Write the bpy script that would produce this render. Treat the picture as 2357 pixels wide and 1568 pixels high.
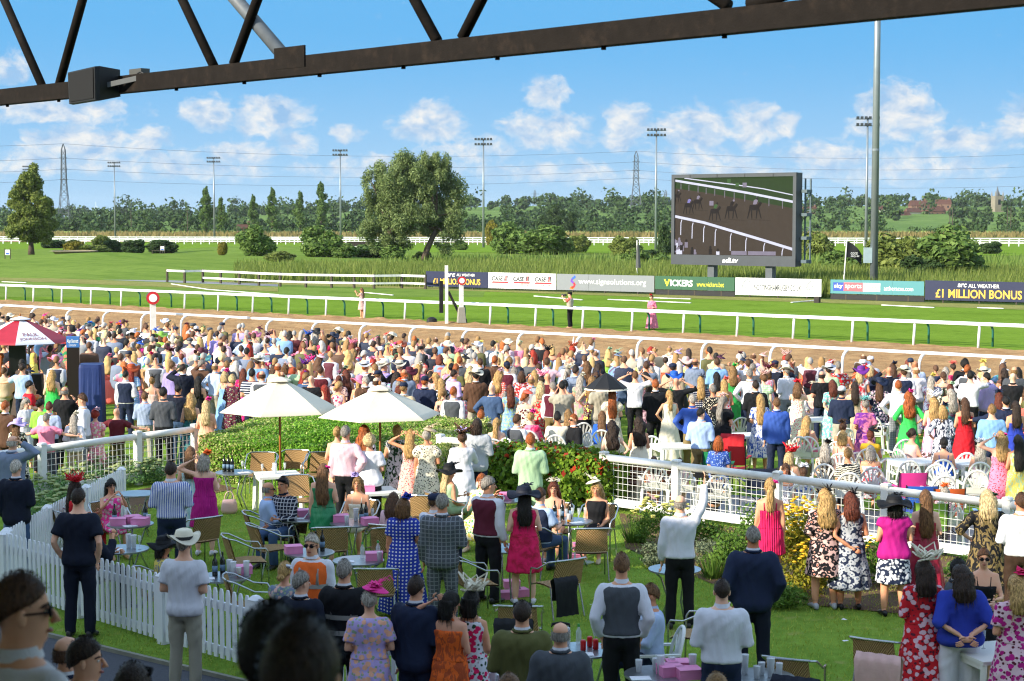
import bpy, math, random
import numpy as np
from mathutils import Vector, Matrix
for o in list(bpy.data.objects): bpy.data.objects.remove(o)
sc = bpy.context.scene; COL = sc.collection
RN = random.Random(11); NR = np.random.default_rng(11)
# ------------------------------------------------------------------ camera
EYE = 5.5; FPX = 4000.0; HORIZ = 500.0; CX, CY = 1178.5, 784.0     # measured on the photograph at 2357 px width
PITCH = math.atan((CY - HORIZ) / FPX)
cd = bpy.data.cameras.new('camera'); cam = bpy.data.objects.new('camera', cd); COL.objects.link(cam)
cam.location = (0, 0, EYE); cam.rotation_euler = (math.pi / 2 - PITCH, 0, 0)
cd.sensor_width = 36; cd.lens = FPX / 2357 * 36; cd.clip_start = 0.1; cd.clip_end = 20000
cd.dof.use_dof = True; cd.dof.focus_distance = 46; cd.dof.aperture_fstop = 5.0
sc.camera = cam
# ------------------------------------------------------------------ light
SUN_EL = math.radians(25); SDIR = math.radians(33)               # travel direction of the light, from +x towards +y
stx, sty = math.cos(SDIR), math.sin(SDIR)
sl = bpy.data.lights.new('sun', 'SUN'); sl.energy = 3.0; sl.angle = math.radians(.55); sl.color = (1, .9, .74)
so = bpy.data.objects.new('sun', sl); COL.objects.link(so); so.location = (-30, -30, 40)
so.rotation_euler = Vector((stx * math.cos(SUN_EL), sty * math.cos(SUN_EL), -math.sin(SUN_EL))).to_track_quat('-Z', 'Y').to_euler()
sc.view_settings.view_transform = 'Standard'; sc.view_settings.look = 'None'
sc.view_settings.exposure = 1.45; sc.view_settings.gamma = 1
sc.render.engine = 'CYCLES'; sc.cycles.use_denoising = True
try: sc.cycles.denoiser = 'OPENIMAGEDENOISE'
except Exception: pass
sc.cycles.pixel_filter_type = 'BLACKMAN_HARRIS'; sc.cycles.filter_width = 1.15
sc.cycles.max_bounces = 5; sc.cycles.diffuse_bounces = 3; sc.cycles.glossy_bounces = 3; sc.cycles.transmission_bounces = 4
sc.cycles.transparent_max_bounces = 12; sc.cycles.sample_clamp_indirect = 6; sc.cycles.caustics_reflective = False; sc.cycles.caustics_refractive = False
# ------------------------------------------------------------------ sky
world = bpy.data.worlds.new('World'); sc.world = world; world.use_nodes = True
WN = world.node_tree.nodes; WL = world.node_tree.links; WN.clear()
class NT:
    """small node-graph helper"""
    def __init__(s, tree): s.t = tree
    def n(s, typ, **kw):
        nd = s.t.nodes.new(typ)
        for k, v in kw.items():
            if k.startswith('i_'): nd.inputs[k[2:].replace('_', ' ')].default_value = v
            else: setattr(nd, k, v)
        return nd
    def put(s, sock, v):
        if hasattr(v, 'is_output'): s.t.links.new(v, sock)
        else: sock.default_value = v
    def math(s, op, a, b=0.0, c=0.0, clamp=False):
        nd = s.t.nodes.new('ShaderNodeMath'); nd.operation = op; nd.use_clamp = clamp
        for i, v in enumerate((a, b, c)): s.put(nd.inputs[i], v)
        return nd.outputs[0]
    def vec(s, op, a, b=(0, 0, 0)):
        nd = s.t.nodes.new('ShaderNodeVectorMath'); nd.operation = op
        s.put(nd.inputs[0], a); s.put(nd.inputs[1], b)
        return nd.outputs['Value'] if op in ('DOT_PRODUCT', 'LENGTH') else nd.outputs[0]
    def mix(s, f, a, b, typ='MIX'):
        nd = s.t.nodes.new('ShaderNodeMix'); nd.data_type = 'RGBA'; nd.blend_type = typ
        s.put(nd.inputs[0], f); s.put(nd.inputs[6], a); s.put(nd.inputs[7], b)
        return nd.outputs[2]
    def noise(s, v, scale, detail=4, rough=.55, dist=0):
        nd = s.t.nodes.new('ShaderNodeTexNoise'); s.put(nd.inputs['Vector'], v)
        nd.inputs['Scale'].default_value = scale; nd.inputs['Detail'].default_value = detail
        nd.inputs['Roughness'].default_value = rough; nd.inputs['Distortion'].default_value = dist
        return nd.outputs[0]
    def ramp(s, f, *stops):
        nd = s.t.nodes.new('ShaderNodeValToRGB'); s.put(nd.inputs[0], f); e = nd.color_ramp.elements
        while len(e) < len(stops): e.new(.5)
        for k, (p, c) in enumerate(stops):
            e[k].position = p; e[k].color = (c if len(c) == 4 else (*c, 1)) if hasattr(c, '__len__') else (c, c, c, 1)
        return nd.outputs[0]
    def step(s, v, lo, hi):
        nd = s.t.nodes.new('ShaderNodeMapRange'); nd.interpolation_type = 'SMOOTHSTEP'
        s.put(nd.inputs[0], v); nd.inputs[1].default_value = lo; nd.inputs[2].default_value = hi
        return nd.outputs[0]
g = NT(world.node_tree)
tc = g.n('ShaderNodeTexCoord').outputs['Generated']
sep = g.n('ShaderNodeSeparateXYZ'); g.put(sep.inputs[0], tc); X, Y, Z = sep.outputs
az = g.math('ARCTAN2', X, Y); el = g.math('ARCSINE', Z)
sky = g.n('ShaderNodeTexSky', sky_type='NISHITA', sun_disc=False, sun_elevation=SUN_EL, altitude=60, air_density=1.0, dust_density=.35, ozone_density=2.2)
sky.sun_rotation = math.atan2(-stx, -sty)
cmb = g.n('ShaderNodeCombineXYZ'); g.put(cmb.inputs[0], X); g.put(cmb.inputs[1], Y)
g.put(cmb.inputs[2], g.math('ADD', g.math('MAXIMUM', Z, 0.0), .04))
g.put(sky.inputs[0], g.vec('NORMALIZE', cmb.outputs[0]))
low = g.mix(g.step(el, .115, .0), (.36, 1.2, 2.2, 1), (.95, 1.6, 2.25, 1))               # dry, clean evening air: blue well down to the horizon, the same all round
skyc = g.mix(g.step(el, .12, .55), low, g.mix(1.0, sky.outputs[0], (2.15, 1.8, 1.4, 1), 'MULTIPLY'))  # overhead sky brightened and warmed above the visible band for fill light
pc = g.n('ShaderNodeCombineXYZ'); g.put(pc.inputs[0], g.math('MULTIPLY', az, 30.0)); g.put(pc.inputs[1], g.math('MULTIPLY', el, 44.0)); P0 = pc.outputs[0]
warp = g.n('ShaderNodeTexNoise'); g.put(warp.inputs['Vector'], P0); warp.inputs['Scale'].default_value = 1.1; warp.inputs['Detail'].default_value = 5
wv = g.vec('SCALE', g.vec('SUBTRACT', warp.outputs[1], (.5, .5, .5))); wv.node.inputs['Scale'].default_value = .6
PW = g.vec('ADD', P0, wv)
CLOUDS = [(120, 262, 190, 42, .85), (30, 175, 70, 40, .75), (480, 262, 60, 48, .9), (630, 268, 90, 52, 1.0), (1262, 218, 52, 34, 1.05), (990, 282, 80, 56, 1.0), (1260, 300, 110, 56, .9),
          (1440, 292, 60, 58, .95), (1590, 300, 80, 62, .95), (1725, 288, 70, 54, .95), (1808, 292, 30, 26, .9), (2055, 268, 85, 72, 1.05), (2345, 290, 50, 64, 1.0), (2200, 330, 130, 50, .75),
          (800, 305, 55, 26, .6), (200, 335, 130, 60, .8), (340, 330, 60, 44, .8), (560, 350, 90, 40, .75), (680, 335, 50, 44, .7), (1080, 350, 140, 44, .6), (1900, 355, 120, 50, .7), (1600, 370, 160, 50, .6),
          (400, 390, 300, 44, .62), (900, 390, 240, 44, .62), (1300, 400, 260, 40, .62), (2050, 390, 300, 50, .62), (1700, 400, 200, 40, .6), (80, 380, 160, 50, .62)]
def density(Pv):
    acc = None
    for (px, py, rx, ry, a) in CLOUDS:
        c = (math.atan2(px - CX, FPX) * 30, (HORIZ - py) / FPX * 44, 0)
        d = g.vec('MULTIPLY', g.vec('SUBTRACT', Pv, c), (FPX / rx / 30 * .95, FPX / ry / 44 * 1.05, 0))
        b = g.math('SUBTRACT', a, g.math('MULTIPLY', g.vec('DOT_PRODUCT', d, d), .8))
        acc = b if acc is None else g.math('MAXIMUM', acc, b)
    # unseen clouds outside the frame, added high up for white fill light
    far = g.math('SUBTRACT', g.math('MULTIPLY', g.noise(Pv, .2, 2), 1.9), .48)
    off_frame = g.math('GREATER_THAN', g.math('ABSOLUTE', az), .34)
    band = g.math('MULTIPLY', g.step(el, 1.3, .5), off_frame)
    acc = g.math('MAXIMUM', acc, g.math('SUBTRACT', g.math('MULTIPLY', g.math('ADD', far, .4), band), .4))
    acc = g.math('MAXIMUM', acc, -.6)
    f = g.noise(Pv, 2.9, 8, .6)
    return g.math('ADD', g.math('MULTIPLY', acc, .62), g.math('MULTIPLY', g.math('SUBTRACT', f, .5), 1.55))
D1 = density(PW)
PS = g.vec('ADD', PW, (-.28, .30, 0))
f2 = g.noise(PS, 2.0, 6, .6); f1 = g.noise(PW, 2.0, 6, .6)
shade = g.math('ADD', g.math('MULTIPLY', g.math('SUBTRACT', f1, f2), 2.6), .5, clamp=True)
shade2 = g.math('ADD', shade, g.math('MULTIPLY', g.math('SUBTRACT', .6, D1), .55), clamp=True)
ccol = g.mix(shade2, (.8, 1.35, 2.05, 1), (2.35, 2.3, 2.2, 1))
mask = g.math('MULTIPLY', g.step(D1, -.04, .55), .9)
mask = g.math('MULTIPLY', mask, g.step(el, .004, .03))
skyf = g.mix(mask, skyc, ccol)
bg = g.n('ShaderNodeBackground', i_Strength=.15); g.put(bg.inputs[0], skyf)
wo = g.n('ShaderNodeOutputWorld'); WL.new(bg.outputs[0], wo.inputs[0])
world.cycles.sampling_method = 'MANUAL'; world.cycles.sample_map_resolution = 512
# ------------------------------------------------------------------ measuring the photograph
_F = Vector((0, math.cos(PITCH), -math.sin(PITCH))); _U = Vector((0, math.sin(PITCH), math.cos(PITCH))); _E = Vector((0, 0, EYE))
def ray(px, py): return _F + Vector((1, 0, 0)) * ((px - CX) / FPX) + _U * ((CY - py) / FPX)
def gz(px, py, z=0.0):
    r = ray(px, py); return _E + r * ((z - EYE) / r.z)
def at(px, py, d):
    r = ray(px, py); return _E + r * (d / r.y)
def pix(p):
    v = Vector(p) - _E; f = v.dot(_F); return (CX + FPX * v.x / f, CY - FPX * v.dot(_U) / f)
UA = math.radians(-38.2); UX, UY = math.cos(UA), math.sin(UA); NX, NY = -UY, UX        # u: along the rails, n: away from the stand
def un(a, b, z=0.0): return Vector((a * UX + b * NX, a * UY + b * NY, z))
def to_un(p): return (p[0] * UX + p[1] * UY, p[0] * NX + p[1] * NY)
# ------------------------------------------------------------------ mesh helpers
class MB:
    def __init__(s): s.v = []; s.f = []; s.m = []
    def add(s, vs, fs, mi=0):
        o = len(s.v); s.v.extend([tuple(v) for v in vs]); s.f.extend([tuple(i + o for i in f) for f in fs]); s.m.extend([mi] * len(fs)); return s
    def box(s, c, size, rz=0.0, mi=0, taper=1.0):
        x, y, z = size[0] / 2, size[1] / 2, size[2] / 2; co, si = math.cos(rz), math.sin(rz); vs = []
        for dz in (-z, z):
            k = taper if dz > 0 else 1
            for dx, dy in ((-x, -y), (x, -y), (x, y), (-x, y)):
                dx *= k; dy *= k; vs.append((c[0] + dx * co - dy * si, c[1] + dx * si + dy * co, c[2] + dz))
        return s.add(vs, [(3, 2, 1, 0), (4, 5, 6, 7), (0, 1, 5, 4), (1, 2, 6, 5), (2, 3, 7, 6), (3, 0, 4, 7)], mi)
    def beam(s, p, q, w, h, mi=0, up=(0, 0, 1)):
        p, q = Vector(p), Vector(q); d = (q - p).normalized(); r = d.cross(Vector(up))
        if r.length < 1e-4: r = d.cross(Vector((0, 1, 0)))
        r.normalize(); u = r.cross(d); vs = []
        for e in (p, q):
            for a, b in ((-1, -1), (1, -1), (1, 1), (-1, 1)): vs.append(e + r * a * w / 2 + u * b * h / 2)
        return s.add(vs, [(0, 1, 2, 3), (7, 6, 5, 4), (1, 0, 4, 5), (2, 1, 5, 6), (3, 2, 6, 7), (0, 3, 7, 4)], mi)
    def tube(s, pts, rad, n=8, mi=0, cap=True, sq=None):
        pts = [Vector(p) for p in pts]; k = len(pts); rad = [rad] * k if isinstance(rad, (int, float)) else list(rad)
        o = len(s.v); pr = None
        for i in range(k):
            d = (pts[min(i + 1, k - 1)] - pts[max(i - 1, 0)]).normalized()
            if pr is None: r = d.cross(Vector((0, 0, 1))); r = d.cross(Vector((0, 1, 0))) if r.length < 1e-3 else r
            else: r = pr - d * pr.dot(d)
            r.normalize(); pr = r; u = d.cross(r)
            for j in range(n):
                a = 2 * math.pi * j / n; v = pts[i] + r * math.cos(a) * rad[i] + u * math.sin(a) * rad[i] * (sq or 1); s.v.append(tuple(v))
        for i in range(k - 1):
            for j in range(n):
                a, b = o + i * n + j, o + i * n + (j + 1) % n; s.f.append((a, b, b + n, a + n)); s.m.append(mi)
        if cap: s.f.append(tuple(o + j for j in range(n))[::-1]); s.f.append(tuple(o + (k - 1) * n + j for j in range(n))); s.m += [mi, mi]
        return s
    def loft(s, rings, mi=0, cap=(True, True), closed=True):
        n = len(rings[0]); o = len(s.v)
        for r in rings: s.v.extend([tuple(v) for v in r])
        for i in range(len(rings) - 1):
            for j in range(n if closed else n - 1):
                a, b = o + i * n + j, o + i * n + (j + 1) % n; s.f.append((a, b, b + n, a + n)); s.m.append(mi)
        if cap[0]: s.f.append(tuple(o + j for j in range(n))[::-1]); s.m.append(mi)
        if cap[1]: s.f.append(tuple(o + (len(rings) - 1) * n + j for j in range(n))); s.m.append(mi)
        return s
    def lathe(s, prof, n=16, c=(0, 0, 0), mi=0, sx=1, sy=1, cap=(True, True), wob=None):
        rings = [[(c[0] + r * sx * math.cos(2 * math.pi * j / n), c[1] + r * sy * math.sin(2 * math.pi * j / n), c[2] + z + (wob(r, 2 * math.pi * j / n) if wob else 0)) for j in range(n)] for r, z in prof]
        return s.loft(rings, mi, cap)
    def ball(s, c, r, n=8, k=6, mi=0):
        r = (r, r, r) if isinstance(r, (int, float)) else r
        rings = [[(c[0] + r[0] * math.sin(t) * math.cos(2 * math.pi * j / n), c[1] + r[1] * math.sin(t) * math.sin(2 * math.pi * j / n), c[2] - r[2] * math.cos(t)) for j in range(n)] for t in [math.pi * (i + .25) / (k - .5) for i in range(k)]]
        return s.loft(rings, mi)
    def poly(s, pts, mi=0): return s.add(pts, [tuple(range(len(pts)))], mi)
    def mesh(s, name, smooth=False):
        me = bpy.data.meshes.new(name); me.from_pydata(s.v, [], s.f); me.polygons.foreach_set('material_index', s.m)
        if smooth: me.polygons.foreach_set('use_smooth', [True] * len(s.f))
        me.update(); return me
    def build(s, name, mats, parent=None, loc=(0, 0, 0), rz=0.0, smooth=False): return obj(name, s.mesh(name, smooth), mats, parent, loc, rz)
def obj(name, me, mats=None, parent=None, loc=(0, 0, 0), rz=0.0, scale=None):
    o = bpy.data.objects.new(name, me); COL.objects.link(o)
    if me is not None and mats is not None and len(me.materials) == 0:
        for m in (mats if isinstance(mats, (list, tuple)) else [mats]): me.materials.append(m)
    o.parent = parent; o.location = loc; o.rotation_euler = (0, 0, rz)
    if scale is not None: o.scale = (scale,) * 3 if isinstance(scale, (int, float)) else scale
    return o
def empty(name, loc=(0, 0, 0), rz=0.0):
    o = bpy.data.objects.new(name, None); COL.objects.link(o); o.location = loc; o.rotation_euler = (0, 0, rz); o.empty_display_size = .1; return o
def tag(o, label=None, cat=None, group=None, kind=None):
    for k, v in (('label', label), ('category', cat), ('group', group), ('kind', kind)):
        if v: o[k] = v
    return o
def copy_tree(o, parent=None, loc=None, rz=None):
    c = o.copy(); COL.objects.link(c); c.parent = parent
    if loc is not None: c.location = loc
    if rz is not None: c.rotation_euler = (0, 0, rz)
    for ch in list(o.children): copy_tree(ch, c)
    return c
def mesh_np(name, V, F, mats=None, smooth=False):
    me = bpy.data.meshes.new(name); V = np.asarray(V, np.float32); F = np.asarray(F, np.int32); k = F.shape[1]
    me.vertices.add(len(V)); me.vertices.foreach_set('co', V.ravel()); me.loops.add(F.size); me.loops.foreach_set('vertex_index', F.ravel())
    me.polygons.add(len(F)); me.polygons.foreach_set('loop_start', np.arange(0, F.size, k, dtype=np.int32)); me.polygons.foreach_set('use_smooth', np.full(len(F), smooth))
    me.update(calc_edges=True)
    for m in (mats or []): me.materials.append(m)
    return me
def hexc(h):
    h = h.lstrip('#'); c = [int(h[i:i + 2], 16) / 255 for i in (0, 2, 4)]
    return tuple(((x + .055) / 1.055) ** 2.4 if x > .04 else x / 12.92 for x in c)
# ------------------------------------------------------------------ materials
def newmat(name):
    m = bpy.data.materials.new(name); m.use_nodes = True; t = m.node_tree; t.nodes.clear(); gg = NT(t)
    b = gg.n('ShaderNodeBsdfPrincipled'); o = gg.n('ShaderNodeOutputMaterial'); t.links.new(b.outputs[0], o.inputs[0]); return m, gg, b
def bumpit(gg, b, h, strength, dist):
    bp = gg.n('ShaderNodeBump'); bp.inputs['Strength'].default_value = strength; bp.inputs['Distance'].default_value = dist; gg.put(bp.inputs['Height'], h); gg.put(b.inputs['Normal'], bp.outputs[0])
MATS = {}
def M(name, col, rough=.6, var=.18, scale=6, bump=0, bscale=30, metal=0, spec=.4, dirt=None):
    if name in MATS: return MATS[name]
    m, gg, b = newmat(name); co = gg.n('ShaderNodeTexCoord').outputs['Object']
    col = hexc(col) if isinstance(col, str) else col
    n = gg.noise(co, scale, 5); f = gg.math('ADD', 1 - var / 2, gg.math('MULTIPLY', gg.math('SUBTRACT', n, .5), var * 2))
    c = gg.mix(1.0, (*col, 1), gg.n('ShaderNodeCombineColor').outputs[0], 'MULTIPLY'); cc = [x for x in m.node_tree.nodes if x.bl_idname == 'ShaderNodeCombineColor'][-1]
    for i in range(3): gg.put(cc.inputs[i], f)
    if dirt: c = gg.mix(gg.math('MULTIPLY', gg.step(gg.noise(co, scale * .6, 6, .65), .5, .72), dirt[0]), c, (*hexc(dirt[1]), 1))
    gg.put(b.inputs['Base Color'], c); b.inputs['Roughness'].default_value = rough; b.inputs['Metallic'].default_value = metal; b.inputs['Specular IOR Level'].default_value = spec
    if bump: bumpit(gg, b, gg.noise(co, bscale, 4), bump, .02)
    MATS[name] = m; return m
# ================================================================== SETTING
def grassmat(name, c1, c2, c3=None, fine=60, bump=.6, stripes=None, patch=.35):
    m, gg, b = newmat(name); co = gg.n('ShaderNodeTexCoord').outputs['Object']
    big = gg.noise(co, patch, 5, .6); med = gg.noise(co, patch * 9, 4, .6); fi = gg.noise(co, fine, 3, .7)
    c = gg.mix(gg.step(gg.math('ADD', gg.math('MULTIPLY', big, .5), gg.math('MULTIPLY', med, .5)), .38, .62), (*hexc(c1), 1), (*hexc(c2), 1))
    if c3: c = gg.mix(gg.math('MULTIPLY', gg.step(gg.noise(co, patch * 3.1, 6, .65), .55, .72), .75), c, (*hexc(c3), 1))
    if stripes:
        rot = gg.n('ShaderNodeVectorRotate', rotation_type='Z_AXIS'); gg.put(rot.inputs[0], co); rot.inputs['Angle'].default_value = stripes[0]
        sp = gg.n('ShaderNodeSeparateXYZ'); gg.put(sp.inputs[0], rot.outputs[0])
        w = gg.math('SINE', gg.math('ADD', gg.math('MULTIPLY', sp.outputs[1], stripes[1]), gg.math('MULTIPLY', med, 1.5)))
        c = gg.mix(gg.math('MULTIPLY', gg.step(w, -.4, .4), stripes[2]), c, (*hexc(c2), 1))
    c = gg.mix(gg.math('MULTIPLY', gg.math('SUBTRACT', 1.0, gg.step(fi, .3, .62)), .55), c, gg.mix(1.0, c, (.45, .5, .4, 1), 'MULTIPLY'))
    gg.put(b.inputs['Base Color'], c); b.inputs['Roughness'].default_value = .95; b.inputs['Specular IOR Level'].default_value = 0
    h = gg.math('ADD', gg.math('MULTIPLY', fi, .6), gg.math('MULTIPLY', med, .6)); bumpit(gg, b, h, bump, .06); return m
LAWN = grassmat('lawn_grass', '76963c', '8cab48', 'b3ab6a', 70, .8, None, .5)
TURF = grassmat('turf_grass', '64802c', '779438', None, 18, .9, (-UA, 1.1, .35), .25)
MEADOW = grassmat('meadow_grass', '627238', '768444', '8c8a55', 6, .6, (.5, .35, .25), .03)
CLIP = grassmat('dry_clippings', '7d8148', '97935c', '6b7a3c', 12, 1.0, None, .6)
ROUGHG = grassmat('rough_grass', '768a3c', '93984f', 'a9a06a', 5, 1.0, None, .12)
def sheet(name, pts, z, m, kind='structure'):
    mb = MB(); mb.poly([(p[0], p[1], z) for p in pts]); return tag(mb.build(name, m), kind=kind)
def strip(name, a0, a1, b0, b1, z, m): return sheet(name, [un(a0, b0), un(a1, b0), un(a1, b1), un(a0, b1)], z, m)
sheet('ground', [(5000 * math.cos(i * math.pi / 20), 5000 * math.sin(i * math.pi / 20)) for i in range(40)], -.02, MEADOW)
strip('lawn', -60, 45, 13.2, 44.5, -.004, LAWN)
TARM = M('tarmac', '4c4e55', .85, .25, 20, .5, 160)
strip('tarmac_path', -60, 45, 2.0, 13.9, .002, TARM)
strip('concourse_path', -28, 45, 27.3, 29.6, .002, M('grey_path', '8a8a8c', .85, .2, 8, .3, 80))
EDG = M('path_edging', '8d8c7c', .8, .3, 5)
tag(MB().beam(un(-60, 13.92, .02), un(45, 13.92, .02), .06, .06).build('path_kerb', EDG), kind='structure')
strip('turf_course', -190, 40, 69.3, 101.5, -.004, TURF)
strip('clipping_strip', -190, 40, 100.0, 104.6, .006, CLIP)
# gentle golf ground on the far side with a raised green and a bunker
def fbm(x, y, seed=0, oct=4, f=1.0):
    r = np.random.default_rng(seed); out = np.zeros_like(x); a = 1.0
    for o in range(oct):
        for k in range(3):
            th = r.uniform(0, 2 * np.pi); ph = r.uniform(0, 6.28); out += a * np.sin((x * np.cos(th) + y * np.sin(th)) * f * r.uniform(.7, 1.4) + ph) / 3
        a *= .5; f *= 2.1
    return out
def grid(name, xs, ys, zf, m, smooth=True, warp=None):
    Xg, Yg = np.meshgrid(xs, ys); Zg = zf(Xg, Yg); V = np.stack([Xg, Yg, Zg], -1).reshape(-1, 3)
    if warp is not None: V = warp(V)
    nx, ny = len(xs), len(ys); i = np.arange(nx - 1)[None, :] + np.arange(ny - 1)[:, None] * nx
    F = np.stack([i, i + 1, i + nx + 1, i + nx], -1).reshape(-1, 4)
    return obj(name, mesh_np(name, V, F, [m], smooth))
def unwarp(V):
    W = V.copy(); W[:, 0] = V[:, 0] * UX + V[:, 1] * NX; W[:, 1] = V[:, 0] * UY + V[:, 1] * NY; return W
# the all-weather track: harrowed fibre sand, real relief
m_, gg, b_ = newmat('fibre_sand'); co_ = gg.n('ShaderNodeTexCoord').outputs['Object']
c_ = gg.mix(gg.step(gg.noise(co_, .9, 6, .65), .35, .65), (*hexc('9a7a58'), 1), (*hexc('b3926a'), 1)); c_ = gg.mix(gg.math('MULTIPLY', gg.step(gg.noise(co_, 9, 4, .7), .5, .7), .5), c_, (*hexc('7a5f46'), 1))
gg.put(b_.inputs['Base Color'], c_); b_.inputs['Roughness'].default_value = .9; b_.inputs['Specular IOR Level'].default_value = 0; bumpit(gg, b_, gg.noise(co_, 14, 5, .7), 1.0, .06); SAND = m_
def sandz(a, b):
    r = np.random.default_rng(5).normal(size=a.shape)
    k = (r + np.roll(r, 1, 0) + np.roll(r, 1, 1) + np.roll(r, (1, 1), (0, 1))) / 4
    return .03 + .06 * k + .02 * fbm(a, b, 3, 3, 2.3)
tag(grid('sand_track', np.arange(-112, 12, .24), np.arange(44.6, 69.5, .2), sandz, SAND, True, unwarp), kind='structure')
strip('sand_base', -190, 40, 44.4, 69.35, -.012, SAND)
GREENS = grassmat('golf_green', '617a36', '758b42', None, 8, .5, (.9, 1.6, .4), .08)
def golfz(x, y):
    d = lambda cx, cy, rx, ry, h: h * np.exp(-((x - cx) / rx) ** 2 - ((y - cy) / ry) ** 2)
    e = np.minimum(1, np.maximum(0, (y - (150 - .45 * (x + 30))) / 25)); e = e * np.minimum(1, np.maximum(0, (300 - y) / 40)) * np.minimum(1, np.maximum(0, (-4 - x) / 20))
    return .004 + e * (.5 * fbm(x, y, 8, 2, .05) + .35 + d(-48, 205, 10, 8, .8) + d(-40, 275, 12, 12, 1.2) + d(-56, 185, 6, 6, -.3))
tag(grid('golf_course', np.arange(-140, 0, 2.0), np.arange(120, 310, 2.0), golfz, GREENS), kind='structure')
def gh(x, y): return float(golfz(np.array([x]), np.array([y]))[0]) if -140 < x < 0 and 120 < y < 308 else 0.0
mb = MB(); bk = gz(170, 604); bk = Vector((bk.x, bk.y, gh(bk.x, bk.y)))
mb.lathe([(2.9, .55), (2.6, .62), (2.2, .2), (1.0, .02)], 24, bk, sx=1.0, sy=1.1, cap=(False, True)); tag(mb.build('golf_bunker', M('bunker_sand', '8f8468', .9, .3, 2)), 'shaded golf bunker cut into the green slope', 'bunker')
sheet('golf_path', [gz(0, 631), gz(640, 655), gz(640, 660), gz(0, 635)], .012, M('grey_path', '8a8a8c'))
sheet('rough_strip', [gz(0, 636), gz(640, 662), gz(640, 672), gz(0, 646)], .02, CLIP)
# far fields and hills
FIELD1 = grassmat('pale_field', '8fa653', 'a2b062', None, 1, .3, None, .02); FIELD2 = grassmat('hill_field', '5e7844', '70884e', None, 1, .3, None, .01)
def hillz(x, y):
    t = np.clip((y - 560) / 800, 0, 1); t = t * t * (3 - 2 * t)
    r = 6 + 9 * np.exp(-((x - 330) / 260) ** 2) + 7 * np.exp(-((x + 20) / 200) ** 2) + 2 * fbm(x, y, 4, 2, .006)
    return -1.2 + t * r
tag(grid('hills', np.arange(-900, 900, 30.0), np.arange(560, 2600, 40.0), hillz, FIELD2), kind='structure')
def hz(x, y): return max(0.0, float(hillz(np.array([float(x)]), np.array([float(y)]))[0]))
sheet('pale_field', [gz(-40, 547), gz(2400, 547), gz(2400, 531), gz(-40, 533)], .03, FIELD1)
sheet('far_course_track', [gz(-40, 557), gz(2400, 562), gz(2400, 559), gz(-40, 554)], .06, SAND)
sheet('hurdle_course_turf', [gz(-40, 575), gz(2400, 590), gz(2400, 562), gz(-40, 558)], .04, TURF)
# ------------------------------------------------------------------ stand terrace and roof
CONC = M('concrete', '8d8a84', .85, .2, 4, .3, 40)
mb = MB()
for k in range(16):
    n0, z = 9 - .8 * (k + 1), .36 * (k + 1)
    a, b = un(-14, n0, z / 2 - .01), un(14, n0, 0); c = un(0, n0 + .4, z / 2 - .01); mb.box(c, (34, .8, z), UA)
tag(mb.build('stand_terrace', CONC), kind='structure')
def terrace_z(p):
    n = to_un(p)[1]; return 0.0 if n > 9 else .36 * (int((9 - n) / .8) + 1)
ROOFM = M('roof_sheeting', 'dcdcd8', .6, .1, 3)  # whitened to bounce light into the shaded foreground
mb = MB(); vs = [un(-64, -10, 8.9), un(40, -10, 8.9), un(40, 6.5, 7.6), un(-64, 6.5, 7.6)]
mb.add(vs + [v + Vector((0, 0, .22)) for v in vs], [(0, 1, 2, 3), (7, 6, 5, 4), (0, 4, 5, 1), (1, 5, 6, 2), (2, 6, 7, 3), (3, 7, 4, 0)])
tag(mb.build('unseen_stand_roof', ROOFM), kind='structure')  # roof slab out of view, front edge shaped for its shadow on the lawn
# roof truss seen overhead
STEEL = M('brown_steel', '221e1b', .8, .35, 9, .2, 60, spec=.08, dirt=(.5, '352c25'))
GSTEEL = M('grey_steel_tube', '6d747a', .5, .3, 8, dirt=(.6, '4a4a48'))
zb = 7.08; bl, br = gz(0, 225, zb), gz(1900, 27, zb); bd = (br - bl).normalized(); bp, bq = bl - bd * 8, br + bd * 6
tr = tag(empty('roof_truss', (bl.x, bl.y, zb), 0), 'dark brown steel roof truss crossing the sky above the stand', 'roof truss')
T0 = Vector((bl.x, bl.y, zb))
MB().beam(bp - T0, bq - T0, .15, .2).build('bottom_chord', STEEL, tr)
MB().beam(bp - T0 + Vector((0, 0, 2.2)), bq - T0 + Vector((0, 0, 2.2)), .15, .2).build('top_chord', STEEL, tr)
nb = Vector((bd.y, -bd.x, 0))
MB().beam(gz(655, 131, zb) - T0 + nb * -.085 - bd * .28, gz(655, 131, zb) - T0 + nb * -.085 + bd * .22, .02, .212).build('splice_plate', STEEL, tr)
for k in range(12):
    q = bp - T0 + bd * (5.5 + k * 1.35); MB().lathe([(.022, -.13), (.022, -.095)], 6, q).build('bolt', STEEL, tr)
def onplane(px, py):
    r = ray(px, py); t = (T0 - _E).dot(nb) / r.dot(nb); return _E + r * t
for (x0, x1, y1, gm) in [(10, 98, 200, 0), (190, 136, 195, 0), (420, 492, 152, 0), (592, 538, 147, 0), (528, 645, 138, 1), (955, 1006, 94, 0), (1108, 1064, 87, 0), (1655, 1676, 14, 0), (-150, -95, 215, 0), (1760, 1725, 10, 0), (2280, 2330, -20, 0)]:
    a, b = onplane(x1, y1), onplane(x0, 0); d = b - a; off = -nb * (.1 if gm else 0)
    MB().tube([a - T0 + off, a - T0 + d * ((7.08 + 2.2 - a.z) / d.z) + off], .075 if gm else .055, 12).build('diagonal', GSTEEL if gm else STEEL, tr, smooth=True)
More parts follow.
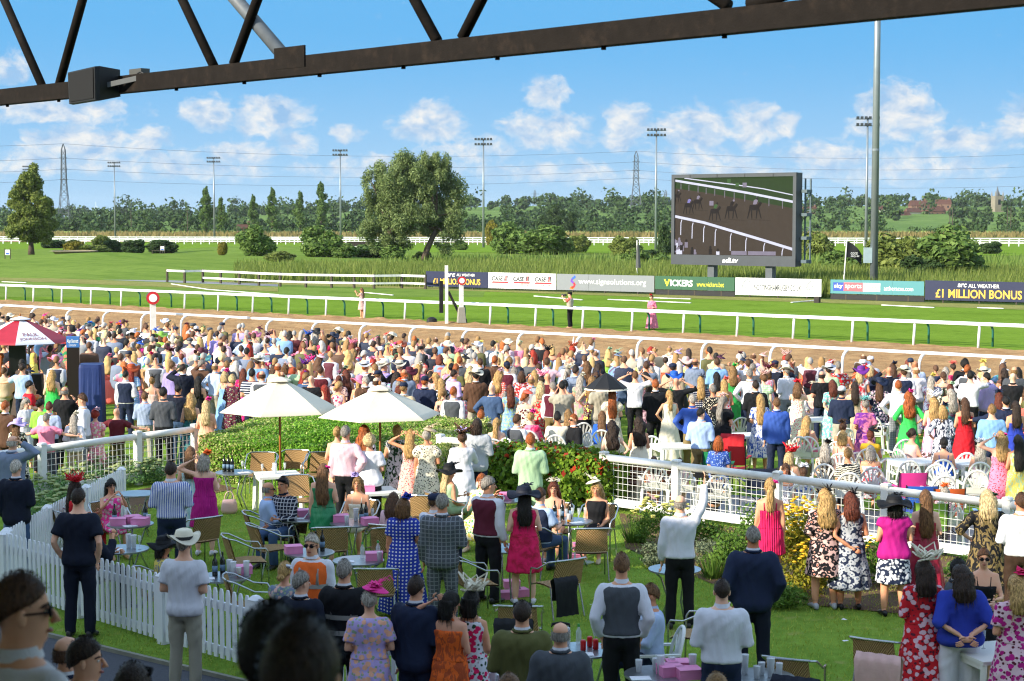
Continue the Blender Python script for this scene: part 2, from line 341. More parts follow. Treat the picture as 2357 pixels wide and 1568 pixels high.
# loudspeaker on the truss
sp = onplane(262, 183); ls = tag(empty('loudspeaker', (sp.x, sp.y, zb), math.atan2(bd.y, bd.x)), 'black loudspeaker clamped to the overhead brown truss', 'loudspeaker')
BLK = M('black_plastic', '1a1b1d', .5, .2, 8); GREY = M('grey_metal', '9aa0a3', .4, .2, 8, metal=.3)
pp = 23 / 4000
mb = MB()
def spk(y, k, dz): return [(-.33 * k, y, -.22 * k + dz), (.28 * k, y, -.2 * k + dz), (.28 * k, y, .19 * k + dz), (-.35 * k, y, .155 * k + dz)]
mb.loft([spk(-.42, 1.0, 0), spk(-.36, 1.04, 0), spk(-.05, .82, .02), spk(-.02, .6, .02)]); mb.build('cabinet', BLK, ls)
mb = MB(); mb.loft([spk(-.43, .9, 0), spk(-.425, .9, 0)]); mb.build('grille', M('speaker_grille', '0b0b0c', .8, .3, 90), ls)
MB().beam((.24, -.25, -.02), (.62, -.06, .05), .03, .06).build('bracket', M('bracket_grey', '4c5052', .6), ls)
MB().box((.58, 0, .13), (.26, .12, .07)).build('junction_box', M('box_grey', '4d4d49', .5), ls)
MB().tube([(.6, -.05, .1), (.7, -.06, .12), (.78, -.03, .08), (.8, 0, .0)], .01, 6).build('cable', BLK, ls)
# ------------------------------------------------------------------ running rails
WHITE = M('white_plastic', 'e9edf0', .35, .06, 3, dirt=(.4, 'a9aca4')); RGREEN = M('rail_green', '2c6f66', .5, .2, 6); WWOOD = M('white_paint', 'e6e6e2', .55, .1, 4, .15, 40, dirt=(.45, 'a8a698'))
def rail_line(name, label, b, z, a0, a1, step, gap=None, green=False, cat='railing'):
    t = tag(empty(name, un((a0 + a1) / 2, b)), label, cat); o = t.location
    segs = [(a0, a1)] if not gap else [(a0, gap - .12), (gap + .12, a1)]
    for (p, q) in segs:
        mb = MB(); k = 10
        prof = [(-.085, -.045), (.085, -.045), (.1, -.01), (.085, .045), (-.085, .045), (-.1, .01)]
        rings = []
        for i in range(k + 1):
            a = p + (q - p) * i / k
            rings.append([un(a, b + y, z + h) - o for y, h in prof])
        mb.loft(rings); mb.build('rail', WHITE, t)
    def post(kind):
        mb = MB()
        if kind == 'straight': mb.tube([(0, 0, 0), (.04, .02, z - .06)], .055, 8)
        else:
            s = -1 if kind == 'crowd' else 1
            pts = [(0, .42 * s, 0), (0, .42 * s, z * .62)] + [(0, .42 * s * (1 - math.sin(w)) if False else .42 * s * math.cos(w), z * .62 + (z * .38 - .05) * math.sin(w)) for w in (.4, .8, 1.15, 1.5)]
            mb.tube(pts, .05, 8)
        return mb.mesh('post', True)
    me = post('straight' if not green and name != 'track_rail' else ('far' if green else 'crowd'))
    n = int((a1 - a0) / step)
    for i in range(n + 1): obj('post', me, RGREEN if green else WHITE, t, un(a0 + .7 + i * step, b) - o, UA)
    return t
rail_line('track_rail', 'near white plastic running rail between the crowd and the sand', 53.2, 1.05, -92, 4, 2.78, gap=-56.6)
rail_line('course_rail', 'white running rail on straight white legs beyond the sand track', 69.1, 1.02, -112, -22, 2.92)
rail_line('inner_rail', 'white turf rail on curved green legs behind the straight-legged rail', 70.2, 1.0, -112, -22, 2.92, green=True)
# ------------------------------------------------------------------ lettering
TXT = {}
def text_mesh(s, w, h=None, slant=0.0, depth=.004, bold=0.0):
    key = (s, w, h, slant, bold)
    if key in TXT: return TXT[key]
    c = bpy.data.curves.new('lettering', 'FONT'); c.body = s; c.size = 1; c.extrude = 0; c.resolution_u = 3; c.shear = slant; c.offset = bold; c.align_x = 'CENTER'
    o = bpy.data.objects.new('t', c); COL.objects.link(o); bpy.context.view_layer.update()
    me = bpy.data.meshes.new_from_object(o.evaluated_get(bpy.context.evaluated_depsgraph_get())); bpy.data.objects.remove(o); me.name = 'lettering'
    n = len(me.vertices); V = np.zeros(n * 3, np.float32); me.vertices.foreach_get('co', V); V = V.reshape(-1, 3)
    mn, mx = V.min(0), V.max(0); sx = w / (mx[0] - mn[0]); sy = (h / (mx[1] - mn[1])) if h else sx
    W = np.zeros_like(V); W[:, 0] = (V[:, 0] - (mn[0] + mx[0]) / 2) * sx; W[:, 2] = (V[:, 1] - (mn[1] + mx[1]) / 2) * sy
    me.vertices.foreach_set('co', W.ravel()); me.update(); TXT[key] = me; return me
def lettering(s, w, h, cx, cz, m, parent, y=-.03, slant=0.0, bold=.0, name='lettering'):
    me = text_mesh(s, w, h, slant, bold=bold).copy(); me.materials.clear(); return obj(name, me, m, parent, (cx, y, cz))
def flat(name, pts, m, parent, y): return MB().poly([(x, y, z) for x, z in pts]).build(name, m, parent)
def rect(x0, x1, z0, z1): return [(x0, z0), (x1, z0), (x1, z1), (x0, z1)]
def ellipse(cx, cz, rx, rz, n=20): return [(cx + rx * math.cos(2 * math.pi * i / n), cz + rz * math.sin(2 * math.pi * i / n)) for i in range(n)]
def ribbon(pts, w):
    L, Rr = [], []
    for i, (x, z) in enumerate(pts):
        a = pts[max(i - 1, 0)]; b = pts[min(i + 1, len(pts) - 1)]; dx, dz = b[0] - a[0], b[1] - a[1]; l = math.hypot(dx, dz) or 1; ww = (w[i] if hasattr(w, '__len__') else w) / 2
        L.append((x - dz / l * ww, z + dx / l * ww)); Rr.append((x + dz / l * ww, z - dx / l * ww))
    return L + Rr[::-1]
def ribbon_obj(name, pts, w, m, parent, y):
    o = ribbon(pts, w); n = len(pts); mb = MB(); mb.add([(x, y, z) for x, z in o], [(i, i + 1, 2 * n - 2 - i, 2 * n - 1 - i) for i in range(n - 1)]); return mb.build(name, m, parent)
P = lambda n, c: M('print_' + n, c, .45, .05, 3)
PW_, PNAVY, PGOLD, PBLK, PRED, PGREY, PGRN, PYEL, PTEAL = P('white', 'eef0f0'), P('navy', '1c2547'), P('gold', 'eebc4a'), P('black', '22242a'), P('red', 'cf2b33'), P('grey', '7f858a'), P('green', '2c5a40'), P('yellow', 'f4e838'), P('teal', '4d8b92')
PBLUE, PPURP, PORNG, PPINK = P('blue', '3263c8'), P('purple', '6a3fb4'), P('orange', 'ee7b2e'), P('coral', 'e0606a')
# ------------------------------------------------------------------ advertising boards
BA, BB = gz(980, 664), gz(2357, 702); BD = (BB - BA).normalized(); BRZ = math.atan2(BD.y, BD.x)
def bline(px):
    r = ray(px, 600); t = (px - CX) / FPX / (r.y); r2 = Vector((r.x, r.y, 0)); nn = Vector((BD.y, -BD.x, 0)); k = (BA - Vector((0, 0, 0))).dot(nn) / r2.dot(nn); return r2 * k
def board(x0, x1, label, m, z0=.16, z1=1.34, skirt=False):
    a, b = bline(x0), bline(x1); w = (b - a).length - .03; c = (a + b) / 2
    t = tag(empty('advertising_board', (c.x, c.y, 0), BRZ), label, 'advertising board'); nseg = max(2, round(w / 2.4))
    for i in range(nseg):
        MB().box((-w / 2 + w * (i + .5) / nseg, (i % 2) * .006, (z0 + z1) / 2), (w / nseg - .012, .05, z1 - z0)).build('panel', m, t)
        MB().box((-w / 2 + w * (i + .5) / nseg, .07, z1 * .42), (.09, .09, z1 * .84)).build('post', M('dark_timber', '4a4338', .8), t)
    if skirt: MB().box((0, .05, .2), (w, .04, .36)).build('skirt_board', M('black_board', '27282a', .7), t)
    return t, w
t, w = board(980, 1124, 'navy advertising board with gold lettering behind the winning post', PNAVY)
lettering('arc', .85, .26, -.55, 1.08, PW_, t, slant=.2, bold=.02); lettering('ALL WEATHER', 1.7, .2, .85, 1.1, PW_, t, bold=.01); lettering('£1 MILLION BONUS', 4.4, .46, 0, .58, PGOLD, t, bold=.02)
t, w = board(1124, 1280, 'white advertising board with three black and red logos', PW_)
for k in (-1, 0, 1):
    x = k * w * .32
    lettering('CASE', 1.0, .34, x - .25, .9, PBLK, t, slant=.2, bold=.035); lettering('III', .34, .38, x + .52, .92, PBLK, t, slant=.2, bold=.04)
    flat('logo_bar', [(x + .44, .74), (x + .51, .74), (x + .6, 1.1), (x + .53, 1.1)], PRED, t, -.034); flat('logo_stripe', [(x - .78, .56), (x + .7, .56), (x + .74, .68), (x - .65, .68)], PRED, t, -.034); lettering('AGRICULTURE', .8, .12, x + .2, .45, PRED, t, bold=.01)
t, w = board(1281, 1507, 'grey advertising board with a white web address and ribbon logo', PGREY)
lettering('www.signsolutions.org', 5.6, .52, .62, .78, PW_, t)
for pts, m in (([(-2.78, .34), (-2.6, .42), (-2.5, .56), (-2.62, .7)], PRED), ([(-2.62, .7), (-2.8, .84), (-2.72, 1.0)], PPURP), ([(-2.72, 1.0), (-2.56, 1.1), (-2.46, 1.2)], PBLUE), ([(-2.9, .36), (-2.75, .3), (-2.62, .36)], PORNG)): ribbon_obj('logo_ribbon', pts, .17, m, t, -.034)
t, w = board(1508, 1692, 'dark green advertising board with yellow and white lettering under the video screen', PGRN, skirt=True, z0=.4)
lettering('V', .5, .5, -2.15, .88, PYEL, t, bold=.03); lettering('ICKERS', 1.75, .46, -1.0, .87, PW_, t, bold=.03); lettering('www.vickers.bet', 2.1, .34, 1.25, .82, PYEL, t)
t, w = board(1693, 1892, 'white advertising board with grey rugby web address between two ball emblems', PW_)
lettering('NOTTINGHAMRUGBY.CO.UK', 3.5, .42, 0, .7, P('darkgrey', '474c50'), t, bold=.02)
for s in (-1, 1):
    x = s * 2.38
    ribbon_obj('emblem', [(x + .24 * math.cos(w_) + .1 * math.sin(w_), .92 + .3 * math.sin(w_) + .06 * math.cos(w_)) for w_ in np.linspace(.3, 6.0, 18)], .06, PGREY, t, -.034)
    ribbon_obj('emblem', [(x - .3, .78), (x, .95), (x + .32, 1.1)], .03, PGREY, t, -.036); lettering('NOTTINGHAM', .72, .1, x, .44, PGREY, t); 
t, w = board(1912, 2129, 'teal advertising board with boxed sports racing lettering', PTEAL, skirt=True, z0=.42)
x0 = -w / 2
flat('blue_box', rect(x0 + .2, x0 + .95, .6, 1.16), P('royal', '2f4fa6'), t, -.034); flat('red_box', rect(x0 + .95, x0 + 2.3, .6, 1.16), PPINK, t, -.034); flat('white_box', rect(x0 + 2.3, x0 + 3.5, .6, 1.16), PW_, t, -.034)
lettering('sky', .6, .36, x0 + .58, .9, PW_, t, -.038, bold=.02); lettering('sports', 1.15, .36, x0 + 1.62, .88, PW_, t, -.038); lettering('racing', 1.0, .34, x0 + 2.9, .87, P('darkgrey', '474c50'), t, -.038); lettering('attheraces.com', 2.0, .3, x0 + 4.75, .84, PW_, t)
t, w = board(2130, 2385, 'navy advertising board with gold bonus lettering at the frame edge', PNAVY, z1=1.42)
lettering('arc', .6, .24, -1.1, 1.14, PW_, t, slant=.2, bold=.02); lettering('ALL WEATHER', 2.0, .24, .3, 1.12, PW_, t, bold=.01); lettering('£1 MILLION BONUS', 5.6, .56, -.05, .6, PGOLD, t, bold=.02)
# loose white boards and edging lying along the clippings
for k, (x0, y0, x1, y1) in enumerate([(840, 675, 905, 681), (1230, 683, 1340, 692), (1400, 691, 1590, 699), (1496, 687, 1590, 690), (1822, 698, 1878, 693), (2030, 704, 2150, 710), (2250, 710, 2310, 712), (5, 650, 60, 652), (395, 655, 480, 668), (480, 668, 640, 680)]):
    a, b = gz(x0, y0), gz(x1, y1); tag(MB().beam(a + Vector((0, 0, .05)), b + Vector((0, 0, .05)), .12, .05).build('edging_board', WWOOD), 'weathered white edging board on the turf ' + ['left of the navy board', 'below the three-logo board', 'below the grey board, longest', 'below the green board, short', 'below the rugby board', 'below the teal board', 'below the right navy board', 'at the left frame edge', 'left below the timber fence', 'right below the timber fence'][k], 'board')
tag(MB().box(gz(1881, 697) + Vector((0, 0, .2)), (.34, .3, .4), BRZ).build('box', M('dark_box', '2b2320', .6)), 'small dark box at the end of the white rugby board', 'box')
# timber rail fence left of the boards
t = tag(empty('timber_fence', gz(680, 660)), 'weathered white-topped timber rail fence with dark posts beside reeds', 'fence'); o = t.location
DT = M('dark_timber', '4a4338'); fp = [(385, 650), (425, 652), (467, 651), (508, 653), (551, 655), (596, 658), (645, 660), (704, 662), (763, 663), (815, 664), (861, 665), (925, 664), (979, 666)]
gp = [gz(x, y) for x, y in fp]
for k, p in enumerate(gp):
    MB().box(p - o + Vector((0, 0, .55)), (.17, .14, 1.16), BRZ).build('post', DT, t)
    if k: MB().beam(gp[k - 1] - o + Vector((0, -.1, 1.0)), p - o + Vector((0, -.1, 1.0)), .06, .17).build('top_rail', WWOOD, t)
    if k > 2: MB().beam(gp[k - 1] - o + Vector((0, -.1, .42)), p - o + Vector((0, -.1, .42)), .06, .15).build('lower_rail', WWOOD, t)
# ------------------------------------------------------------------ big screen
def emis(name, col, s):
    m, gg, b = newmat(name); co = gg.n('ShaderNodeTexCoord').outputs['Object']; n = gg.noise(co, 2.2, 4)
    c = gg.mix(gg.math('MULTIPLY', n, .35), (*hexc(col), 1), (0.02, .02, .02, 1)); gg.put(b.inputs['Base Color'], (.008, .008, .009, 1)); b.inputs['Roughness'].default_value = .9; b.inputs['Specular IOR Level'].default_value = .05
    gg.put(b.inputs['Emission Color'], c); b.inputs['Emission Strength'].default_value = s; return m
sa, sb = at(1547, 608, 127.0), at(1833, 612, 120.3); sdv = Vector((sb.x - sa.x, sb.y - sa.y, 0)); SW = sdv.length; sc_ = (sa + sb) / 2
SZ0 = at(1690, 611, (sa.y + sb.y) / 2).z; SZ1 = at(1690, 400, (sa.y + sb.y) / 2).z; SH = SZ1 - SZ0
scr = tag(empty('video_screen', (sc_.x, sc_.y, 0), math.atan2(sdv.y, sdv.x)), 'large video screen on two posts showing a horse race', 'video screen')
SF = M('screen_casing', '454a50', .45, .15, 2); zc = (SZ0 + SZ1) / 2
fr = .26; bt = .72
MB().box((0, .35, zc), (SW, .66, SH)).build('casing', SF, scr)
for nm, b in (('frame_top', (0, -.06, SZ1 - fr / 2 + .01, SW, fr)), ('frame_bottom', (0, -.06, SZ0 + bt / 2 - .01, SW, bt)), ('frame_side', (-SW / 2 + fr / 2, -.06, zc, fr, SH - .02)), ('frame_side', (SW / 2 - fr / 2, -.06, zc, fr, SH - .02))):
    MB().box((b[0], b[1], b[2]), (b[3], .16 + (.006 if nm == 'frame_side' else 0), b[4])).build(nm, SF, scr)
for k in range(4): MB().box((-SW / 2 + SW * (k + .7) / 4.5, -.15, SZ1 - fr / 2), (.03, .03, fr - .02)).build('frame_joint', BLK, scr)
lettering('adi.tv', 1.35, .36, -.1, SZ0 + .36, PW_, scr, -.15, slant=.2, bold=.03)
for s in (-1.95, 2.9): 
    MB().box((s, .4, SZ0 / 2), (.55, .5, SZ0)).build('support_post', M('screen_post', '5d6468', .4, .2, 3), scr)
X0, X1, Z0, Z1 = -SW / 2 + fr, SW / 2 - fr, SZ0 + bt, SZ1 - fr; iw, ih = X1 - X0, Z1 - Z0
q = lambda u, v: (X0 + iw * u, Z1 - ih * v)
dis = empty('display'); dis.parent = scr
EBR, EGR, EWH, EDK, EGY, ESH = emis('display_brown', '5f5244', .3), emis('display_green', '3d5a2a', .3), emis('display_white', 'cfd0e2', .6), emis('display_dark', '2b2420', .35), emis('display_grey', '8d8596', .5), emis('display_shadow', '463b31', .4)
EBL, ELG = emis('display_lilac', '8a84c4', .5), emis('display_lime', '4f7440', .4)
flat('picture', rect(X0, X1, Z0, Z1), EBR, dis, -.02)
flat('picture_turf', [q(0, 0), q(1, 0), q(1, .40), q(.62, .29), q(.3, .2), q(0, .13)], EGR, dis, -.024)
ribbon_obj('picture_rail', [q(0, .03), q(.3, .11), q(.62, .2), q(1, .32)], .16, EWH, dis, -.028)
ribbon_obj('picture_rail', [q(.08, 0), q(.35, .06), q(.5, .09), q(.75, .15), q(1, .235)], .07, EWH, dis, -.028)
ribbon_obj('picture_rail', [q(0, .5), q(.25, .58), q(.5, .69), q(.75, .8), q(1, .915)], .19, EWH, dis, -.028)
for u in (.06, .16, .26, .36, .49, .62, .77, .92):
    v = .5 + .415 * u ** 1.03; ribbon_obj('picture_post', [q(u, v + .02), q(u - .008, v + .06), q(u - .01, min(.995, v + .22 + .05 * u))], .07, EWH, dis, -.026)
for u in (.05, .12, .2, .27, .345, .43, .51, .6, .7, .8, .91): ribbon_obj('picture_post', [q(u, .05 + .28 * u), q(u, .13 + .3 * u)], .05, EGY, dis, -.026)
for (u, v, s, c) in [(.12, .38, .9, EBL), (.2, .33, .85, EGY), (.02, .25, .7, EDK), (.35, .46, 1.0, ELG), (.49, .43, 1.05, EDK), (.685, .42, 1.15, EGY)]:
    S = lambda pts: [(q(u, v)[0] + x * s, q(u, v)[1] + z * s) for x, z in pts]
    flat('picture_horse', S([(-.42, .1), (-.38, .3), (-.1, .34), (.15, .3), (.36, .52), (.5, .44), (.44, .3), (.32, .18), (.28, .02), (.05, -.02), (-.2, -.02)]), EDK, dis, -.031)
    for lx, fx in ((-.36, -.52), (-.26, -.2), (.16, .1), (.26, .46)): flat('picture_leg', S([(lx - .06, .08), (lx + .06, .08), (fx + .03, -.52), (fx - .04, -.52)]), EDK, dis, -.032)
    flat('picture_rider', S([(-.14, .34), (.08, .34), (.22, .56), (.12, .68), (-.08, .6)]), c, dis, -.034); flat('picture_cap', S(ellipse(.17, .7, .085, .08, 10)), EDK if c is not EDK else EGY, dis, -.035)
    flat('picture_shadow', S([(-.5, -.54), (.9, -.6), (1.2, -.66), (-.1, -.62)]), ESH, dis, -.026)
for k in range(46):
    u = RN.random() ** 1.4 * .52; v = .78 + .36 * u + RN.random() * .22
    if v < .96: flat('picture_head', [(x, z) for x, z in ellipse(*q(u, v), .1, .12, 8)], RN.choice((EDK, EDK, EGY)), dis, -.036 - k * .0006); flat('picture_body', rect(q(u, v)[0] - .14, q(u, v)[0] + .14, max(Z0 + .01, q(u, v)[1] - .5), q(u, v)[1] - .1), RN.choice((EGY, EWH, EDK, EDK, EGY)), dis, -.0355 - k * .0006)
for (u0, u1, v0, v1, c) in [(.49, .62, .945, .995, EGY), (.63, .86, .945, .995, EGY), (.45, .48, .02, .07, ELG), (.52, .55, .07, .12, ELG), (.58, .615, .07, .13, EGY), (.3, .335, .3, .36, EGY)]: flat('picture_block', [q(u0, v1), q(u1, v1), q(u1, v0), q(u0, v0)], c, dis, -.03)
# lattice tower behind the screen
LG = M('lattice_grey', '55666e', .5, .2, 4); mb = MB(); 
lat = empty('service_ladder'); lat.parent = scr; xx = SW / 2 + .12
for dx in (0, .42): MB().box((xx + dx, .9, zc - .1), (.09, .1, SH - .6)).build('upright', LG, lat)
for k in range(9): MB().beam((xx, .9, SZ0 + .4 + k * .58), (xx + .42, .9, SZ0 + .4 + (k + (1 if k % 2 else 0)) * .58), .05, .05).build('brace', LG, lat)
for k in range(4): MB().box((xx + .2, .7, SZ0 + .35 + k * 1.62), (.5, .7, .22)).build('platform', LG, lat)
# ------------------------------------------------------------------ winning posts
def disc_post(px, pyb, pyt, dpx, label, rz):
    p = gz(px, pyb); k = p.y / FPX; zt = at(px, pyt, p.y).z; r = dpx / 2 * k
    t = tag(empty('winning_post', (p.x, p.y, 0), rz), label, 'winning post')
    MB().box((0, 0, (zt - r) / 2), (.26 if px < 500 else .2, .2, zt - r)).build('post', WWOOD, t)
    def disc(nm, rr, y0, y1, m): 
        mb = MB(); mb.loft([[(rr * math.cos(a), y, zt - r + rr * math.sin(a)) for a in np.linspace(0, 2 * np.pi, 28, False)] for y in (y0, y1)]); mb.build(nm, m, t)
    disc('drum', r, -.14, .2, M('drum_grey', '3d3f42', .6)); disc('red_ring', r * .98, -.16, -.13, PRED); disc('white_disc', r * .62, -.175, -.15, PW_); return t
disc_post(353, 779, 671, 30, 'white post with red ringed disc among the crowd at the rail', math.radians(16))
t = disc_post(1062, 745, 636, 20, 'short white post with red ringed disc beside the tall winning post', math.radians(14))
MB().box((0, 0, .45), (.42, .4, .8), taper=.7).build('base_block', M('grey_wood', '9a978c', .7), t)
p = gz(1028, 745); t = tag(empty('finish_post', (p.x, p.y, 0), .2), 'tall white winning post with black board and dark stay', 'winning post'); zt = at(1028, 611, p.y).z
MB().box((0, 0, zt / 2), (.15, .15, zt)).build('post', WWOOD, t); MB().box((-.28, 0, zt * .46), (.2, .12, zt * .55)).build('black_board', BLK, t); MB().beam((.1, 0, zt * .55), (.95, .3, 0), .1, .1).build('stay', BLK, t)
for px in (994, 1063):
    mb = MB(); mb.lathe([(.28, 0), (.26, .2), (.1, .3)], 12, (0, 0, 0), sy=.6); c = gz(px, 743); tag(mb.build('ground_light', BLK, loc=(c.x, c.y, 0)), 'small black dome on the turf ' + ('left of the tall winning post' if px < 1000 else 'under the red disc post'), 'dome')
# ------------------------------------------------------------------ floodlight masts
MASTM = M('galvanised', '8a949a', .4, .15, 2, metal=.4); LAMPM = M('lamp_body', '3f454a', .5)
def mast(px, pyt, w, label):
    d = 3.3 * FPX / w; x = (px - CX) / FPX * d; zt = at(px, pyt, d).z
    t = tag(empty('floodlight_mast', (x, d, 0)), label, 'floodlight', 'floodlight masts round the course')
    MB().tube([(0, 0, 0), (0, 0, zt)], [.24, .12], 10).build('mast', MASTM, t, smooth=True)
    for h in (0, -.9):
        MB().box((0, 0, zt - .2 + h), (3.3, .14, .1)).build('crossarm', MASTM, t)
        for k in range(6):
            mb = MB(); xx = -1.38 + k * .55; s = 1 if k > 2 else .7; mb.loft([[(xx - .2, -.35 + 0, zt - .12 + h - .06), (xx + .2, -.35, zt - .12 + h - .06), (xx + .2, -.35, zt + h + .16), (xx - .2, -.35, zt + h + .16)], [(xx - .1, .25, zt - .2 + h), (xx + .1, .25, zt - .2 + h), (xx + .1, .25, zt + h), (xx - .1, .25, zt + h)]]); mb.build('lamp', LAMPM, t)
for px, pyt, w, lb in [(70, 383, 26, 'floodlight mast mostly hidden behind the left round tree'), (267, 374, 30, 'slim floodlight mast between left round tree and the poplars'), (495, 363, 32, 'floodlight mast standing between the first two poplars'), (785, 346, 36, 'floodlight mast just left of the big willow'), (1113, 320, 42, 'floodlight mast just right of the big willow'), (1509, 298, 45, 'floodlight mast left of the video screen'), (1992, 271, 56, 'floodlight mast behind the tall near pole')]: mast(px, pyt, w, lb)
p = at(2011, 655, 119); t = tag(empty('lighting_pole', (p.x, p.y, 0)), 'tall thick grey pole rising out of frame behind teal board', 'pole')
MB().tube([(0, 0, 0), (0, 0, 32)], [.28, .17], 16).build('pole', MASTM, t, smooth=True); MB().box((-.45, -.1, 2.9), (.55, .3, 1.05)).build('control_box', M('pale_box', '9fb3b8', .4), t); MB().lathe([(.26, 10), (.26, 10.15)], 12, (0, 0, 0)).build('collar', MASTM, t)
# ------------------------------------------------------------------ flags
def flagpole(px, py0, d, zt, label, flag):
    x = (px - CX) / FPX * d; t = tag(empty('flagpole', (x, d, 0)), label, 'flagpole'); MB().tube([(0, 0, 0), (.0 if not flag else .25, 0, zt)], .045, 8).build('pole', WWOOD, t)
    if flag:
        rows = []
        for i in range(9):
            u = i / 8; rows.append([(.25 + 1.1 * u - (.06 * v), .18 * math.sin(u * 7 + v) * u, zt - .1 - v * (1.15 - .5 * u) - .75 * u * u - .25 * u) for v in np.linspace(0, 1, 6)])
        f = MB().loft(rows, cap=(False, False), closed=False).build('flag', M('black_flag', '15171b', .8), t, smooth=True); me = f.data
        lettering('GOOD', .5, .16, .72, zt - .95, PW_, t, -.25); lettering('ARQUEE', .6, .13, .78, zt - 1.15, PW_, t, -.25)
    else: MB().tube([(.06, 0, zt * .9), (.1, 0, zt * .45)], [.1, .2], 7).build('furled_flag', M('furled_flag', '5a5d5c', .8), t)
flagpole(1940, 640, 121, at(1940, 552, 121).z, 'leaning white flagpole flying a torn black flag', True)
flagpole(1466, 640, 131, at(1466, 553, 131).z, 'slim white flagpole with furled flag left of the video screen', False)
# ------------------------------------------------------------------ pylons and wires
PYL = M('pylon_grey', '4d565c', .6, .1, 1)
def pylon(px, pyt, d, label, sz=1.0, small=False):
    x = (px - CX) / FPX * d; zg = hz(x, d) if d > 560 else 0; zt = at(px, pyt, d).z; H = zt - zg; th = .27 if not small else .4
    t = tag(empty('pylon', (x, d, zg)), label, 'pylon', 'lattice power pylons'); mb = MB(); W = lambda z: 3.4 - (3.4 - 1.5) * min(1, z / (H * .5)) if z < H * .5 else (1.5 - .4 * (z - H * .5) / (H * .42) if z < H * .92 else 1.1 * (1 - (z - H * .92) / (H * .085)))
    zs = [0, .12, .24, .35, .44, .52, .59, .66, .72, .78, .84, .92, 1.0]; zs = [z * H for z in zs]
    for a, b in zip(zs, zs[1:]):
        for i in range(4):
            ca, cb = [(W(z) * sx, W(z) * .6 * sy, z) for z, sx, sy in ((a, *((-1, -1), (1, -1), (1, 1), (-1, 1))[i]), (b, *((-1, -1), (1, -1), (1, 1), (-1, 1))[i]))]
            nx = ((-1, -1), (1, -1), (1, 1), (-1, 1))[(i + 1) % 4]; cn = (W(b) * nx[0], W(b) * .6 * nx[1], b); cm = (W(a) * nx[0], W(a) * .6 * nx[1], a)
            mb.beam(ca, cb, th * 1.2, th * 1.2); 
            if i % 2 == 0: mb.beam(ca, cn, th * .6, th * .6); mb.beam(cm, cb, th * .6, th * .6); mb.beam(ca, cm, th * .6, th * .6)
    mb.build('lattice', PYL, t)
    for f in (.55, .68, .82): MB().box((0, 0, H * f), (7.0 * sz if small else 4.6, .4, .45)).build('crossarm', PYL, t)
    return Vector((x, d, zg)), H
pa, ha = pylon(151, 331, 1000, 'narrow lattice pylon right of the left round tree'); pb, hb2 = pylon(1463, 348, 1050, 'narrow lattice pylon left of the video screen')
for px, pyt, d, lb in [(1231, 438, 2100, 'tiny faraway pylon on the horizon right of the willow'), (1260, 452, 2300, 'smallest faraway pylon on the horizon behind the bushes'), (1531, 438, 2100, 'tiny faraway pylon right of the left-of-screen mast')]: pylon(px, pyt, d, lb, 1.4, True)
WIRE = M('wire', '51585f', .6, .0)
def wire(p, q, sag, label):
    pts = [p.lerp(q, i / 24) - Vector((0, 0, 4 * sag * (i / 24) * (1 - i / 24))) for i in range(25)]; c = (p + q) / 2
    tag(MB().tube([v - c for v in pts], .075, 5).build('power_cable', WIRE, loc=c), label, 'power cable')
for k, f in enumerate((1.0, .82, .68, .55)):
    A = pa + Vector((0, 0, ha * f)); B = pb + Vector((0, 0, hb2 * f)); nm = ('topmost', 'upper', 'middle', 'lowest')[k]
    wire(A, B, 5 - k * .3, f'{nm} power cable sagging between the two narrow pylons'); wire(B, B + Vector((330, -60, 4 - k)), 7, f'{nm} power cable running off past the video screen'); wire(A, A + Vector((-150, -120, -2)), 3, f'{nm} power cable leaving frame beyond the left pylon')
# wind turbine far away
t = tag(empty('wind_turbine', ((224 - CX) / FPX * 2400, 2400, hz(-573, 2400))), 'tiny white wind turbine on the far left horizon', 'wind turbine'); MB().tube([(0, 0, 0), (0, 0, 16)], [.5, .3], 8).build('tower', WHITE, t)
for k in range(3): MB().beam((0, -1, 16), (math.sin(k * 2.1) * 6, -1, 16 + math.cos(k * 2.1) * 6), .4, .2).build('blade', WHITE, t)
# ------------------------------------------------------------------ far white course fences
def far_fence(label, y0, y1, x0, x1, n, z=1.15):
    a, b = gz(x0, y0), gz(x1, y1); t = tag(empty('course_fence', (a + b) / 2), label, 'fence'); o = t.location
    for h in (z, z * .58): MB().beam(a - o + Vector((0, 0, h)), b - o + Vector((0, 0, h)), .1, .17).build('rail', WHITE, t)
    me = MB().box((0, 0, z / 2), (.16, .16, z)).mesh('post')
    for i in range(n + 1): obj('post', me, WHITE, t, a.lerp(b, i / n) - o)
far_fence('nearer white double-rail fence across the far side of the course', 561.5, 568, -30, 2390, 118)
far_fence('farther white double-rail fence across the far side of the course', 557, 562, -30, 2390, 118)
# birch fence (steeplechase) and low hurdle between the left bush and willow
c = gz(840, 572); t = tag(empty('steeplechase_fence', c, .05), 'dark birch steeplechase fence left of the willow trunk', 'jump'); MB().box((0, 0, .6), (6.6, .9, 1.2), taper=.97).build('birch', M('birch', '3b332e', .9, .5, 9, 1, 30), t); MB().box((0, -.6, .2), (6.7, .2, .38)).build('toe_board', WHITE, t)
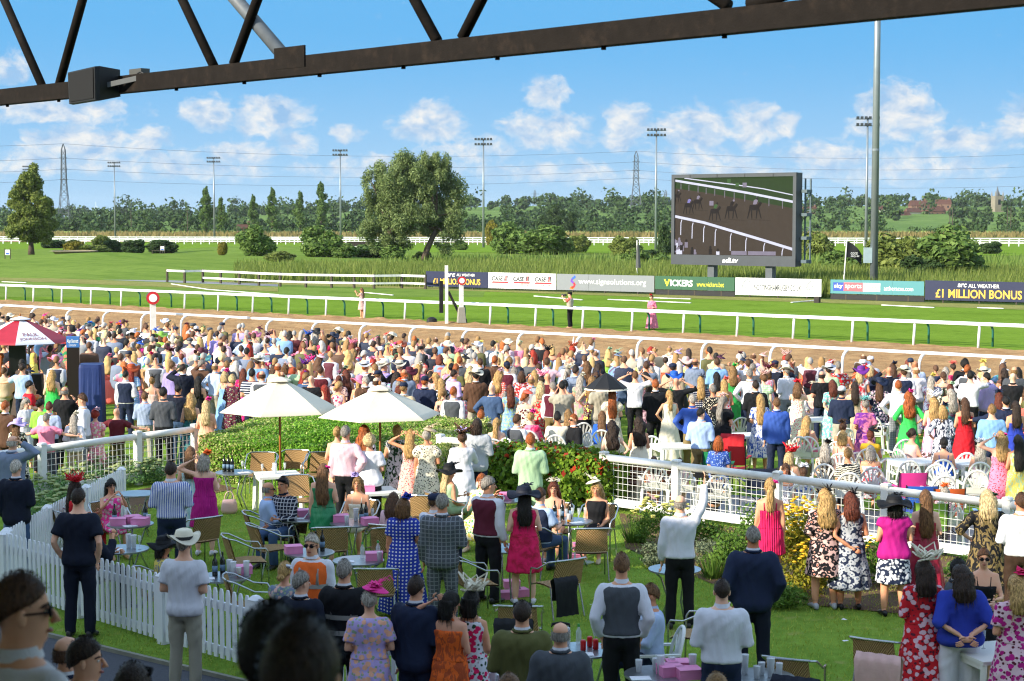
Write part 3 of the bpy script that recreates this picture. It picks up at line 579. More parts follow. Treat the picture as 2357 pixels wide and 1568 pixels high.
# golf tee signs
for (px, py, lb) in [(18, 612, 'small golf tee sign at the left frame edge'), (374, 591, 'small golf tee sign beside the dark hedge bushes'), (430 / 2357 * 2357 + 5, 573, 'small golf tee sign between hedge bush and lone sapling')][:2]:
    c = gz(px, py); t = tag(empty('tee_sign', (c.x, c.y, gh(c.x, c.y))), lb, 'sign')
    for s in (-.3, .3): MB().box((s, 0, .6), (.08, .08, 1.2)).build('post', DT, t)
    MB().box((0, -.02, .75), (.52, .05, .6)).build('panel', PW_, t); MB().box((0, -.05, .6), (.36, .012, .16)).build('print', PBLUE, t)
c = gz(363, 592); t = tag(empty('park_bench', (c.x, c.y, gh(c.x, c.y))), 'dark bench on the golf course beside the tee sign', 'bench'); MB().box((0, 0, .45), (1.7, .4, .06)).build('seat', DT, t)
for s in (-.7, .7): MB().box((s, 0, .21), (.08, .35, .42)).build('leg', DT, t)
# ================================================================== PLANTS
def leafmat(name, c1, c2, c3=None, trans=.25, rough=.6):
    m = bpy.data.materials.new(name); m.use_nodes = True; t = m.node_tree; t.nodes.clear(); gg = NT(t)
    r = gg.n('ShaderNodeNewGeometry').outputs['Random Per Island']; co = gg.n('ShaderNodeTexCoord').outputs['Object']
    f = gg.math('ADD', gg.math('MULTIPLY', r, .6), gg.math('MULTIPLY', gg.noise(co, .9, 2), .4))
    c = gg.ramp(f, (.2, hexc(c1)), (.75, hexc(c2)), (.97, hexc(c3 or c2)))
    b = gg.n('ShaderNodeBsdfPrincipled', i_Roughness=rough); b.inputs['Specular IOR Level'].default_value = .1; gg.put(b.inputs['Base Color'], c)
    tr = gg.n('ShaderNodeBsdfTranslucent'); gg.put(tr.inputs[0], c); mx = gg.n('ShaderNodeMixShader'); mx.inputs[0].default_value = trans
    o = gg.n('ShaderNodeOutputMaterial'); t.links.new(b.outputs[0], mx.inputs[1]); t.links.new(tr.outputs[0], mx.inputs[2]); t.links.new(mx.outputs[0], o.inputs[0]); return m
def unit(v): return v / np.maximum(np.linalg.norm(v, axis=-1, keepdims=True), 1e-9)
def leaf_quads(Cn, N, size, asp=.5, droop=0.0, rng=NR):
    n = len(Cn); N = unit(N); rnd = rng.normal(size=(n, 3)); T = unit(np.cross(N, rnd))
    if droop: T = unit(T * (1 - droop) + np.array([0, 0, -1.0]) * droop)
    B = unit(np.cross(N, T)); size = np.broadcast_to(size, n)[:, None]
    V = np.stack([Cn - T * size * .5, Cn + B * size * asp * .5, Cn + T * size * .5, Cn - B * size * asp * .5], 1).reshape(-1, 3); return V, np.arange(n * 4).reshape(-1, 4)
def blob_points(blobs, n, rng=NR, inner=.55, nz=.7):
    bl = np.array(blobs, float); w = (bl[:, 3] * bl[:, 4] + bl[:, 4] * bl[:, 5] + bl[:, 3] * bl[:, 5]); w /= w.sum(); i = rng.choice(len(bl), n, p=w)
    d = unit(rng.normal(size=(n, 3))); r = rng.uniform(inner, 1.0, n)[:, None] ** .7; c = bl[i, :3] + d * bl[i, 3:6] * r
    return c, unit(d / bl[i, 3:6] + 1e-6) + rng.normal(size=(n, 3)) * nz
def clumps(env, k, lo=.22, hi=.38, rng=NR, bias=0.0):
    """k sub-clumps spread through the ellipsoids of env"""
    out = []
    for q in range(k):
        e = env[rng.integers(len(env))]; d = unit(rng.normal(size=3)); r = rng.uniform(.35, .92) ; s = rng.uniform(lo, hi)
        out.append((e[0] + d[0] * e[3] * r, e[1] + d[1] * e[4] * r, e[2] + d[2] * e[5] * r, e[3] * s, e[4] * s, e[5] * s * .85))
    return out
def limbs(mb, base, h, r, tips, rng):
    mb.tube([base, Vector(base) + Vector((rng.uniform(-.1, .1) * h * .3, 0, h * .5)), Vector(base) + Vector((rng.uniform(-.1, .1) * h * .3, 0, h))], [r, r * .75, r * .5], 9)
    top = Vector(base) + Vector((0, 0, h * .8))
    for t in tips: t = Vector(t); mb.tube([top, (top + t) / 2 + Vector((0, 0, .1 * h)), t], [r * .5, r * .3, r * .08], 6)
BARK = M('bark', '5b4f42', .9, .4, 6, .6, 20)
LW = leafmat('willow_leaf', '5c6e42', '86965f', 'aab486'); LO = leafmat('olive_leaf', '5c6a32', '7d8a46', '9aa05c'); LP = leafmat('poplar_leaf', '466030', '688244', '869a58'); LB = leafmat('bush_leaf', '506c34', '728a48', '98a25c'); LD = leafmat('dark_leaf', '33482a', '4a5f36', '5f7242'); LG2 = leafmat('golden_leaf', '6d6b2c', '8f8838', 'aca04a'); LF = leafmat('woodland_leaf', '31482c', '4a6038', '6c7a42', .12)
# ---- big willow, two leaning trunks
def tree(name, label, loc, h, env, nl, size, m, trunk=(.35, .35), ntips=6, cl=40, asp=.45, droop=0.0, seed=1, cat='tree', lo=.22, hi=.38, trunks=None, group=None):
    rng = np.random.default_rng(seed); t = tag(empty(name, loc), label, cat, group)
    bl = clumps(env, cl, lo, hi, rng); c, n = blob_points(bl, nl, rng, .15, 1.0); V, F = leaf_quads(c, n, rng.uniform(.6, 1.3, nl) * size, asp, droop, rng)
    obj('crown', mesh_np('crown', V, F, [m]), None, t); mb = MB()
    for k, (bx, by, lean) in enumerate(trunks or [(0, 0, 0)]):
        tips = [(b[0], b[1], b[2]) for b in bl[k::max(2, len(bl) // (ntips * (len(trunks or [1]))))][:ntips]]; mb2 = MB(); th = h * trunk[1]
        top = Vector((bx + lean, by, th)); mb2.tube([(bx, by, -.1), (bx + lean * .4, by, th * .5), top], [trunk[0], trunk[0] * .8, trunk[0] * .6], 9)
        for tp in tips: tp = Vector(tp); mb2.tube([top, top.lerp(tp, .5) + Vector((0, 0, .03 * h)), tp], [trunk[0] * .5, trunk[0] * .28, .02], 6)
        mb2.build('trunk', BARK, t, smooth=True)
    return t
w0 = gz(935, 615)
tree('willow_tree', 'large grey-green willow with two leaning trunks beside the reeds', (w0.x, w0.y, 0), 13.5,
     [(-2.6, 0, 6.6, 2.6, 2.6, 4.2), (-1.0, .5, 8.6, 2.8, 2.8, 4.6), (1.6, 0, 8.8, 2.6, 2.8, 4.4), (4.2, .6, 7.2, 2.7, 2.6, 4.6), (-3.6, 0, 8.4, 1.5, 1.8, 3.2), (3.6, 0, 9.8, 1.6, 1.8, 3.2), (.4, -.8, 5.6, 3.0, 2.2, 3.0), (5.4, 0, 6.4, 1.5, 1.5, 2.2), (-3.2, 0, 3.6, 2.2, 2.0, 2.6), (3.4, 0, 4.2, 2.6, 2.0, 2.8), (.6, 0, 9.2, 2.6, 2.4, 3.6), (-1.4, 0, 4.0, 2.4, 2.0, 2.4)],
     78000, .35, LW, (.42, .3), 9, 230, .3, .35, 3, lo=.2, hi=.42, trunks=[(-1.4, 0, -.5), (1.7, 0, 1.6)])
c = gz(72, 590); z = gh(c.x, c.y)
tree('lime_tree', 'tall rounded olive-green tree at the left edge of the course', (c.x, c.y, z), 12.6, [(-1.1, 0, 4.0, 2.9, 3.2, 2.8), (1.1, 0, 4.0, 2.9, 3.2, 2.8), (0, 0, 7.0, 3.3, 3.1, 3.4), (0, 0, 5.0, 3.6, 3.2, 3.4), (.1, 0, 10.0, 2.2, 2.1, 2.7)], 44000, .42, LO, (.5, .14), 8, 130, .5, .1, 4, lo=.2, hi=.36)
# ---- poplars share one crown
rng = np.random.default_rng(9); env = [(0, 0, 3.0, 1.7, 1.7, 2.6), (0, 0, 6.5, 1.9, 1.9, 3.4), (0, 0, 10.5, 1.5, 1.5, 3.2), (.1, 0, 13.4, .8, .8, 2.0)]
bl = clumps(env, 60, .28, .5, rng); cc, nn = blob_points(bl, 6500, rng, .3); PV, PF = leaf_quads(cc, nn, rng.uniform(.5, 1.1, 6500) * .6, .6, 0, rng); PME = mesh_np('crown', PV, PF, [LP])
PT = MB().tube([(0, 0, -.2), (0, 0, 12)], [.3, .08], 7).mesh('trunk'); ordn = ['first', 'second', 'third', 'fourth', 'fifth', 'sixth']
for k, (px, pt, pb) in enumerate([(477, 431, 545), (511, 455, 541), (584, 449, 532), (628, 433, 530), (692, 441, 532), (740, 420, 533)]):
    d = 560; s = (pb - pt) / FPX * d / 15.4; t = tag(empty('poplar_tree', ((px - CX) / FPX * d, d, at(px, pb, d).z), RN.uniform(0, 6)), f'{ordn[k]} slender dark poplar from the left in the row', 'tree', 'row of slender poplars')
    obj('crown', PME, None, t, scale=(s * 1.25, s * 1.25, s * 1.03)); obj('trunk', PT, BARK, t, scale=s)
# ---- bushes: two shared crowns
def bush_mesh(seed, m, n=7000, size=.12, flat=1.0):
    rng = np.random.default_rng(seed); bl = clumps([(0, 0, .42, .42, .42, .44)], 34, .3, .5, rng) + [(0, 0, .25, .42, .42, .3)]
    c, nn = blob_points(bl, n, rng, .55); V, F = leaf_quads(c, nn, rng.uniform(.5, 1.2, n) * size, .5, 0, rng); V[:, 2] = np.maximum(V[:, 2], 0); return mesh_np('foliage', V, F, [m])
BM = {'g': [bush_mesh(1, LB), bush_mesh(2, LB)], 'd': [bush_mesh(3, LD), bush_mesh(4, LD)], 'y': [bush_mesh(5, LG2), bush_mesh(6, LG2)], 'o': [bush_mesh(7, LO)]}
STEM = MB(); 
for a in range(5): STEM.tube([(0, 0, 0), (.2 * math.cos(a * 1.26), .2 * math.sin(a * 1.26), .5)], [.03, .01], 5)
STEM = STEM.mesh('stems')
def bush(px, pb, w, h, kind, label, cat='bush', name='bush'):
    p = gz(px, pb); d = p.y; z = gh(p.x, p.y); t = tag(empty(name, (p.x, d, z), RN.uniform(0, 6.28)), label, cat); sx, sh = w / FPX * d, h / FPX * d
    obj('foliage', RN.choice(BM[kind]), None, t, scale=(sx, sx, sh)); obj('stems', STEM, BARK, t, scale=(sx, sx, sh)); return t
for a in [(595, 600, 104, 80, 'g', 'big round green bush left of the other big round bush'), (738, 603, 112, 80, 'g', 'big round bush between left round bush and the willow'), (795, 604, 60, 36, 'g', 'low bright bush at the foot of the second round bush'),
          (172, 590, 60, 40, 'y', 'golden-brown bush right of the left round tree'), (215, 590, 90, 26, 'o', 'low spreading olive bush beside the golden-brown bush'), (168, 575, 48, 26, 'd', 'dark green bush behind the golden-brown bush'), (232, 573, 52, 38, 'o', 'rounded bush with autumn tint left of second mast'), (125, 572, 70, 26, 'd', 'dark low bush beside the left round tree trunk'),
          (262, 587, 56, 34, 'd', 'first of three dark clipped bushes from the left'), (306, 590, 64, 40, 'd', 'tallest dark clipped bush in the row of three'), (375, 588, 84, 34, 'd', 'widest dark clipped bush behind the bench'), (512, 598, 28, 40, 'y', 'lone small yellow sapling on the golf course'),
          (1168, 584, 90, 76, 'g', 'grey-green bush at left of the central bush group'), (1252, 586, 130, 76, 'g', 'largest bush of the central group left of screen'), (1290, 586, 78, 50, 'g', 'low rounded bush in front of the central bush group'), (1330, 582, 60, 50, 'o', 'olive bush at right end of the central group'), (1132, 565, 34, 66, 'y', 'slim yellowing young tree beside the right-of-willow mast'),
          (1060, 576, 40, 24, 'g', 'small bush beside the mast right of the willow'), (1440, 598, 80, 66, 'o', 'loose bush left of the furled flagpole'), (1490, 606, 66, 34, 'd', 'dark bush by the furled flagpole'), (1462, 620, 70, 52, 'g', 'rounded bush behind the furled flagpole'), (1530, 595, 44, 86, 'd', 'tall dark bush at the left edge of the screen'), (1530, 622, 80, 36, 'g', 'low bush under the screen left corner'),
          (1880, 600, 100, 80, 'o', 'olive scrub right of the video screen'), (1930, 640, 110, 70, 'g', 'green scrub under the flying black flag'), (2065, 648, 160, 132, 'o', 'large loose bush right of the tall grey pole'), (2190, 654, 190, 140, 'g', 'largest loose bush at right behind the boards'), (2120, 656, 110, 80, 'd', 'dark bush between the two large right bushes'), (1985, 640, 70, 60, 'g', 'small bush left of the tall grey pole'), (2280, 585, 60, 34, 'd', 'small dark bush by far fence at right'),
          (905, 616, 70, 50, 'g', 'shrub growing round the left willow trunk'), (975, 612, 50, 36, 'o', 'shrub growing round the right willow trunk'), (855, 600, 120, 40, 'g', 'low green shrub left of the willow'), (645, 615, 80, 30, 'o', 'low tussock bush between the two round bushes and the fence')]: bush(*a)
c = gz(1284, 532); tree('woodland_tree', 'broad dark tree standing behind the central bush group', (c.x * .78, c.y * .78, 0), 9, [(-2.5, 0, 4.5, 4.2, 3.5, 3.6), (2.5, 0, 4.6, 4.2, 3.5, 3.9), (0, 0, 6, 4, 3.5, 3.4)], 9000, .55, LD, (.4, .3), 6, 50, .6, 0, 12)
# ---- far woodland
rng = np.random.default_rng(21); Vs, ns = [], 0
def wood(px, d, h, w, zg, nl, s, rng):
    x = (px - CX) / FPX * d; bl = clumps([(x, d, zg + h * .52, w / 2, w / 2, h * .48)], 7, .4, .62, rng) + [(x, d, zg + h * .3, w * .42, w * .4, h * .3)]
    c, nn = blob_points(bl, nl, rng, .5); return leaf_quads(c, nn, rng.uniform(.6, 1.3, nl) * s, .8, 0, rng)[0]
for d0, d1, cnt, h0, h1, nl, s in [(600, 720, 230, 3.5, 8.5, 160, 1.3), (760, 1000, 260, 5, 9.5, 130, 1.7), (1050, 1500, 340, 6, 11, 110, 2.2)]:
    for k in range(cnt):
        px = rng.uniform(-60, 2420); d = rng.uniform(d0, d1); x = (px - CX) / FPX * d; zg = hz(x, d)
        if 1085 < px < 1165 and d < 1700 and rng.random() < .75 and d > 740: continue
        if px > 1840 and d < 1000 and (rng.random() < .2 or min(abs(px - h_) for h_ in (1862, 2030, 2112, 2098, 2168, 2150, 2075, 2292)) < 14): continue
        if 300 < px < 800 and d < 760 and rng.random() < .3: continue
        h = rng.uniform(h0, h1) * (1.55 if rng.random() < .12 else rng.uniform(.75, 1.05)); Vs.append(wood(px, d, h, h * rng.uniform(.75, 1.3), zg, nl, s, rng))
for k in range(170):      # low hedge line at the edge of the pale field
    px = rng.uniform(-60, 2420); d = rng.uniform(520, 590); Vs.append(wood(px, d, rng.uniform(1.6, 3.4), rng.uniform(4, 9), 0, 55, .7, rng))
V = np.concatenate(Vs); tag(obj('far_woodland', mesh_np('far_woodland', V, np.arange(len(V)).reshape(-1, 4), [LF])), 'distant mixed woodland and hedges along the horizon', 'woodland', kind='stuff')
# ---- reeds and rough grass behind the boards
def blades(n, area, h0, h1, w, rng, z=0.0, lean=.18):
    p = np.array([area(rng) for _ in range(n)]); h = rng.uniform(h0, h1, n); a = rng.uniform(0, np.pi, n); dx = np.stack([np.cos(a), np.sin(a) * .6], 1) * w * rng.uniform(.6, 1.3, n)[:, None]
    ln = rng.normal(size=(n, 2)) * lean * h[:, None] + np.array([.10, 0]) * h[:, None]; zz = np.full((n, 1), z)
    return np.stack([np.concatenate([p - dx, zz], 1), np.concatenate([p + dx, zz], 1), np.concatenate([p + ln, zz + h[:, None]], 1)], 1).reshape(-1, 3)
REED = leafmat('reed', '556a30', '7f8c44', 'bcb67c', .3); rng = np.random.default_rng(31)
def reed_area(r):
    px = r.uniform(850, 2420); f = r.random() ** 1.3; lo = bline(px).y + (9 if 1540 < px < 1850 else 2.2); hi = lo + (46 if px > 1000 else 30); d = lo + (hi - lo) * f; return ((px - CX) / FPX * d, d)
V = blades(46000, reed_area, .8, 1.75, .085, rng); 
def tuss(r):
    px = r.uniform(540, 860); py = r.uniform(618, 652); p = gz(px, py); return (p.x, p.y)
V = np.concatenate([V, blades(7000, tuss, .5, 1.3, .07, rng, .1)]); tag(obj('reed_bed', mesh_np('reed_bed', V, np.arange(len(V)).reshape(-1, 3), [REED])), 'tall green reeds growing behind the advertising boards', 'reeds', kind='stuff')
def bank(r):
    px = r.uniform(880, 2420); d = r.uniform(150, 215); return ((px - CX) / FPX * d, d)
V = blades(15000, bank, .6, 1.5, .14, rng); tag(obj('rough_grass', mesh_np('rough_grass', V, np.arange(len(V)).reshape(-1, 3), [leafmat('bank_grass', '5f7a38', '7e9348', 'a09c62', .3)])), 'rough grass bank beyond the reeds', 'grass', kind='stuff')
def brown(r):
    px = r.uniform(-40, 2420); d = r.uniform(470, 520); return ((px - CX) / FPX * d, d)
V = blades(9000, brown, .7, 1.8, .4, rng); tag(obj('dry_grass', mesh_np('dry_grass', V, np.arange(len(V)).reshape(-1, 3), [leafmat('dry_stalk', '7c7448', '8f7f55', '6f7a40', .3)])), 'strip of dry brown grass before the far hedges', 'grass', kind='stuff')
# ---- village on the hill
BRK = M('village_brick', '7f6252', .8, .25, 1); RND = M('village_render', 'd8d2c2', .8, .1, 1); RTL = M('red_tiles', '5c3d31', .8, .3, 2); STN = M('church_stone', '8a8474', .85, .25, .6); GLS = M('dark_glass', '232c33', .2)
def house(px, py, d, w, h, label, wm, rot=.3):
    w *= .75; h *= .85; x = (px - CX) / FPX * d; z = at(px, py, d).z; t = tag(empty('house', (x, d, z - h), rot), label, 'house'); dp = w * .6
    MB().box((0, 0, h / 2 - 2), (w, dp, h + 4)).build('wall', wm, t); rf = MB().add([(-w / 2 - .3, -dp / 2 - .3, h), (w / 2 + .3, -dp / 2 - .3, h), (w / 2 + .3, dp / 2 + .3, h), (-w / 2 - .3, dp / 2 + .3, h), (-w / 2, 0, h + dp * .5), (w / 2, 0, h + dp * .5)], [(0, 1, 5, 4), (2, 3, 4, 5), (1, 2, 5), (3, 0, 4)]).build('roof', RTL, t)
    MB().box((w * .35, 0, h + dp * .5), (.9, .7, 2.0)).build('chimney', BRK, rf)
    for k in (-1, 0, 1): MB().box((k * w * .3, -dp / 2 - .02, h * .62), (.9, .06, 1.1)).build('window', GLS, t)
for a in [(1862, 487, 960, 12, 5, 'red-roofed house just right of the screen ladder', BRK), (2030, 483, 1000, 13, 5, 'white-walled house right of the tall grey pole', RND), (2112, 474, 1010, 14, 5, 'large red-roofed house in the hill village', BRK, .1), (2098, 489, 960, 11, 4.5, 'pale cottage below the large red-roofed house', RND, .4), (2168, 470, 1030, 12, 5, 'red-roofed house highest in the village left of church', BRK, -.2), (2150, 487, 960, 13, 4.5, 'long brick house low in the hill village', BRK, .2), (1665, 474, 990, 12, 5, 'house roof hidden behind the video screen', BRK), (563, 526, 575, 6, 2.4, 'red-roofed barn behind the third poplar', BRK, .3), (1695, 486, 900, 11, 5, 'white cottage left of the far pylon', RND), (2075, 497, 930, 11, 4, 'small brick house at the foot of the village', BRK, .5)]:
    if a[0] in (1665, 1695): continue
    house(*a)
d = 1000; x = (2292 - CX) / FPX * d; zt = at(2292, 451, d).z; ch = tag(empty('church_tower', (x, d, zt - 14), .2), 'grey stone church tower with short spire on the hill', 'church')
MB().box((0, 0, 5.5), (5.2, 5.2, 17)).build('tower', STN, ch); MB().lathe([(1.2, 14), (.1, 19.5)], 8, (0, 0, 0)).build('spire', M('lead', '5d6266', .6), ch)
for sx in (-1, 1):
    for sy in (-1, 1): MB().lathe([(.4, 14), (.35, 15.2), (.05, 16.8)], 6, (sx * 2.3, sy * 2.3, 0)).build('pinnacle', STN, ch)
MB().box((0, -2.63, 10.4), (1.6, .1, 3.0)).build('belfry_window', GLS, ch)
for k, px in enumerate((2184, 2190, 2316, 2324, 1777, 890 / 2357 * 805 + 0, 1268 * .3418)):
    d = 620; x = (px - CX) / FPX * d; tag(MB().tube([(0, 0, 0), (0, 0, 9 if k < 4 else 8)], [.18, .12], 6).build('wooden_pole', DT, loc=(x, d, 0)), ['first', 'second', 'third', 'fourth', 'fifth', 'sixth', 'seventh'][k] + ' of the distant wooden poles counted from ' + 'the church', 'pole', 'wooden poles by far woods')
# ================================================================== PEOPLE
def pattern_mat(kind, attr=False):
    m, gg, b = newmat('cloth_' + kind); co0 = gg.n('ShaderNodeTexCoord').outputs['Object']
    oi = gg.n('ShaderNodeObjectInfo'); base = oi.outputs['Color']; rnd = oi.outputs['Random']
    off = gg.n('ShaderNodeCombineXYZ'); gg.put(off.inputs[0], gg.math('MULTIPLY', rnd, 13.0)); gg.put(off.inputs[2], gg.math('MULTIPLY', rnd, 7.0)); co = gg.vec('ADD', co0, off.outputs[0])
    def at_(nm): 
        n = gg.n('ShaderNodeAttribute'); n.attribute_type = 'OBJECT'; n.attribute_name = nm; return n.outputs['Color']
    c2, c3 = at_('second'), at_('third'); sp = gg.n('ShaderNodeSeparateXYZ'); gg.put(sp.inputs[0], co0); x, y, z = sp.outputs
    def vor(scale, feat='F1', rand=1.0):
        v = gg.n('ShaderNodeTexVoronoi', feature=feat); gg.put(v.inputs['Vector'], co); v.inputs['Scale'].default_value = scale; v.inputs['Randomness'].default_value = rand; return v
    wr = gg.n('ShaderNodeVectorMath', operation='MULTIPLY'); gg.put(wr.inputs[0], co); wr.inputs[1].default_value = (1, 1, .45)
    h = gg.noise(wr.outputs[0], 7, 5, .6, 1.6); hs = .4; col = base
    if kind == 'floral':
        n = gg.math('MULTIPLY', gg.math('SUBTRACT', gg.noise(co, 30, 3), .5), .35); d = gg.math('ADD', vor(15).outputs['Distance'], n)
        col = gg.mix(gg.step(gg.math('ADD', vor(22).outputs['Distance'], n), .38, .3), base, c3); col = gg.mix(gg.step(d, .46, .4), col, c2)
    elif kind == 'tiny':
        col = gg.mix(gg.step(gg.math('ADD', vor(30).outputs['Distance'], gg.math('MULTIPLY', gg.noise(co, 60, 2), .2)), .5, .38), base, c2)
    elif kind == 'leopard':
        n = gg.math('MULTIPLY', gg.math('SUBTRACT', gg.noise(co, 26, 3), .5), .5); d = gg.math('ADD', vor(16).outputs['Distance'], n)
        col = gg.mix(gg.math('MULTIPLY', gg.step(d, .62, .54), gg.step(d, .2, .28)), base, c2); col = gg.mix(gg.step(d, .2, .12), col, c3)
    elif kind == 'stripe': col = gg.mix(gg.step(gg.math('SINE', gg.math('MULTIPLY', x, 260.0)), -.1, .3), base, c2)
    elif kind == 'hoop': col = gg.mix(gg.step(gg.math('SINE', gg.math('MULTIPLY', z, 110.0)), .1, .4), base, c2)
    elif kind == 'check':
        a = gg.step(gg.math('SINE', gg.math('MULTIPLY', x, 120.0)), .72, .9); b2 = gg.step(gg.math('SINE', gg.math('MULTIPLY', z, 120.0)), .72, .9); col = gg.mix(gg.math('MULTIPLY', gg.math('MAXIMUM', a, b2), .7), base, c2)
    elif kind == 'polka':
        fx = gg.math('SUBTRACT', gg.math('FRACT', gg.math('MULTIPLY', x, 20.0)), .5); fz = gg.math('SUBTRACT', gg.math('FRACT', gg.math('MULTIPLY', z, 20.0)), .5)
        col = gg.mix(gg.step(gg.math('ADD', gg.math('MULTIPLY', fx, fx), gg.math('MULTIPLY', fz, fz)), .07, .05), base, c2)
    elif kind == 'leaf':
        st = gg.n('ShaderNodeVectorMath', operation='MULTIPLY'); gg.put(st.inputs[0], co); st.inputs[1].default_value = (1.6, 1.6, .8); col = gg.mix(gg.step(gg.noise(st.outputs[0], 9, 3, .6, 1.5), .5, .54), base, c2)
    elif kind == 'zebra': col = gg.mix(gg.step(gg.math('SINE', gg.math('ADD', gg.math('MULTIPLY', z, 170.0), gg.math('MULTIPLY', gg.noise(co, 7, 3), 22.0))), -.1, .2), base, c2)
    elif kind == 'pleat': h = gg.math('ADD', gg.math('MULTIPLY', gg.math('SINE', gg.math('ADD', gg.math('MULTIPLY', x, 190.0), gg.math('MULTIPLY', z, 4.0))), .5), h); hs = .6
    elif kind == 'dye': col = gg.mix(gg.step(gg.noise(co, 7, 5, .6, .8), .42, .62), base, c2)
    col = gg.mix(gg.math('MULTIPLY', gg.noise(co, 90, 2), .22), col, gg.mix(1.0, col, (.5, .5, .5, 1), 'MULTIPLY'))
    gg.put(b.inputs['Base Color'], col); b.inputs['Roughness'].default_value = .45 if kind == 'satin' else .8; b.inputs['Specular IOR Level'].default_value = .5 if kind == 'satin' else .2
    bumpit(gg, b, h, hs, .03); return m
CLOTH = {k: pattern_mat(k) for k in ('plain', 'floral', 'tiny', 'leopard', 'stripe', 'hoop', 'check', 'polka', 'leaf', 'zebra', 'pleat', 'dye', 'satin')}
def objcol_mat(name, rough, spec, kind):
    m, gg, b = newmat(name); co = gg.n('ShaderNodeTexCoord').outputs['Object']; base = gg.n('ShaderNodeObjectInfo').outputs['Color']
    if kind == 'hair':
        st = gg.n('ShaderNodeVectorMath', operation='MULTIPLY'); gg.put(st.inputs[0], co); st.inputs[1].default_value = (1, 1, .12); n = gg.noise(st.outputs[0], 90, 4, .65, .4)
        col = gg.mix(gg.step(n, .36, .66), gg.mix(1.0, base, (.38, .34, .3, 1), 'MULTIPLY'), gg.mix(1.0, base, (1.25, 1.2, 1.15, 1), 'MULTIPLY')); bumpit(gg, b, n, .9, .02)
    elif kind == 'skin':
        n = gg.noise(co, 8, 4); col = gg.mix(gg.math('MULTIPLY', gg.step(n, .4, .7), .35), base, gg.mix(1.0, base, (1.0, .72, .62, 1), 'MULTIPLY'))
    else:
        n = gg.noise(co, 40, 3); col = gg.mix(gg.math('MULTIPLY', n, .3), base, gg.mix(1.0, base, (.5, .5, .5, 1), 'MULTIPLY'))
    gg.put(b.inputs['Base Color'], col); b.inputs['Roughness'].default_value = rough; b.inputs['Specular IOR Level'].default_value = spec; return m
SKIN, HAIR, HATM, SHOE = objcol_mat('skin', .55, .35, 'skin'), objcol_mat('hair', .5, .35, 'hair'), objcol_mat('hat_fabric', .75, .2, 'hat'), objcol_mat('shoe_leather', .4, .4, 'shoe')
EYEM, LIPM, BROW = M('eye_white', 'dcd8d2', .3), M('lip', '9a4f48', .5), M('brow', '3a2a20', .8)
COLS = {'white': 'd6d6de', 'cream': 'e6dcc4', 'ivory': 'dcd5c0', 'beige': 'c0ab8c', 'tan': 'b08a5e', 'camel': 'a97f52', 'khaki': '7d6c46', 'stone': 'a8a392', 'grey': '868a90', 'lightgrey': 'aeb2b8', 'charcoal': '4a4e54', 'darkgrey': '3c4046', 'black': '17181c', 'navy': '1f2942', 'darknavy': '161c2c', 'blue': '3858a8', 'royal': '2b3ea4', 'cobalt': '2a5fc0', 'lightblue': 'a3bbe0', 'paleblue': 'aebfdc', 'denim': '3f5678', 'skyblue': '7fa9d8', 'bluegrey': '76839a', 'teal': '2f7c7c', 'turquoise': '6fb8b4', 'mint': 'a8c8a0', 'sage': '93a98a', 'green': '2f9a4a', 'bright green': '3cc258', 'emerald': '15804e', 'olive': '5c5c34', 'lime': '8ec04a', 'darkgreen': '23432f', 'yellow': 'e0cc60', 'mustard': 'c49c28', 'orange': 'e8692a', 'rust': 'b2502c', 'coral': 'ea6a5c', 'peach': 'eeb090', 'red': 'c8202c', 'crimson': 'a81c3a', 'cerise': 'd8205c', 'magenta': 'b01c7c', 'hot pink': 'e83a94', 'pink': 'ea86a4', 'palepink': 'dcb8c4', 'blush': 'dcb4ac', 'lilac': 'b9a6da', 'lavender': '9d8fd0', 'purple': '6c2e8c', 'plum': '4e2440', 'burgundy': '5a1f30', 'maroon': '5e2028', 'brown': '5a4030', 'chocolate': '3a2a20', 'gold': 'c9a85a'}
HAIRC = {'blonde': 'c9a56a', 'paleblonde': 'dcc594', 'dirtyblonde': '9c7a4c', 'brown': '5a3d28', 'darkbrown': '35251a', 'black': '17130f', 'grey': '9a9690', 'white': 'd2ccc2', 'silver': 'b9b4ac', 'ginger': 'b0602a', 'red': '9c2c18', 'auburn': '6e3420', 'pink': 'd88a9c', 'lightbrown': '7a5838'}
SKINS = ['d9a384', 'e0ad90', 'd49a78', 'c98a68', 'e2b49a', 'd59c80', 'b97a56', '7a4e36', '5a3826']
TZ = [.80, .88, .95, 1.05, 1.15, 1.27, 1.36, 1.42, 1.455, 1.48, 1.50, 1.57]
TOR = {'m': ([.13, .17, .175, .166, .168, .188, .198, .186, .145, .09, .066, .06], [.09, .12, .125, .12, .118, .124, .12, .102, .088, .072, .064, .062], [0, -.005, -.005, 0, .005, 0, -.01, -.012, -.012, -.01, -.005, .01]),
       'f': ([.12, .178, .186, .158, .136, .152, .164, .152, .115, .072, .053, .048], [.09, .125, .132, .11, .10, .12, .106, .09, .076, .06, .052, .05], [0, -.012, -.012, 0, .005, .014, 0, -.01, -.01, -.008, -.004, .01])}
def tring(g, z, off=0.0, n=20, dz=0.0, p=2.35, lean=0.0):
    rx, ry, cy = (float(np.interp(z, TZ, t)) for t in TOR[g]); rx += off; ry += off; out = []
    for j in range(n):
        a = 2 * math.pi * j / n; c, s = math.cos(a), math.sin(a); k = (abs(c) ** p + abs(s) ** p) ** (-1 / p); out.append((rx * c * k, cy + ry * s * k + lean * (z - .95), z + dz))
    return out
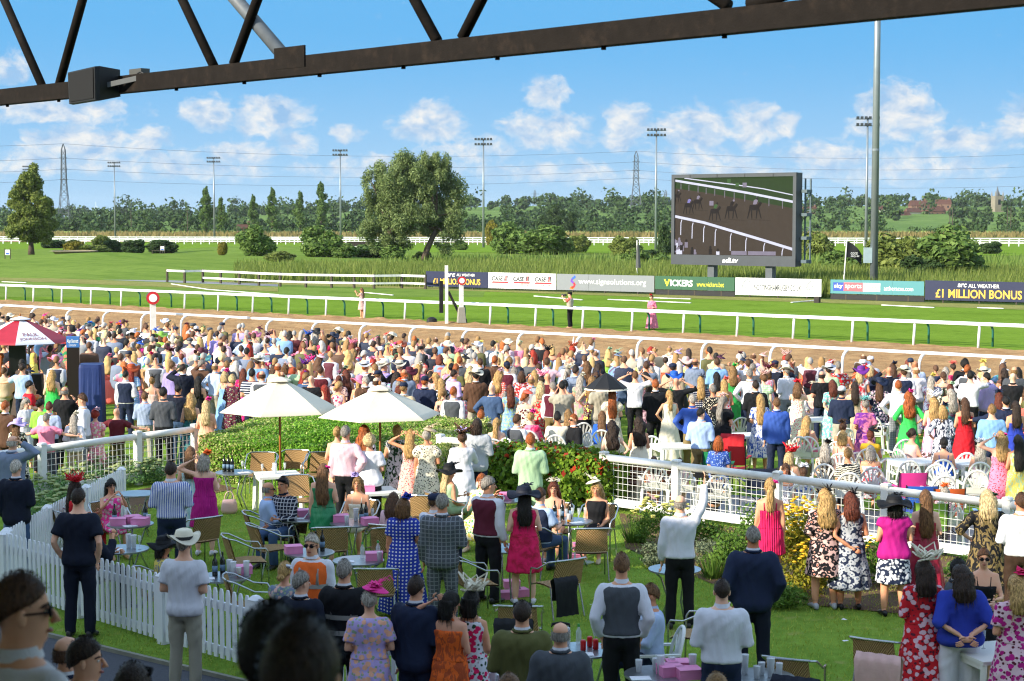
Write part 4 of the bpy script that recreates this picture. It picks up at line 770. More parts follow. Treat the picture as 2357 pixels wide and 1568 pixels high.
ARMS = {'down': ((.05, -.02, -.29), (.06, .05, -.54)), 'front': ((.07, -.03, -.28), (-.07, .21, -.29)), 'hip': ((.19, -.11, -.22), (.01, .02, -.40)), 'pocket': ((.10, -.09, -.27), (.03, .05, -.50)), 'back': ((.08, -.11, -.28), (-.13, -.19, -.43)), 'phone': ((.07, .18, -.12), (-.07, .35, .10)), 'up': ((.12, .10, .22), (.14, .20, .48)), 'brow': ((.19, .16, .02), (-.03, .17, .19)), 'head': ((.30, -.02, .10), (.03, -.05, .25)), 'table': ((.07, .10, -.26), (-.03, .34, -.23)), 'out': ((.26, .08, -.14), (.50, .14, -.17)), 'chin': ((.08, .16, -.24), (-.08, .26, .02)), 'drink': ((.06, .02, -.28), (.02, .26, -.20)), 'lap': ((.06, .02, -.29), (-.03, .24, -.36))}
def joints(g, pose, sit):
    dz = -.43 if sit else 0; sx = .178 if g == 'm' else .152; J = {'dz': dz}
    for s, nm in ((-1, pose[0]), (1, pose[1])):
        e, w = ARMS[nm]; S = Vector((s * sx, -.01, 1.405 + dz)); J[s] = (S, S + Vector((s * e[0], e[1], e[2])), S + Vector((s * w[0], w[1], w[2])))
        if sit: J[s, 'leg'] = (Vector((s * .095, .02, .51)), Vector((s * .12, .43, .50)), Vector((s * .12, .40, .09)))
        else: J[s, 'leg'] = (Vector((s * .092, 0, .90)), Vector((s * .11, .015, .49)), Vector((s * .12, -.02, .085)))
    return J
def lerp_tube(mb, a, b, c, r, n=12): mb.tube([a, a.lerp(b, .5), b, b.lerp(c, .35), b.lerp(c, .7), c], r, n)
HR = [(.000, .02, .022, .062), (.012, .038, .045, .052), (.035, .052, .066, .034), (.07, .063, .083, .020), (.11, .071, .093, .010), (.15, .0745, .098, .003), (.185, .07, .092, .000), (.212, .052, .07, .000), (.228, .026, .036, .0), (.232, .006, .01, 0)]
def rotz(p, a): return (p[0] * math.cos(a) - p[1] * math.sin(a), p[0] * math.sin(a) + p[1] * math.cos(a), p[2])
def body_job(g, pose, sit, yaw):
    J = joints(g, pose, sit); dz = J['dz']; mb = MB(); k = 1.0 if g == 'm' else .84
    mb.loft([tring(g, z, 0, 18, dz) for z in TZ])
    hs = .97 if g == 'm' else .92
    mb.loft([[rotz((rx * hs * math.cos(t), cy + ry * hs * math.sin(t), 1.518 + z + dz), yaw) for t in np.linspace(0, 2 * np.pi, 16, False)] for z, rx, ry, cy in HR])
    ex = MB()
    for s in (-1, 1):
        S, E, W = J[s]; mb.ball(S, (.062 * k, .06 * k, .062 * k), 10, 7); lerp_tube(mb, S, E, W, [.056 * k, .05 * k, .041 * k, .042 * k, .035 * k, .026 * k])
        A, K, B = J[s, 'leg']; lerp_tube(mb, A, K, B, [.092, .078, .058, .058, .05, .038]); mb.tube([B + Vector((0, -.06, -.05)), B + Vector((0, .03, -.045)), B + Vector((s * .02, .15, -.06))], [.035, .042, .03], 10)
        d = (W - E).normalized(); lat = Vector((0, 1, 0)) - d * d.y if abs(d.z) > .6 else Vector((0, 0, 1)) - d * d.z
        lat.normalize(); nrm = d.cross(lat); pal = W + d * .05
        pr = []
        for t, w in ((-.01, .022), (.03, .034), (.07, .040), (.095, .034)): pr.append([W + d * t + lat * w * math.cos(a) + nrm * .016 * math.sin(a) for a in np.linspace(0, 2 * np.pi, 10, False)])
        mb.loft(pr)
        for f, L in ((-.75, .062), (-.25, .075), (.25, .07), (.75, .055)):
            q = W + d * .085 + lat * f * .034; cu = nrm * (.02 if s > 0 else -.02); ex.tube([q, q + d * L * .5 + cu * .3, q + d * L * .9 + cu * 1.4], [.0095, .009, .006], 6)
        q = W + d * .03 + lat * .03; ex.tube([q, q + d * .03 + lat * .025, q + d * .06 + lat * .028], [.012, .011, .007], 6)
        ex.ball(rotz((s * .074 * hs, .005, 1.625 + dz), yaw), (.012, .02, .032), 7, 5)
        fy = .094
        ex.ball(rotz((s * .03, fy - .012, 1.634 + dz), yaw), (.0135, .008, .0085), 8, 5, 1); ex.ball(rotz((s * .03, fy - .006, 1.634 + dz), yaw), (.006, .005, .007), 6, 4, 3)
        ex.tube([rotz((s * .012, fy + .0, 1.652 + dz), yaw), rotz((s * .032, fy - .002, 1.658 + dz), yaw), rotz((s * .052, fy - .024, 1.652 + dz), yaw)], .005, 5, 3)
    ex.tube([rotz((0, .098, 1.64 + dz), yaw), rotz((0, .112, 1.615 + dz), yaw), rotz((0, .122, 1.60 + dz), yaw), rotz((0, .10, 1.592 + dz), yaw)], [.008, .012, .016, .008], 8)
    ex.tube([rotz((-.024, .091, 1.567 + dz), yaw), rotz((0, .102, 1.565 + dz), yaw), rotz((.024, .091, 1.567 + dz), yaw)], [.004, .009, .004], 6, 2)
    return mb, ex, .0265, [SKIN, EYEM, LIPM, BROW]
SLV = {'none': 0, 'strap': 0, 'halter': 0, 'short': 1, 'puff': 2, 'elbow': 3, 'long': 4, 'rolled': 5, 'cap': 6}
def sleeve(mb, J, kind, k, off):
    for s in (-1, 1):
        S, E, W = J[s]; r0 = .062 * k + off
        if kind in ('none', 'strap', 'halter'): continue
        mb.ball(S, (r0, r0, r0), 10, 7)
        if kind == 'cap': mb.tube([S, S.lerp(E, .3)], [r0, r0 * 1.05], 12)
        if kind == 'short': mb.tube([S, S.lerp(E, .35), S.lerp(E, .72)], [r0, r0, r0 * 1.08], 12)
        if kind == 'puff': mb.ball(S.lerp(E, .3), (r0 * 1.5, r0 * 1.5, r0 * 1.6), 12, 8)
        if kind == 'elbow': mb.tube([S, S.lerp(E, .5), E, E.lerp(W, .15)], [r0, r0 * .98, r0 * 1.02, r0 * 1.1], 12)
        if kind == 'rolled': mb.tube([S, S.lerp(E, .5), E, E.lerp(W, .2)], [r0, r0 * .92, r0 * .82, r0 * .82], 12)
        if kind == 'long': mb.tube([S, S.lerp(E, .5), E, E.lerp(W, .45), E.lerp(W, .92)], [r0, r0 * .93, r0 * .84, r0 * .76, r0 * .64], 12)
def top_job(kind, slv, g, pose, sit):
    J = joints(g, pose, sit); dz = J['dz']; mb = MB(); k = 1.0 if g == 'm' else .84; off = {'jacket': .03, 'waistcoat': .026, 'blouse': .03}.get(kind, .018)
    hem = {'jacket': .80, 'waistcoat': .95, 'shirt': .93, 'tee': .86, 'blouse': .84, 'bodice': 1.02}[kind]
    if sit: hem = max(hem, .9)
    top = {'strap': 1.30, 'halter': 1.36, 'none': 1.435}.get(slv, 1.475)
    if kind == 'waistcoat': top = 1.46
    zs = [z for z in np.linspace(hem, top, 14)]; rings = []
    for i, z in enumerate(zs):
        o = off + (.014 if kind in ('jacket', 'tee', 'blouse') and i < 3 else 0) + (.006 if i < 2 else 0); o *= .55 if z > 1.44 else 1; rings.append(tring(g, z, o, 28, dz))
    if kind == 'jacket': rings = [[(x, y, z) for x, y, z in r] for r in rings]
    mb.loft(rings); 
    if kind != 'waistcoat': sleeve(mb, J, slv, k, off * .75)
    ex = MB()
    if kind == 'jacket':
        for s in (-1, 1): ex.tube([(s * .06, -.075, 1.49 + dz), (s * .075, -.02, 1.49 + dz), (s * .085, .05, 1.44 + dz), (s * .05, .13, 1.30 + dz), (s * .015, .15, 1.18 + dz)], [.016, .018, .022, .024, .01], 6)
        ex.tube([(-.06, -.075, 1.49 + dz), (0, -.095, 1.49 + dz), (.06, -.075, 1.49 + dz)], .016, 6)
    if slv == 'strap':
        for s in (-1, 1): ex.tube([(s * .085, -.105, 1.29 + dz), (s * .09, -.085, 1.40 + dz), (s * .085, -.02, 1.462 + dz), (s * .085, .07, 1.40 + dz), (s * .075, .115, 1.29 + dz)], .009, 5)
    if slv == 'halter': ex.tube([(-.11, -.04, 1.37 + dz), (-.05, -.055, 1.47 + dz), (0, -.068, 1.49 + dz), (.05, -.055, 1.47 + dz), (.11, -.04, 1.37 + dz)], .018, 6)
    return mb, ex, .0215, None
def skirt_job(length, g, sit, flare):
    mb = MB(); hem = {'mini': .64, 'knee': .50, 'midi': .32, 'maxi': .07}[length]; n = 44
    if sit:
        def R(y, z, rx, rz): return [(rx * math.cos(2 * math.pi * j / 24), y, z + rz * math.sin(2 * math.pi * j / 24)) for j in range(24)]
        mb.loft([R(-.15, .56, .13, .10), R(-.08, .55, .2, .13), R(.1, .53, .21, .115), R(.3, .52, .21, .095), R(.46, .51, .2, .085), R(.5, .50, .18, .06)]); mb.loft([tring('f', z, .02, 24, -.43) for z in (.9, 1.0, 1.06)])
        if length in ('midi', 'maxi'): mb.loft([[(.2 * math.cos(2 * math.pi * j / 24), .41 + .1 * math.sin(2 * math.pi * j / 24), z) for j in range(24)] for z in (.5, .35, .2 if length == 'midi' else .1)])
    else:
        zs = np.linspace(hem, 1.07, 16); rings = []
        for z in zs:
            t = max(0, (.90 - z) / .83); rx, ry, cy = (float(np.interp(max(z, .93), TZ, q)) for q in TOR['f']); rx += .02 + flare * t * .24; ry += .022 + flare * t * .28 + (.02 if z < .9 else 0); r = []
            for j in range(n):
                a = 2 * math.pi * j / n; w = 1 + (.02 + .07 * flare) * min(1, t * 2.2) * (math.sin(9 * a + 1.3) + .6 * math.sin(15 * a + .4)); r.append((rx * w * math.cos(a), cy + ry * w * math.sin(a), z))
            rings.append(r)
        mb.loft(rings)
    return mb, MB(), .021, None
def trouser_job(g, sit, kind):
    J = joints(g, ('down', 'down'), sit); dz = J['dz']; mb = MB(); mb.loft([tring(g, z, .012, 24, dz) for z in (.80, .86, .92, .97, 1.0)])
    for s in (-1, 1):
        A, K, B = J[s, 'leg']; w = 1.35 if kind == 'wide' else 1.0
        if kind == 'shorts': mb.tube([A, A.lerp(K, .5), A.lerp(K, .95)], [.105, .098, .094], 14)
        else: mb.tube([A, A.lerp(K, .5), K, K.lerp(B, .5), B + Vector((0, 0, -.035))], [.103, .094, .077 * w, .072 * w, .068 * w], 14)
        if not sit: mb.tube([A + Vector((0, -.035, .02)), A.lerp(K, .3) + Vector((0, -.01, 0))], [.09, .08], 12)
    return mb, MB(), .021, None
# ---- hair and hats: plain lofts
HC = (0, .004, 1.648)
def hair_mesh(kind):
    mb = MB(); rn = np.random.default_rng(abs(hash(kind)) % 999 if False else sum(map(ord, kind)))
    def cap(off, zf, zs, zb, lump=.0, top=.012):
        n, k = 26, 9; rings = []
        for i in range(k + 1):
            r = []
            for j in range(n):
                a = 2 * math.pi * j / n; s = math.sin(a); lo = (zf if s > 0 else zb) * abs(s) ** 1.5 + zs * (1 - abs(s) ** 1.5)
                e0 = math.asin(max(-.95, min(.95, (lo - HC[2]) / (.112 + off)))); e = e0 + (math.pi / 2 - e0) * i / k * .985
                nse = lump * (rn.random() - .5); rr = 1 + nse; r.append((HC[0] + (.0745 + off) * rr * math.cos(e) * math.cos(a), HC[1] + (.096 + off) * rr * math.cos(e) * math.sin(a), HC[2] + (.098 + off + top) * rr * math.sin(e)))
            rings.append(r)
        mb.loft(rings)
    def fall(z0, z1, w0, w1, depth, wav=.0, back=.07, n=18, k=10):
        rings = []
        for i in range(k + 1):
            t = i / k; z = z0 + (z1 - z0) * t; rx = w0 + (w1 - w0) * t ** .8; 
            if t > .8: rx *= 1 - (t - .8) * 1.6
            ry = depth * (1 - .35 * t); cy = -.045 - back * min(1, t * 1.6); r = []
            for j in range(n):
                a = 2 * math.pi * j / n; w = 1 + wav * math.sin(5 * a + t * 9) + wav * .8 * math.sin(t * 14 + 3 * a) + .04 * math.sin(11 * a); r.append((rx * w * math.cos(a) + wav * .1 * math.sin(t * 10), cy + ry * w * math.sin(a), z))
            rings.append(r)
        mb.loft(rings)
    if kind == 'short': cap(.008, 1.70, 1.655, 1.575, .03)
    elif kind == 'buzz': cap(.0035, 1.705, 1.66, 1.585)
    elif kind == 'quiff': cap(.010, 1.70, 1.665, 1.60, .06, .03)
    elif kind == 'fringe':   # bald on top
        rings = []
        for z, o in ((1.59, .002), (1.615, .007), (1.65, .008), (1.672, .0)): rings.append([((.074 + o) * math.cos(a), .003 + (.099 + o) * math.sin(a), z) for a in np.linspace(math.pi * .95, math.pi * 2.05, 18)] )
        mb.loft(rings, cap=(False, False), closed=False)
    elif kind == 'long': cap(.012, 1.70, 1.62, 1.56, .02); fall(1.69, 1.20, .086, .105, .06, .03)
    elif kind == 'verylong': cap(.012, 1.70, 1.62, 1.56, .02); fall(1.69, 1.08, .086, .11, .06, .03)
    elif kind == 'wavy': cap(.016, 1.70, 1.62, 1.56, .05); fall(1.69, 1.22, .092, .13, .075, .09)
    elif kind == 'curly': cap(.03, 1.69, 1.62, 1.55, .16); fall(1.68, 1.18, .105, .145, .085, .16)
    elif kind == 'bob': cap(.015, 1.69, 1.61, 1.56, .02); fall(1.68, 1.47, .092, .105, .07, .03, .02)
    elif kind == 'shoulder': cap(.015, 1.69, 1.61, 1.56, .02); fall(1.69, 1.36, .09, .115, .065, .04)
    elif kind == 'curlyshort': cap(.028, 1.69, 1.63, 1.55, .2)
    elif kind == 'bun': cap(.010, 1.70, 1.645, 1.57, .03); mb.ball((0, -.10, 1.66), (.05, .045, .05), 12, 8)
    elif kind == 'lowbun': cap(.011, 1.70, 1.64, 1.56, .04); mb.ball((0, -.11, 1.585), (.052, .042, .045), 12, 8)
    elif kind == 'pony':
        cap(.009, 1.70, 1.645, 1.57, .02); rings = []
        for t in np.linspace(0, 1, 9): w = .03 + .025 * math.sin(min(1, t * 1.6) * math.pi * .8); rings.append([(w * math.cos(a), -.11 - .03 * math.sin(t * 3) + .6 * w * math.sin(a), 1.68 - t * .40) for a in np.linspace(0, 2 * np.pi, 12, False)])
        mb.loft(rings)
    if not mb.v: return None
    V = np.array(mb.v); n = 420 if kind not in ('buzz', 'fringe', 'short') else 500; ix = rn.integers(0, len(V), n)      # loose strands break the outline
    longh = kind in ('long', 'verylong', 'wavy', 'curly', 'bob', 'shoulder', 'pony')
    for i in ix:
        p = Vector(V[i]); c = Vector((0, -.02 if p.z > 1.6 else -.09, 1.65 if p.z > 1.6 else p.z)); o_ = (p - c).normalized(); j = Vector(rn.normal(size=3)) * .35
        if longh and p.z < 1.72: t = (Vector((0, 0, -1)) + o_ * .16 + j * .35).normalized(); L = rn.uniform(.05, .13)
        else: t = (o_ + j + Vector((0, 0, -.3))).normalized(); L = rn.uniform(.005, .014) * (1.6 if 'curly' in kind else 1)
        s_ = t.cross(o_ + j).normalized() * rn.uniform(.003, .006); q = p + o_ * .004; mb.add([q - s_, q + s_, q + t * L], [(0, 1, 2)])
    return mb.mesh('hair_' + kind, True)
def hat_mesh(kind):
    mb = MB(); r = random.Random(kind)
    wb = lambda am, k: (lambda rr, a: am * math.sin(k * a) * max(0, rr - .09) * 6)
    def petals(c, n, L, w, up, mi=0, jit=.5):
        for i in range(n):
            a = 2 * math.pi * i / n + r.uniform(-jit, jit); e = r.uniform(.1, 1.2) if up is None else up + r.uniform(-.3, .3); l = L * r.uniform(.7, 1.15)
            d = Vector((math.cos(a) * math.cos(e), math.sin(a) * math.cos(e), math.sin(e))); s = Vector((-math.sin(a), math.cos(a), 0)) * w * r.uniform(.7, 1.2); c_ = Vector(c); u = Vector((0, 0, 1))
            mb.add([c_, c_ + d * l * .5 + s + u * .008, c_ + d * l + u * -.01 * r.random(), c_ + d * l * .5 - s + u * .008, c_ + d * l * .5 + u * .03], [(0, 1, 4), (1, 2, 4), (2, 3, 4), (3, 0, 4)], mi)
    if kind == 'brim': mb.lathe([(.22, -.02), (.225, -.012), (.16, 0), (.108, .01), (.102, .06), (.09, .11), (.05, .125), (.0, .122)], 30, (0, 0, 1.69), sy=1.08, wob=wb(.1, 2)); mb.lathe([(.1095, .012), (.106, .045)], 30, (0, 0, 1.69), 1, sy=1.08, cap=(False, False))
    elif kind == 'wide': mb.lathe([(.23, -.03), (.235, -.022), (.17, 0), (.108, .005), (.102, .05), (.09, .10), (.05, .115), (.0, .112)], 32, (0, 0, 1.68), sy=1.05, wob=wb(.05, 3)); mb.lathe([(.1095, .01), (.106, .05)], 30, (0, 0, 1.68), 1, sy=1.05, cap=(False, False)); petals((.05, .08, 1.76), 8, .12, .03, .6, 1)
    elif kind == 'panama': mb.lathe([(.175, .01), (.18, .018), (.14, .0), (.104, .004), (.098, .06), (.085, .105), (.045, .12), (.02, .105), (0, .10)], 30, (0, 0, 1.695), sy=1.15, wob=wb(.1, 2)); mb.lathe([(.1065, .006), (.103, .042)], 30, (0, 0, 1.695), 1, sy=1.15, cap=(False, False))
    elif kind == 'flatcap': mb.lathe([(.088, -.02), (.098, .0), (.095, .045), (.05, .07), (0, .072)], 22, (0, .012, 1.69), sy=1.28); mb.add([(-.07, .09, 1.69), (.07, .09, 1.69), (.05, .17, 1.675), (-.05, .17, 1.675)], [(0, 1, 2, 3)], 1)
    elif kind == 'cap': mb.lathe([(.083, -.02), (.085, .03), (.07, .07), (.03, .092), (0, .095)], 22, (0, .004, 1.685), sy=1.2); mb.add([(-.07, .08, 1.69), (.07, .08, 1.69), (.055, .19, 1.68), (-.055, .19, 1.68)], [(0, 1, 2, 3)], 1)
    elif kind == 'disc': mb.lathe([(.125, 0), (.13, .008), (.09, .035), (.03, .045), (0, .045)], 24, (.06, .03, 1.745), sy=.95, wob=lambda rr, a: -.25 * rr * math.cos(a)); petals((.07, .03, 1.79), 9, .13, .02, .5, 1); [mb.tube([(.07, .03, 1.79), (.1 + .05 * i, .02, 1.87 + .02 * i), (.16 + .04 * i, -.02, 1.86)], .004, 4, 1) for i in range(3)]
    elif kind == 'flower': petals((.05, .01, 1.745), 16, .12, .045, None); petals((.05, .01, 1.76), 9, .08, .03, .9, 1)
    elif kind == 'burst': petals((.0, -.01, 1.745), 26, .125, .032, None); [mb.tube([(0, 0, 1.74), (.09 * math.cos(a), .09 * math.sin(a), 1.82), (.14 * math.cos(a + .5), .14 * math.sin(a + .5), 1.79)], .004, 4, 1) for a in np.linspace(0, 6, 7)]
    elif kind == 'loops':
        for i in range(12):
            a = i * 2.4; c = Vector((.03, 0, 1.75)); d = Vector((math.cos(a), math.sin(a), r.uniform(.2, 1.2))) * .14; s = Vector((-math.sin(a), math.cos(a), .3)) * .07; mb.tube([c, c + d * .6 + s, c + d * 1.2, c + d * .6 - s, c], .010, 5)
        petals((.03, 0, 1.77), 8, .14, .03, .7, 1)
    elif kind == 'feather': 
        for i in range(14):
            a = r.uniform(0, 6.28); l = r.uniform(.1, .2); e = r.uniform(.3, 1.3); d = Vector((math.cos(a) * math.cos(e), math.sin(a) * math.cos(e), math.sin(e))); c = Vector((.04, 0, 1.74)); s = Vector((-math.sin(a), math.cos(a), 0)) * .012; mb.add([c, c + d * l * .6 + s, c + d * l - Vector((0, 0, .02)), c + d * l * .6 - s], [(0, 1, 2, 3)], i % 2)
        mb.lathe([(.05, 0), (.04, .02), (0, .025)], 12, (.04, 0, 1.74))
    elif kind == 'sideflower': petals((.075, -.03, 1.69), 14, .065, .025, None)
    elif kind == 'band': mb.tube([(.088 * math.cos(a) * 1.0, .0, 1.64 + .125 * math.sin(a)) for a in np.linspace(-.1, math.pi + .1, 14)], .014, 6); petals((.06, 0, 1.75), 8, .05, .02, .8, 1)
    elif kind == 'glasses': mb.tube([(-.08, .03, 1.70), (-.074, .075, 1.715), (0, .095, 1.725), (.074, .075, 1.715), (.08, .03, 1.70)], [.006, .014, .012, .014, .006], 6)
    elif kind == 'sunglasses':
        mb.tube([(-.078, 0, 1.637), (-.068, .085, 1.637), (0, .108, 1.64), (.068, .085, 1.637), (.078, 0, 1.637)], .004, 5)
        for s in (-1, 1): mb.ball((s * .033, .098, 1.633), (.027, .007, .02), 10, 6)
    return mb.mesh('hat_' + kind, kind in ('brim', 'wide', 'panama', 'flatcap', 'cap', 'glasses'))
SHOE_ME = {}
def shoe_mesh():
    mb = MB(); mb.loft([[(.042 * sx * math.cos(a), y + .0, .045 * h + .045 * h * math.sin(a)) for a in np.linspace(0, 2 * np.pi, 10, False)] for y, sx, h in ((-.10, .55, .9), (-.07, .85, 1.05), (.0, .95, 1.0), (.08, 1.1, .75), (.14, .95, .55), (.175, .4, .35))]); return mb.mesh('shoe', True)
JOBS = {}; PEOPLE = []
def need(key):
    if key not in JOBS: JOBS[key] = None
    return key
def make_job(key):
    k = key[0]
    if k == 'body': mb, ex, vx, ms = body_job(*key[1:5])
    elif k == 'top': mb, ex, vx, ms = top_job(*key[1:6])
    elif k == 'skirt': mb, ex, vx, ms = skirt_job(*key[1:5])
    elif k == 'trousers': mb, ex, vx, ms = trouser_job(*key[1:4])
    return mb, ex, (.074 if key[-1] == 'low' else vx), ms
def run_jobs():
    tmp = bpy.data.scenes.new('tmp'); lst = []
    for key in JOBS:
        mb, ex, vx, ms = make_job(key); me = mb.mesh('piece'); o = bpy.data.objects.new('piece', me); tmp.collection.objects.link(o)
        md = o.modifiers.new('r', 'REMESH'); md.mode = 'VOXEL'; md.voxel_size = vx; sm = o.modifiers.new('s', 'SMOOTH'); sm.factor = .5; sm.iterations = 3 if vx < .03 else 1; lst.append((key, o, ex, ms, vx))
    dg = tmp.view_layers[0].depsgraph; tmp.view_layers[0].update(); dg = tmp.view_layers[0].depsgraph
    for key, o, ex, ms, vx in lst:
        me = bpy.data.meshes.new_from_object(o.evaluated_get(dg)); n = len(me.vertices); V = np.zeros(n * 3, np.float32); me.vertices.foreach_get('co', V); V = V.reshape(-1, 3)
        f = np.zeros(len(me.loops), np.int32); me.loops.foreach_get('vertex_index', f); F = f.reshape(-1, 4); bpy.data.meshes.remove(me)
        if key[0] != 'body':
            a = np.arctan2(V[:, 1], V[:, 0]); amp = .0036 if key[0] != 'skirt' else .003
            w = np.sin(V[:, 2] * 17 + 4 * np.sin(V[:, 0] * 14 + 1) + V[:, 0] * 31) + .8 * np.sin(V[:, 2] * 26 - V[:, 0] * 40 + 3 * np.sin(V[:, 2] * 9)) + .5 * np.sin(V[:, 0] * 74 + V[:, 2] * 15)
            V[:, :2] += np.stack([np.cos(a), np.sin(a)], 1) * (w * amp)[:, None]
        if vx > .03:
            if key[0] == 'body': F = F[~np.all((V[F][:, :, 2] > .2) & (V[F][:, :, 2] < 1.3 - (.43 if key[3] else 0)) & (np.abs(V[F][:, :, 0]) < .17), axis=1)]      # skin wholly under clothing
            JOBS[key] = (V, F); continue
        if ex.v:
            fs = F.tolist() + [tuple(i + n for i in q) for q in ex.f]; m2 = bpy.data.meshes.new(key[0]); m2.from_pydata(V.tolist() + ex.v, [], fs); mi = [0] * len(F) + ex.m; m2.polygons.foreach_set('material_index', mi); m2.polygons.foreach_set('use_smooth', [True] * len(fs)); m2.update()
        else: m2 = mesh_np(key[0], V, F, None, True)
        for m in (ms or [None]): m2.materials.append(m)
        JOBS[key] = m2
    for key, o, *_ in lst:
        me = o.data; bpy.data.objects.remove(o); bpy.data.meshes.remove(me)
    bpy.data.scenes.remove(tmp)
HAIRS, HATS = {}, {}
def gethair(k):
    if k not in HAIRS: HAIRS[k] = hair_mesh(k)
    return HAIRS[k]
def gethat(k):
    if k not in HATS: HATS[k] = hat_mesh(k)
    return HATS[k]
# one person: (px, py) is the crown of the head in the photograph, or loc is given
PATS = set(CLOTH) - {'plain'}; LEN = ('mini', 'knee', 'midi', 'maxi')
def parse(spec):
    d = {'kind': None, 'cols': [], 'pat': 'plain', 'slv': None, 'len': None}; toks = spec.replace('hot pink', 'hot_pink').replace('bright green', 'bright_green').split()
    d['kind'] = toks[0]
    for t in toks[1:]:
        t = t.replace('_', ' ')
        if t in PATS: d['pat'] = t
        elif t in SLV: d['slv'] = t
        elif t in LEN or t in ('shorts', 'wide', 'full'): d['len'] = t
        elif t in COLS: d['cols'].append(t)
        else: raise ValueError(t + ' in ' + spec)
    return d
def person(px, py, g, top, bot='', hair='short brown', hat='', pose='down down', rot=0, label=None, h=None, sit=0, yaw=0, wide=1.0, skin=None, loc=None, auto=False, low=False):
    h = h or (RN.uniform(1.72, 1.84) if g == 'm' else RN.uniform(1.60, 1.70)); s = h / 1.75; zt = (1.75 - (.43 if sit else 0)) * s
    if loc is None: p = gz(px, py, zt); loc = (p.x, p.y, 0)
    pz = tuple(pose.split()); pz = pz if len(pz) == 2 else (pz[0], pz[0]); yw = round(yaw / 30) * 30
    PEOPLE.append(dict(px=px, py=py, g=g, top=parse(top), topspec=top, bot=parse(bot) if bot else None, hair=hair, hat=hat, pose=pz, rot=rot, label=label, s=s, sit=sit, yaw=yw, wide=wide, skin=skin, loc=Vector(loc), auto=auto, low=low))
    return PEOPLE[-1]
def pieces(p, lowv=None):
    """mesh keys and colours of a person"""
    g, sit, pz = p['g'], p['sit'], p['pose']; t = p['top']; k = t['kind']; out = []; tail = ('low',) if lowv else (); c = t['cols'] + ['white', 'white', 'white']; c1, c2, c3 = c[0], c[1], c[2]
    if len(t['cols']) < 3: c3 = {'floral': 'sage', 'leopard': 'rust'}.get(t['pat'], c2)
    slv = t['slv']
    if k in ('shirt', 'rolled', 'tee', 'polo', 'blouse'):
        kk = {'shirt': 'shirt', 'rolled': 'shirt', 'tee': 'tee', 'polo': 'tee', 'blouse': 'blouse'}[k]; out.append((('top', kk, slv or {'shirt': 'long', 'rolled': 'rolled', 'tee': 'short', 'polo': 'short', 'blouse': 'elbow'}[k], g, pz, sit) + tail, 'shirt' if k != 'blouse' else 'blouse', c1, t['pat'], c2, c3))
    elif k == 'suit': out.append((('top', 'jacket', 'long', g, pz, sit) + tail, 'jacket', c1, t['pat'], c2, c3))
    elif k == 'vest': out.append((('top', 'shirt', slv or 'long', g, pz, sit) + tail, 'shirt', c2, 'plain', c2, c3)); out.append((('top', 'waistcoat', 'none', g, ('down', 'down'), sit) + tail, 'waistcoat', c1, 'plain', c1, c1))
    elif k == 'dress':
        out.append((('top', 'bodice', slv or 'strap', g, pz if (slv or 'strap') not in ('strap', 'none', 'halter') else ('down', 'down'), sit) + tail, 'bodice', c1, t['pat'], c2, c3)); L = t['len'] or 'midi'
        out.append((('skirt', L, g, sit, .55 if L in ('midi', 'maxi') else .4) + tail, 'skirt', c1, t['pat'], c2, c3))
    b = p['bot']
    if b:
        bk = b['kind']; bc = b['cols'] + ['white', 'white']
        if bk == 'skirt': out.append((('skirt', b['len'] or 'midi', g, sit, .3) + tail, 'skirt', bc[0], b['pat'], bc[1], bc[1]))
        else: out.append((('trousers', g, sit, {'shorts': 'shorts', 'wide': 'wide'}.get(b['len'], 'full')) + tail, 'trousers' if b['len'] != 'shorts' else 'shorts', bc[0], b['pat'], bc[1], bc[1]))
    return ('body', g, pz, sit, math.radians(p['yaw'])) + tail, out
def lin(c): return (*hexc(COLS.get(c) or HAIRC.get(c) or c), 1)
SHOE_SH = None
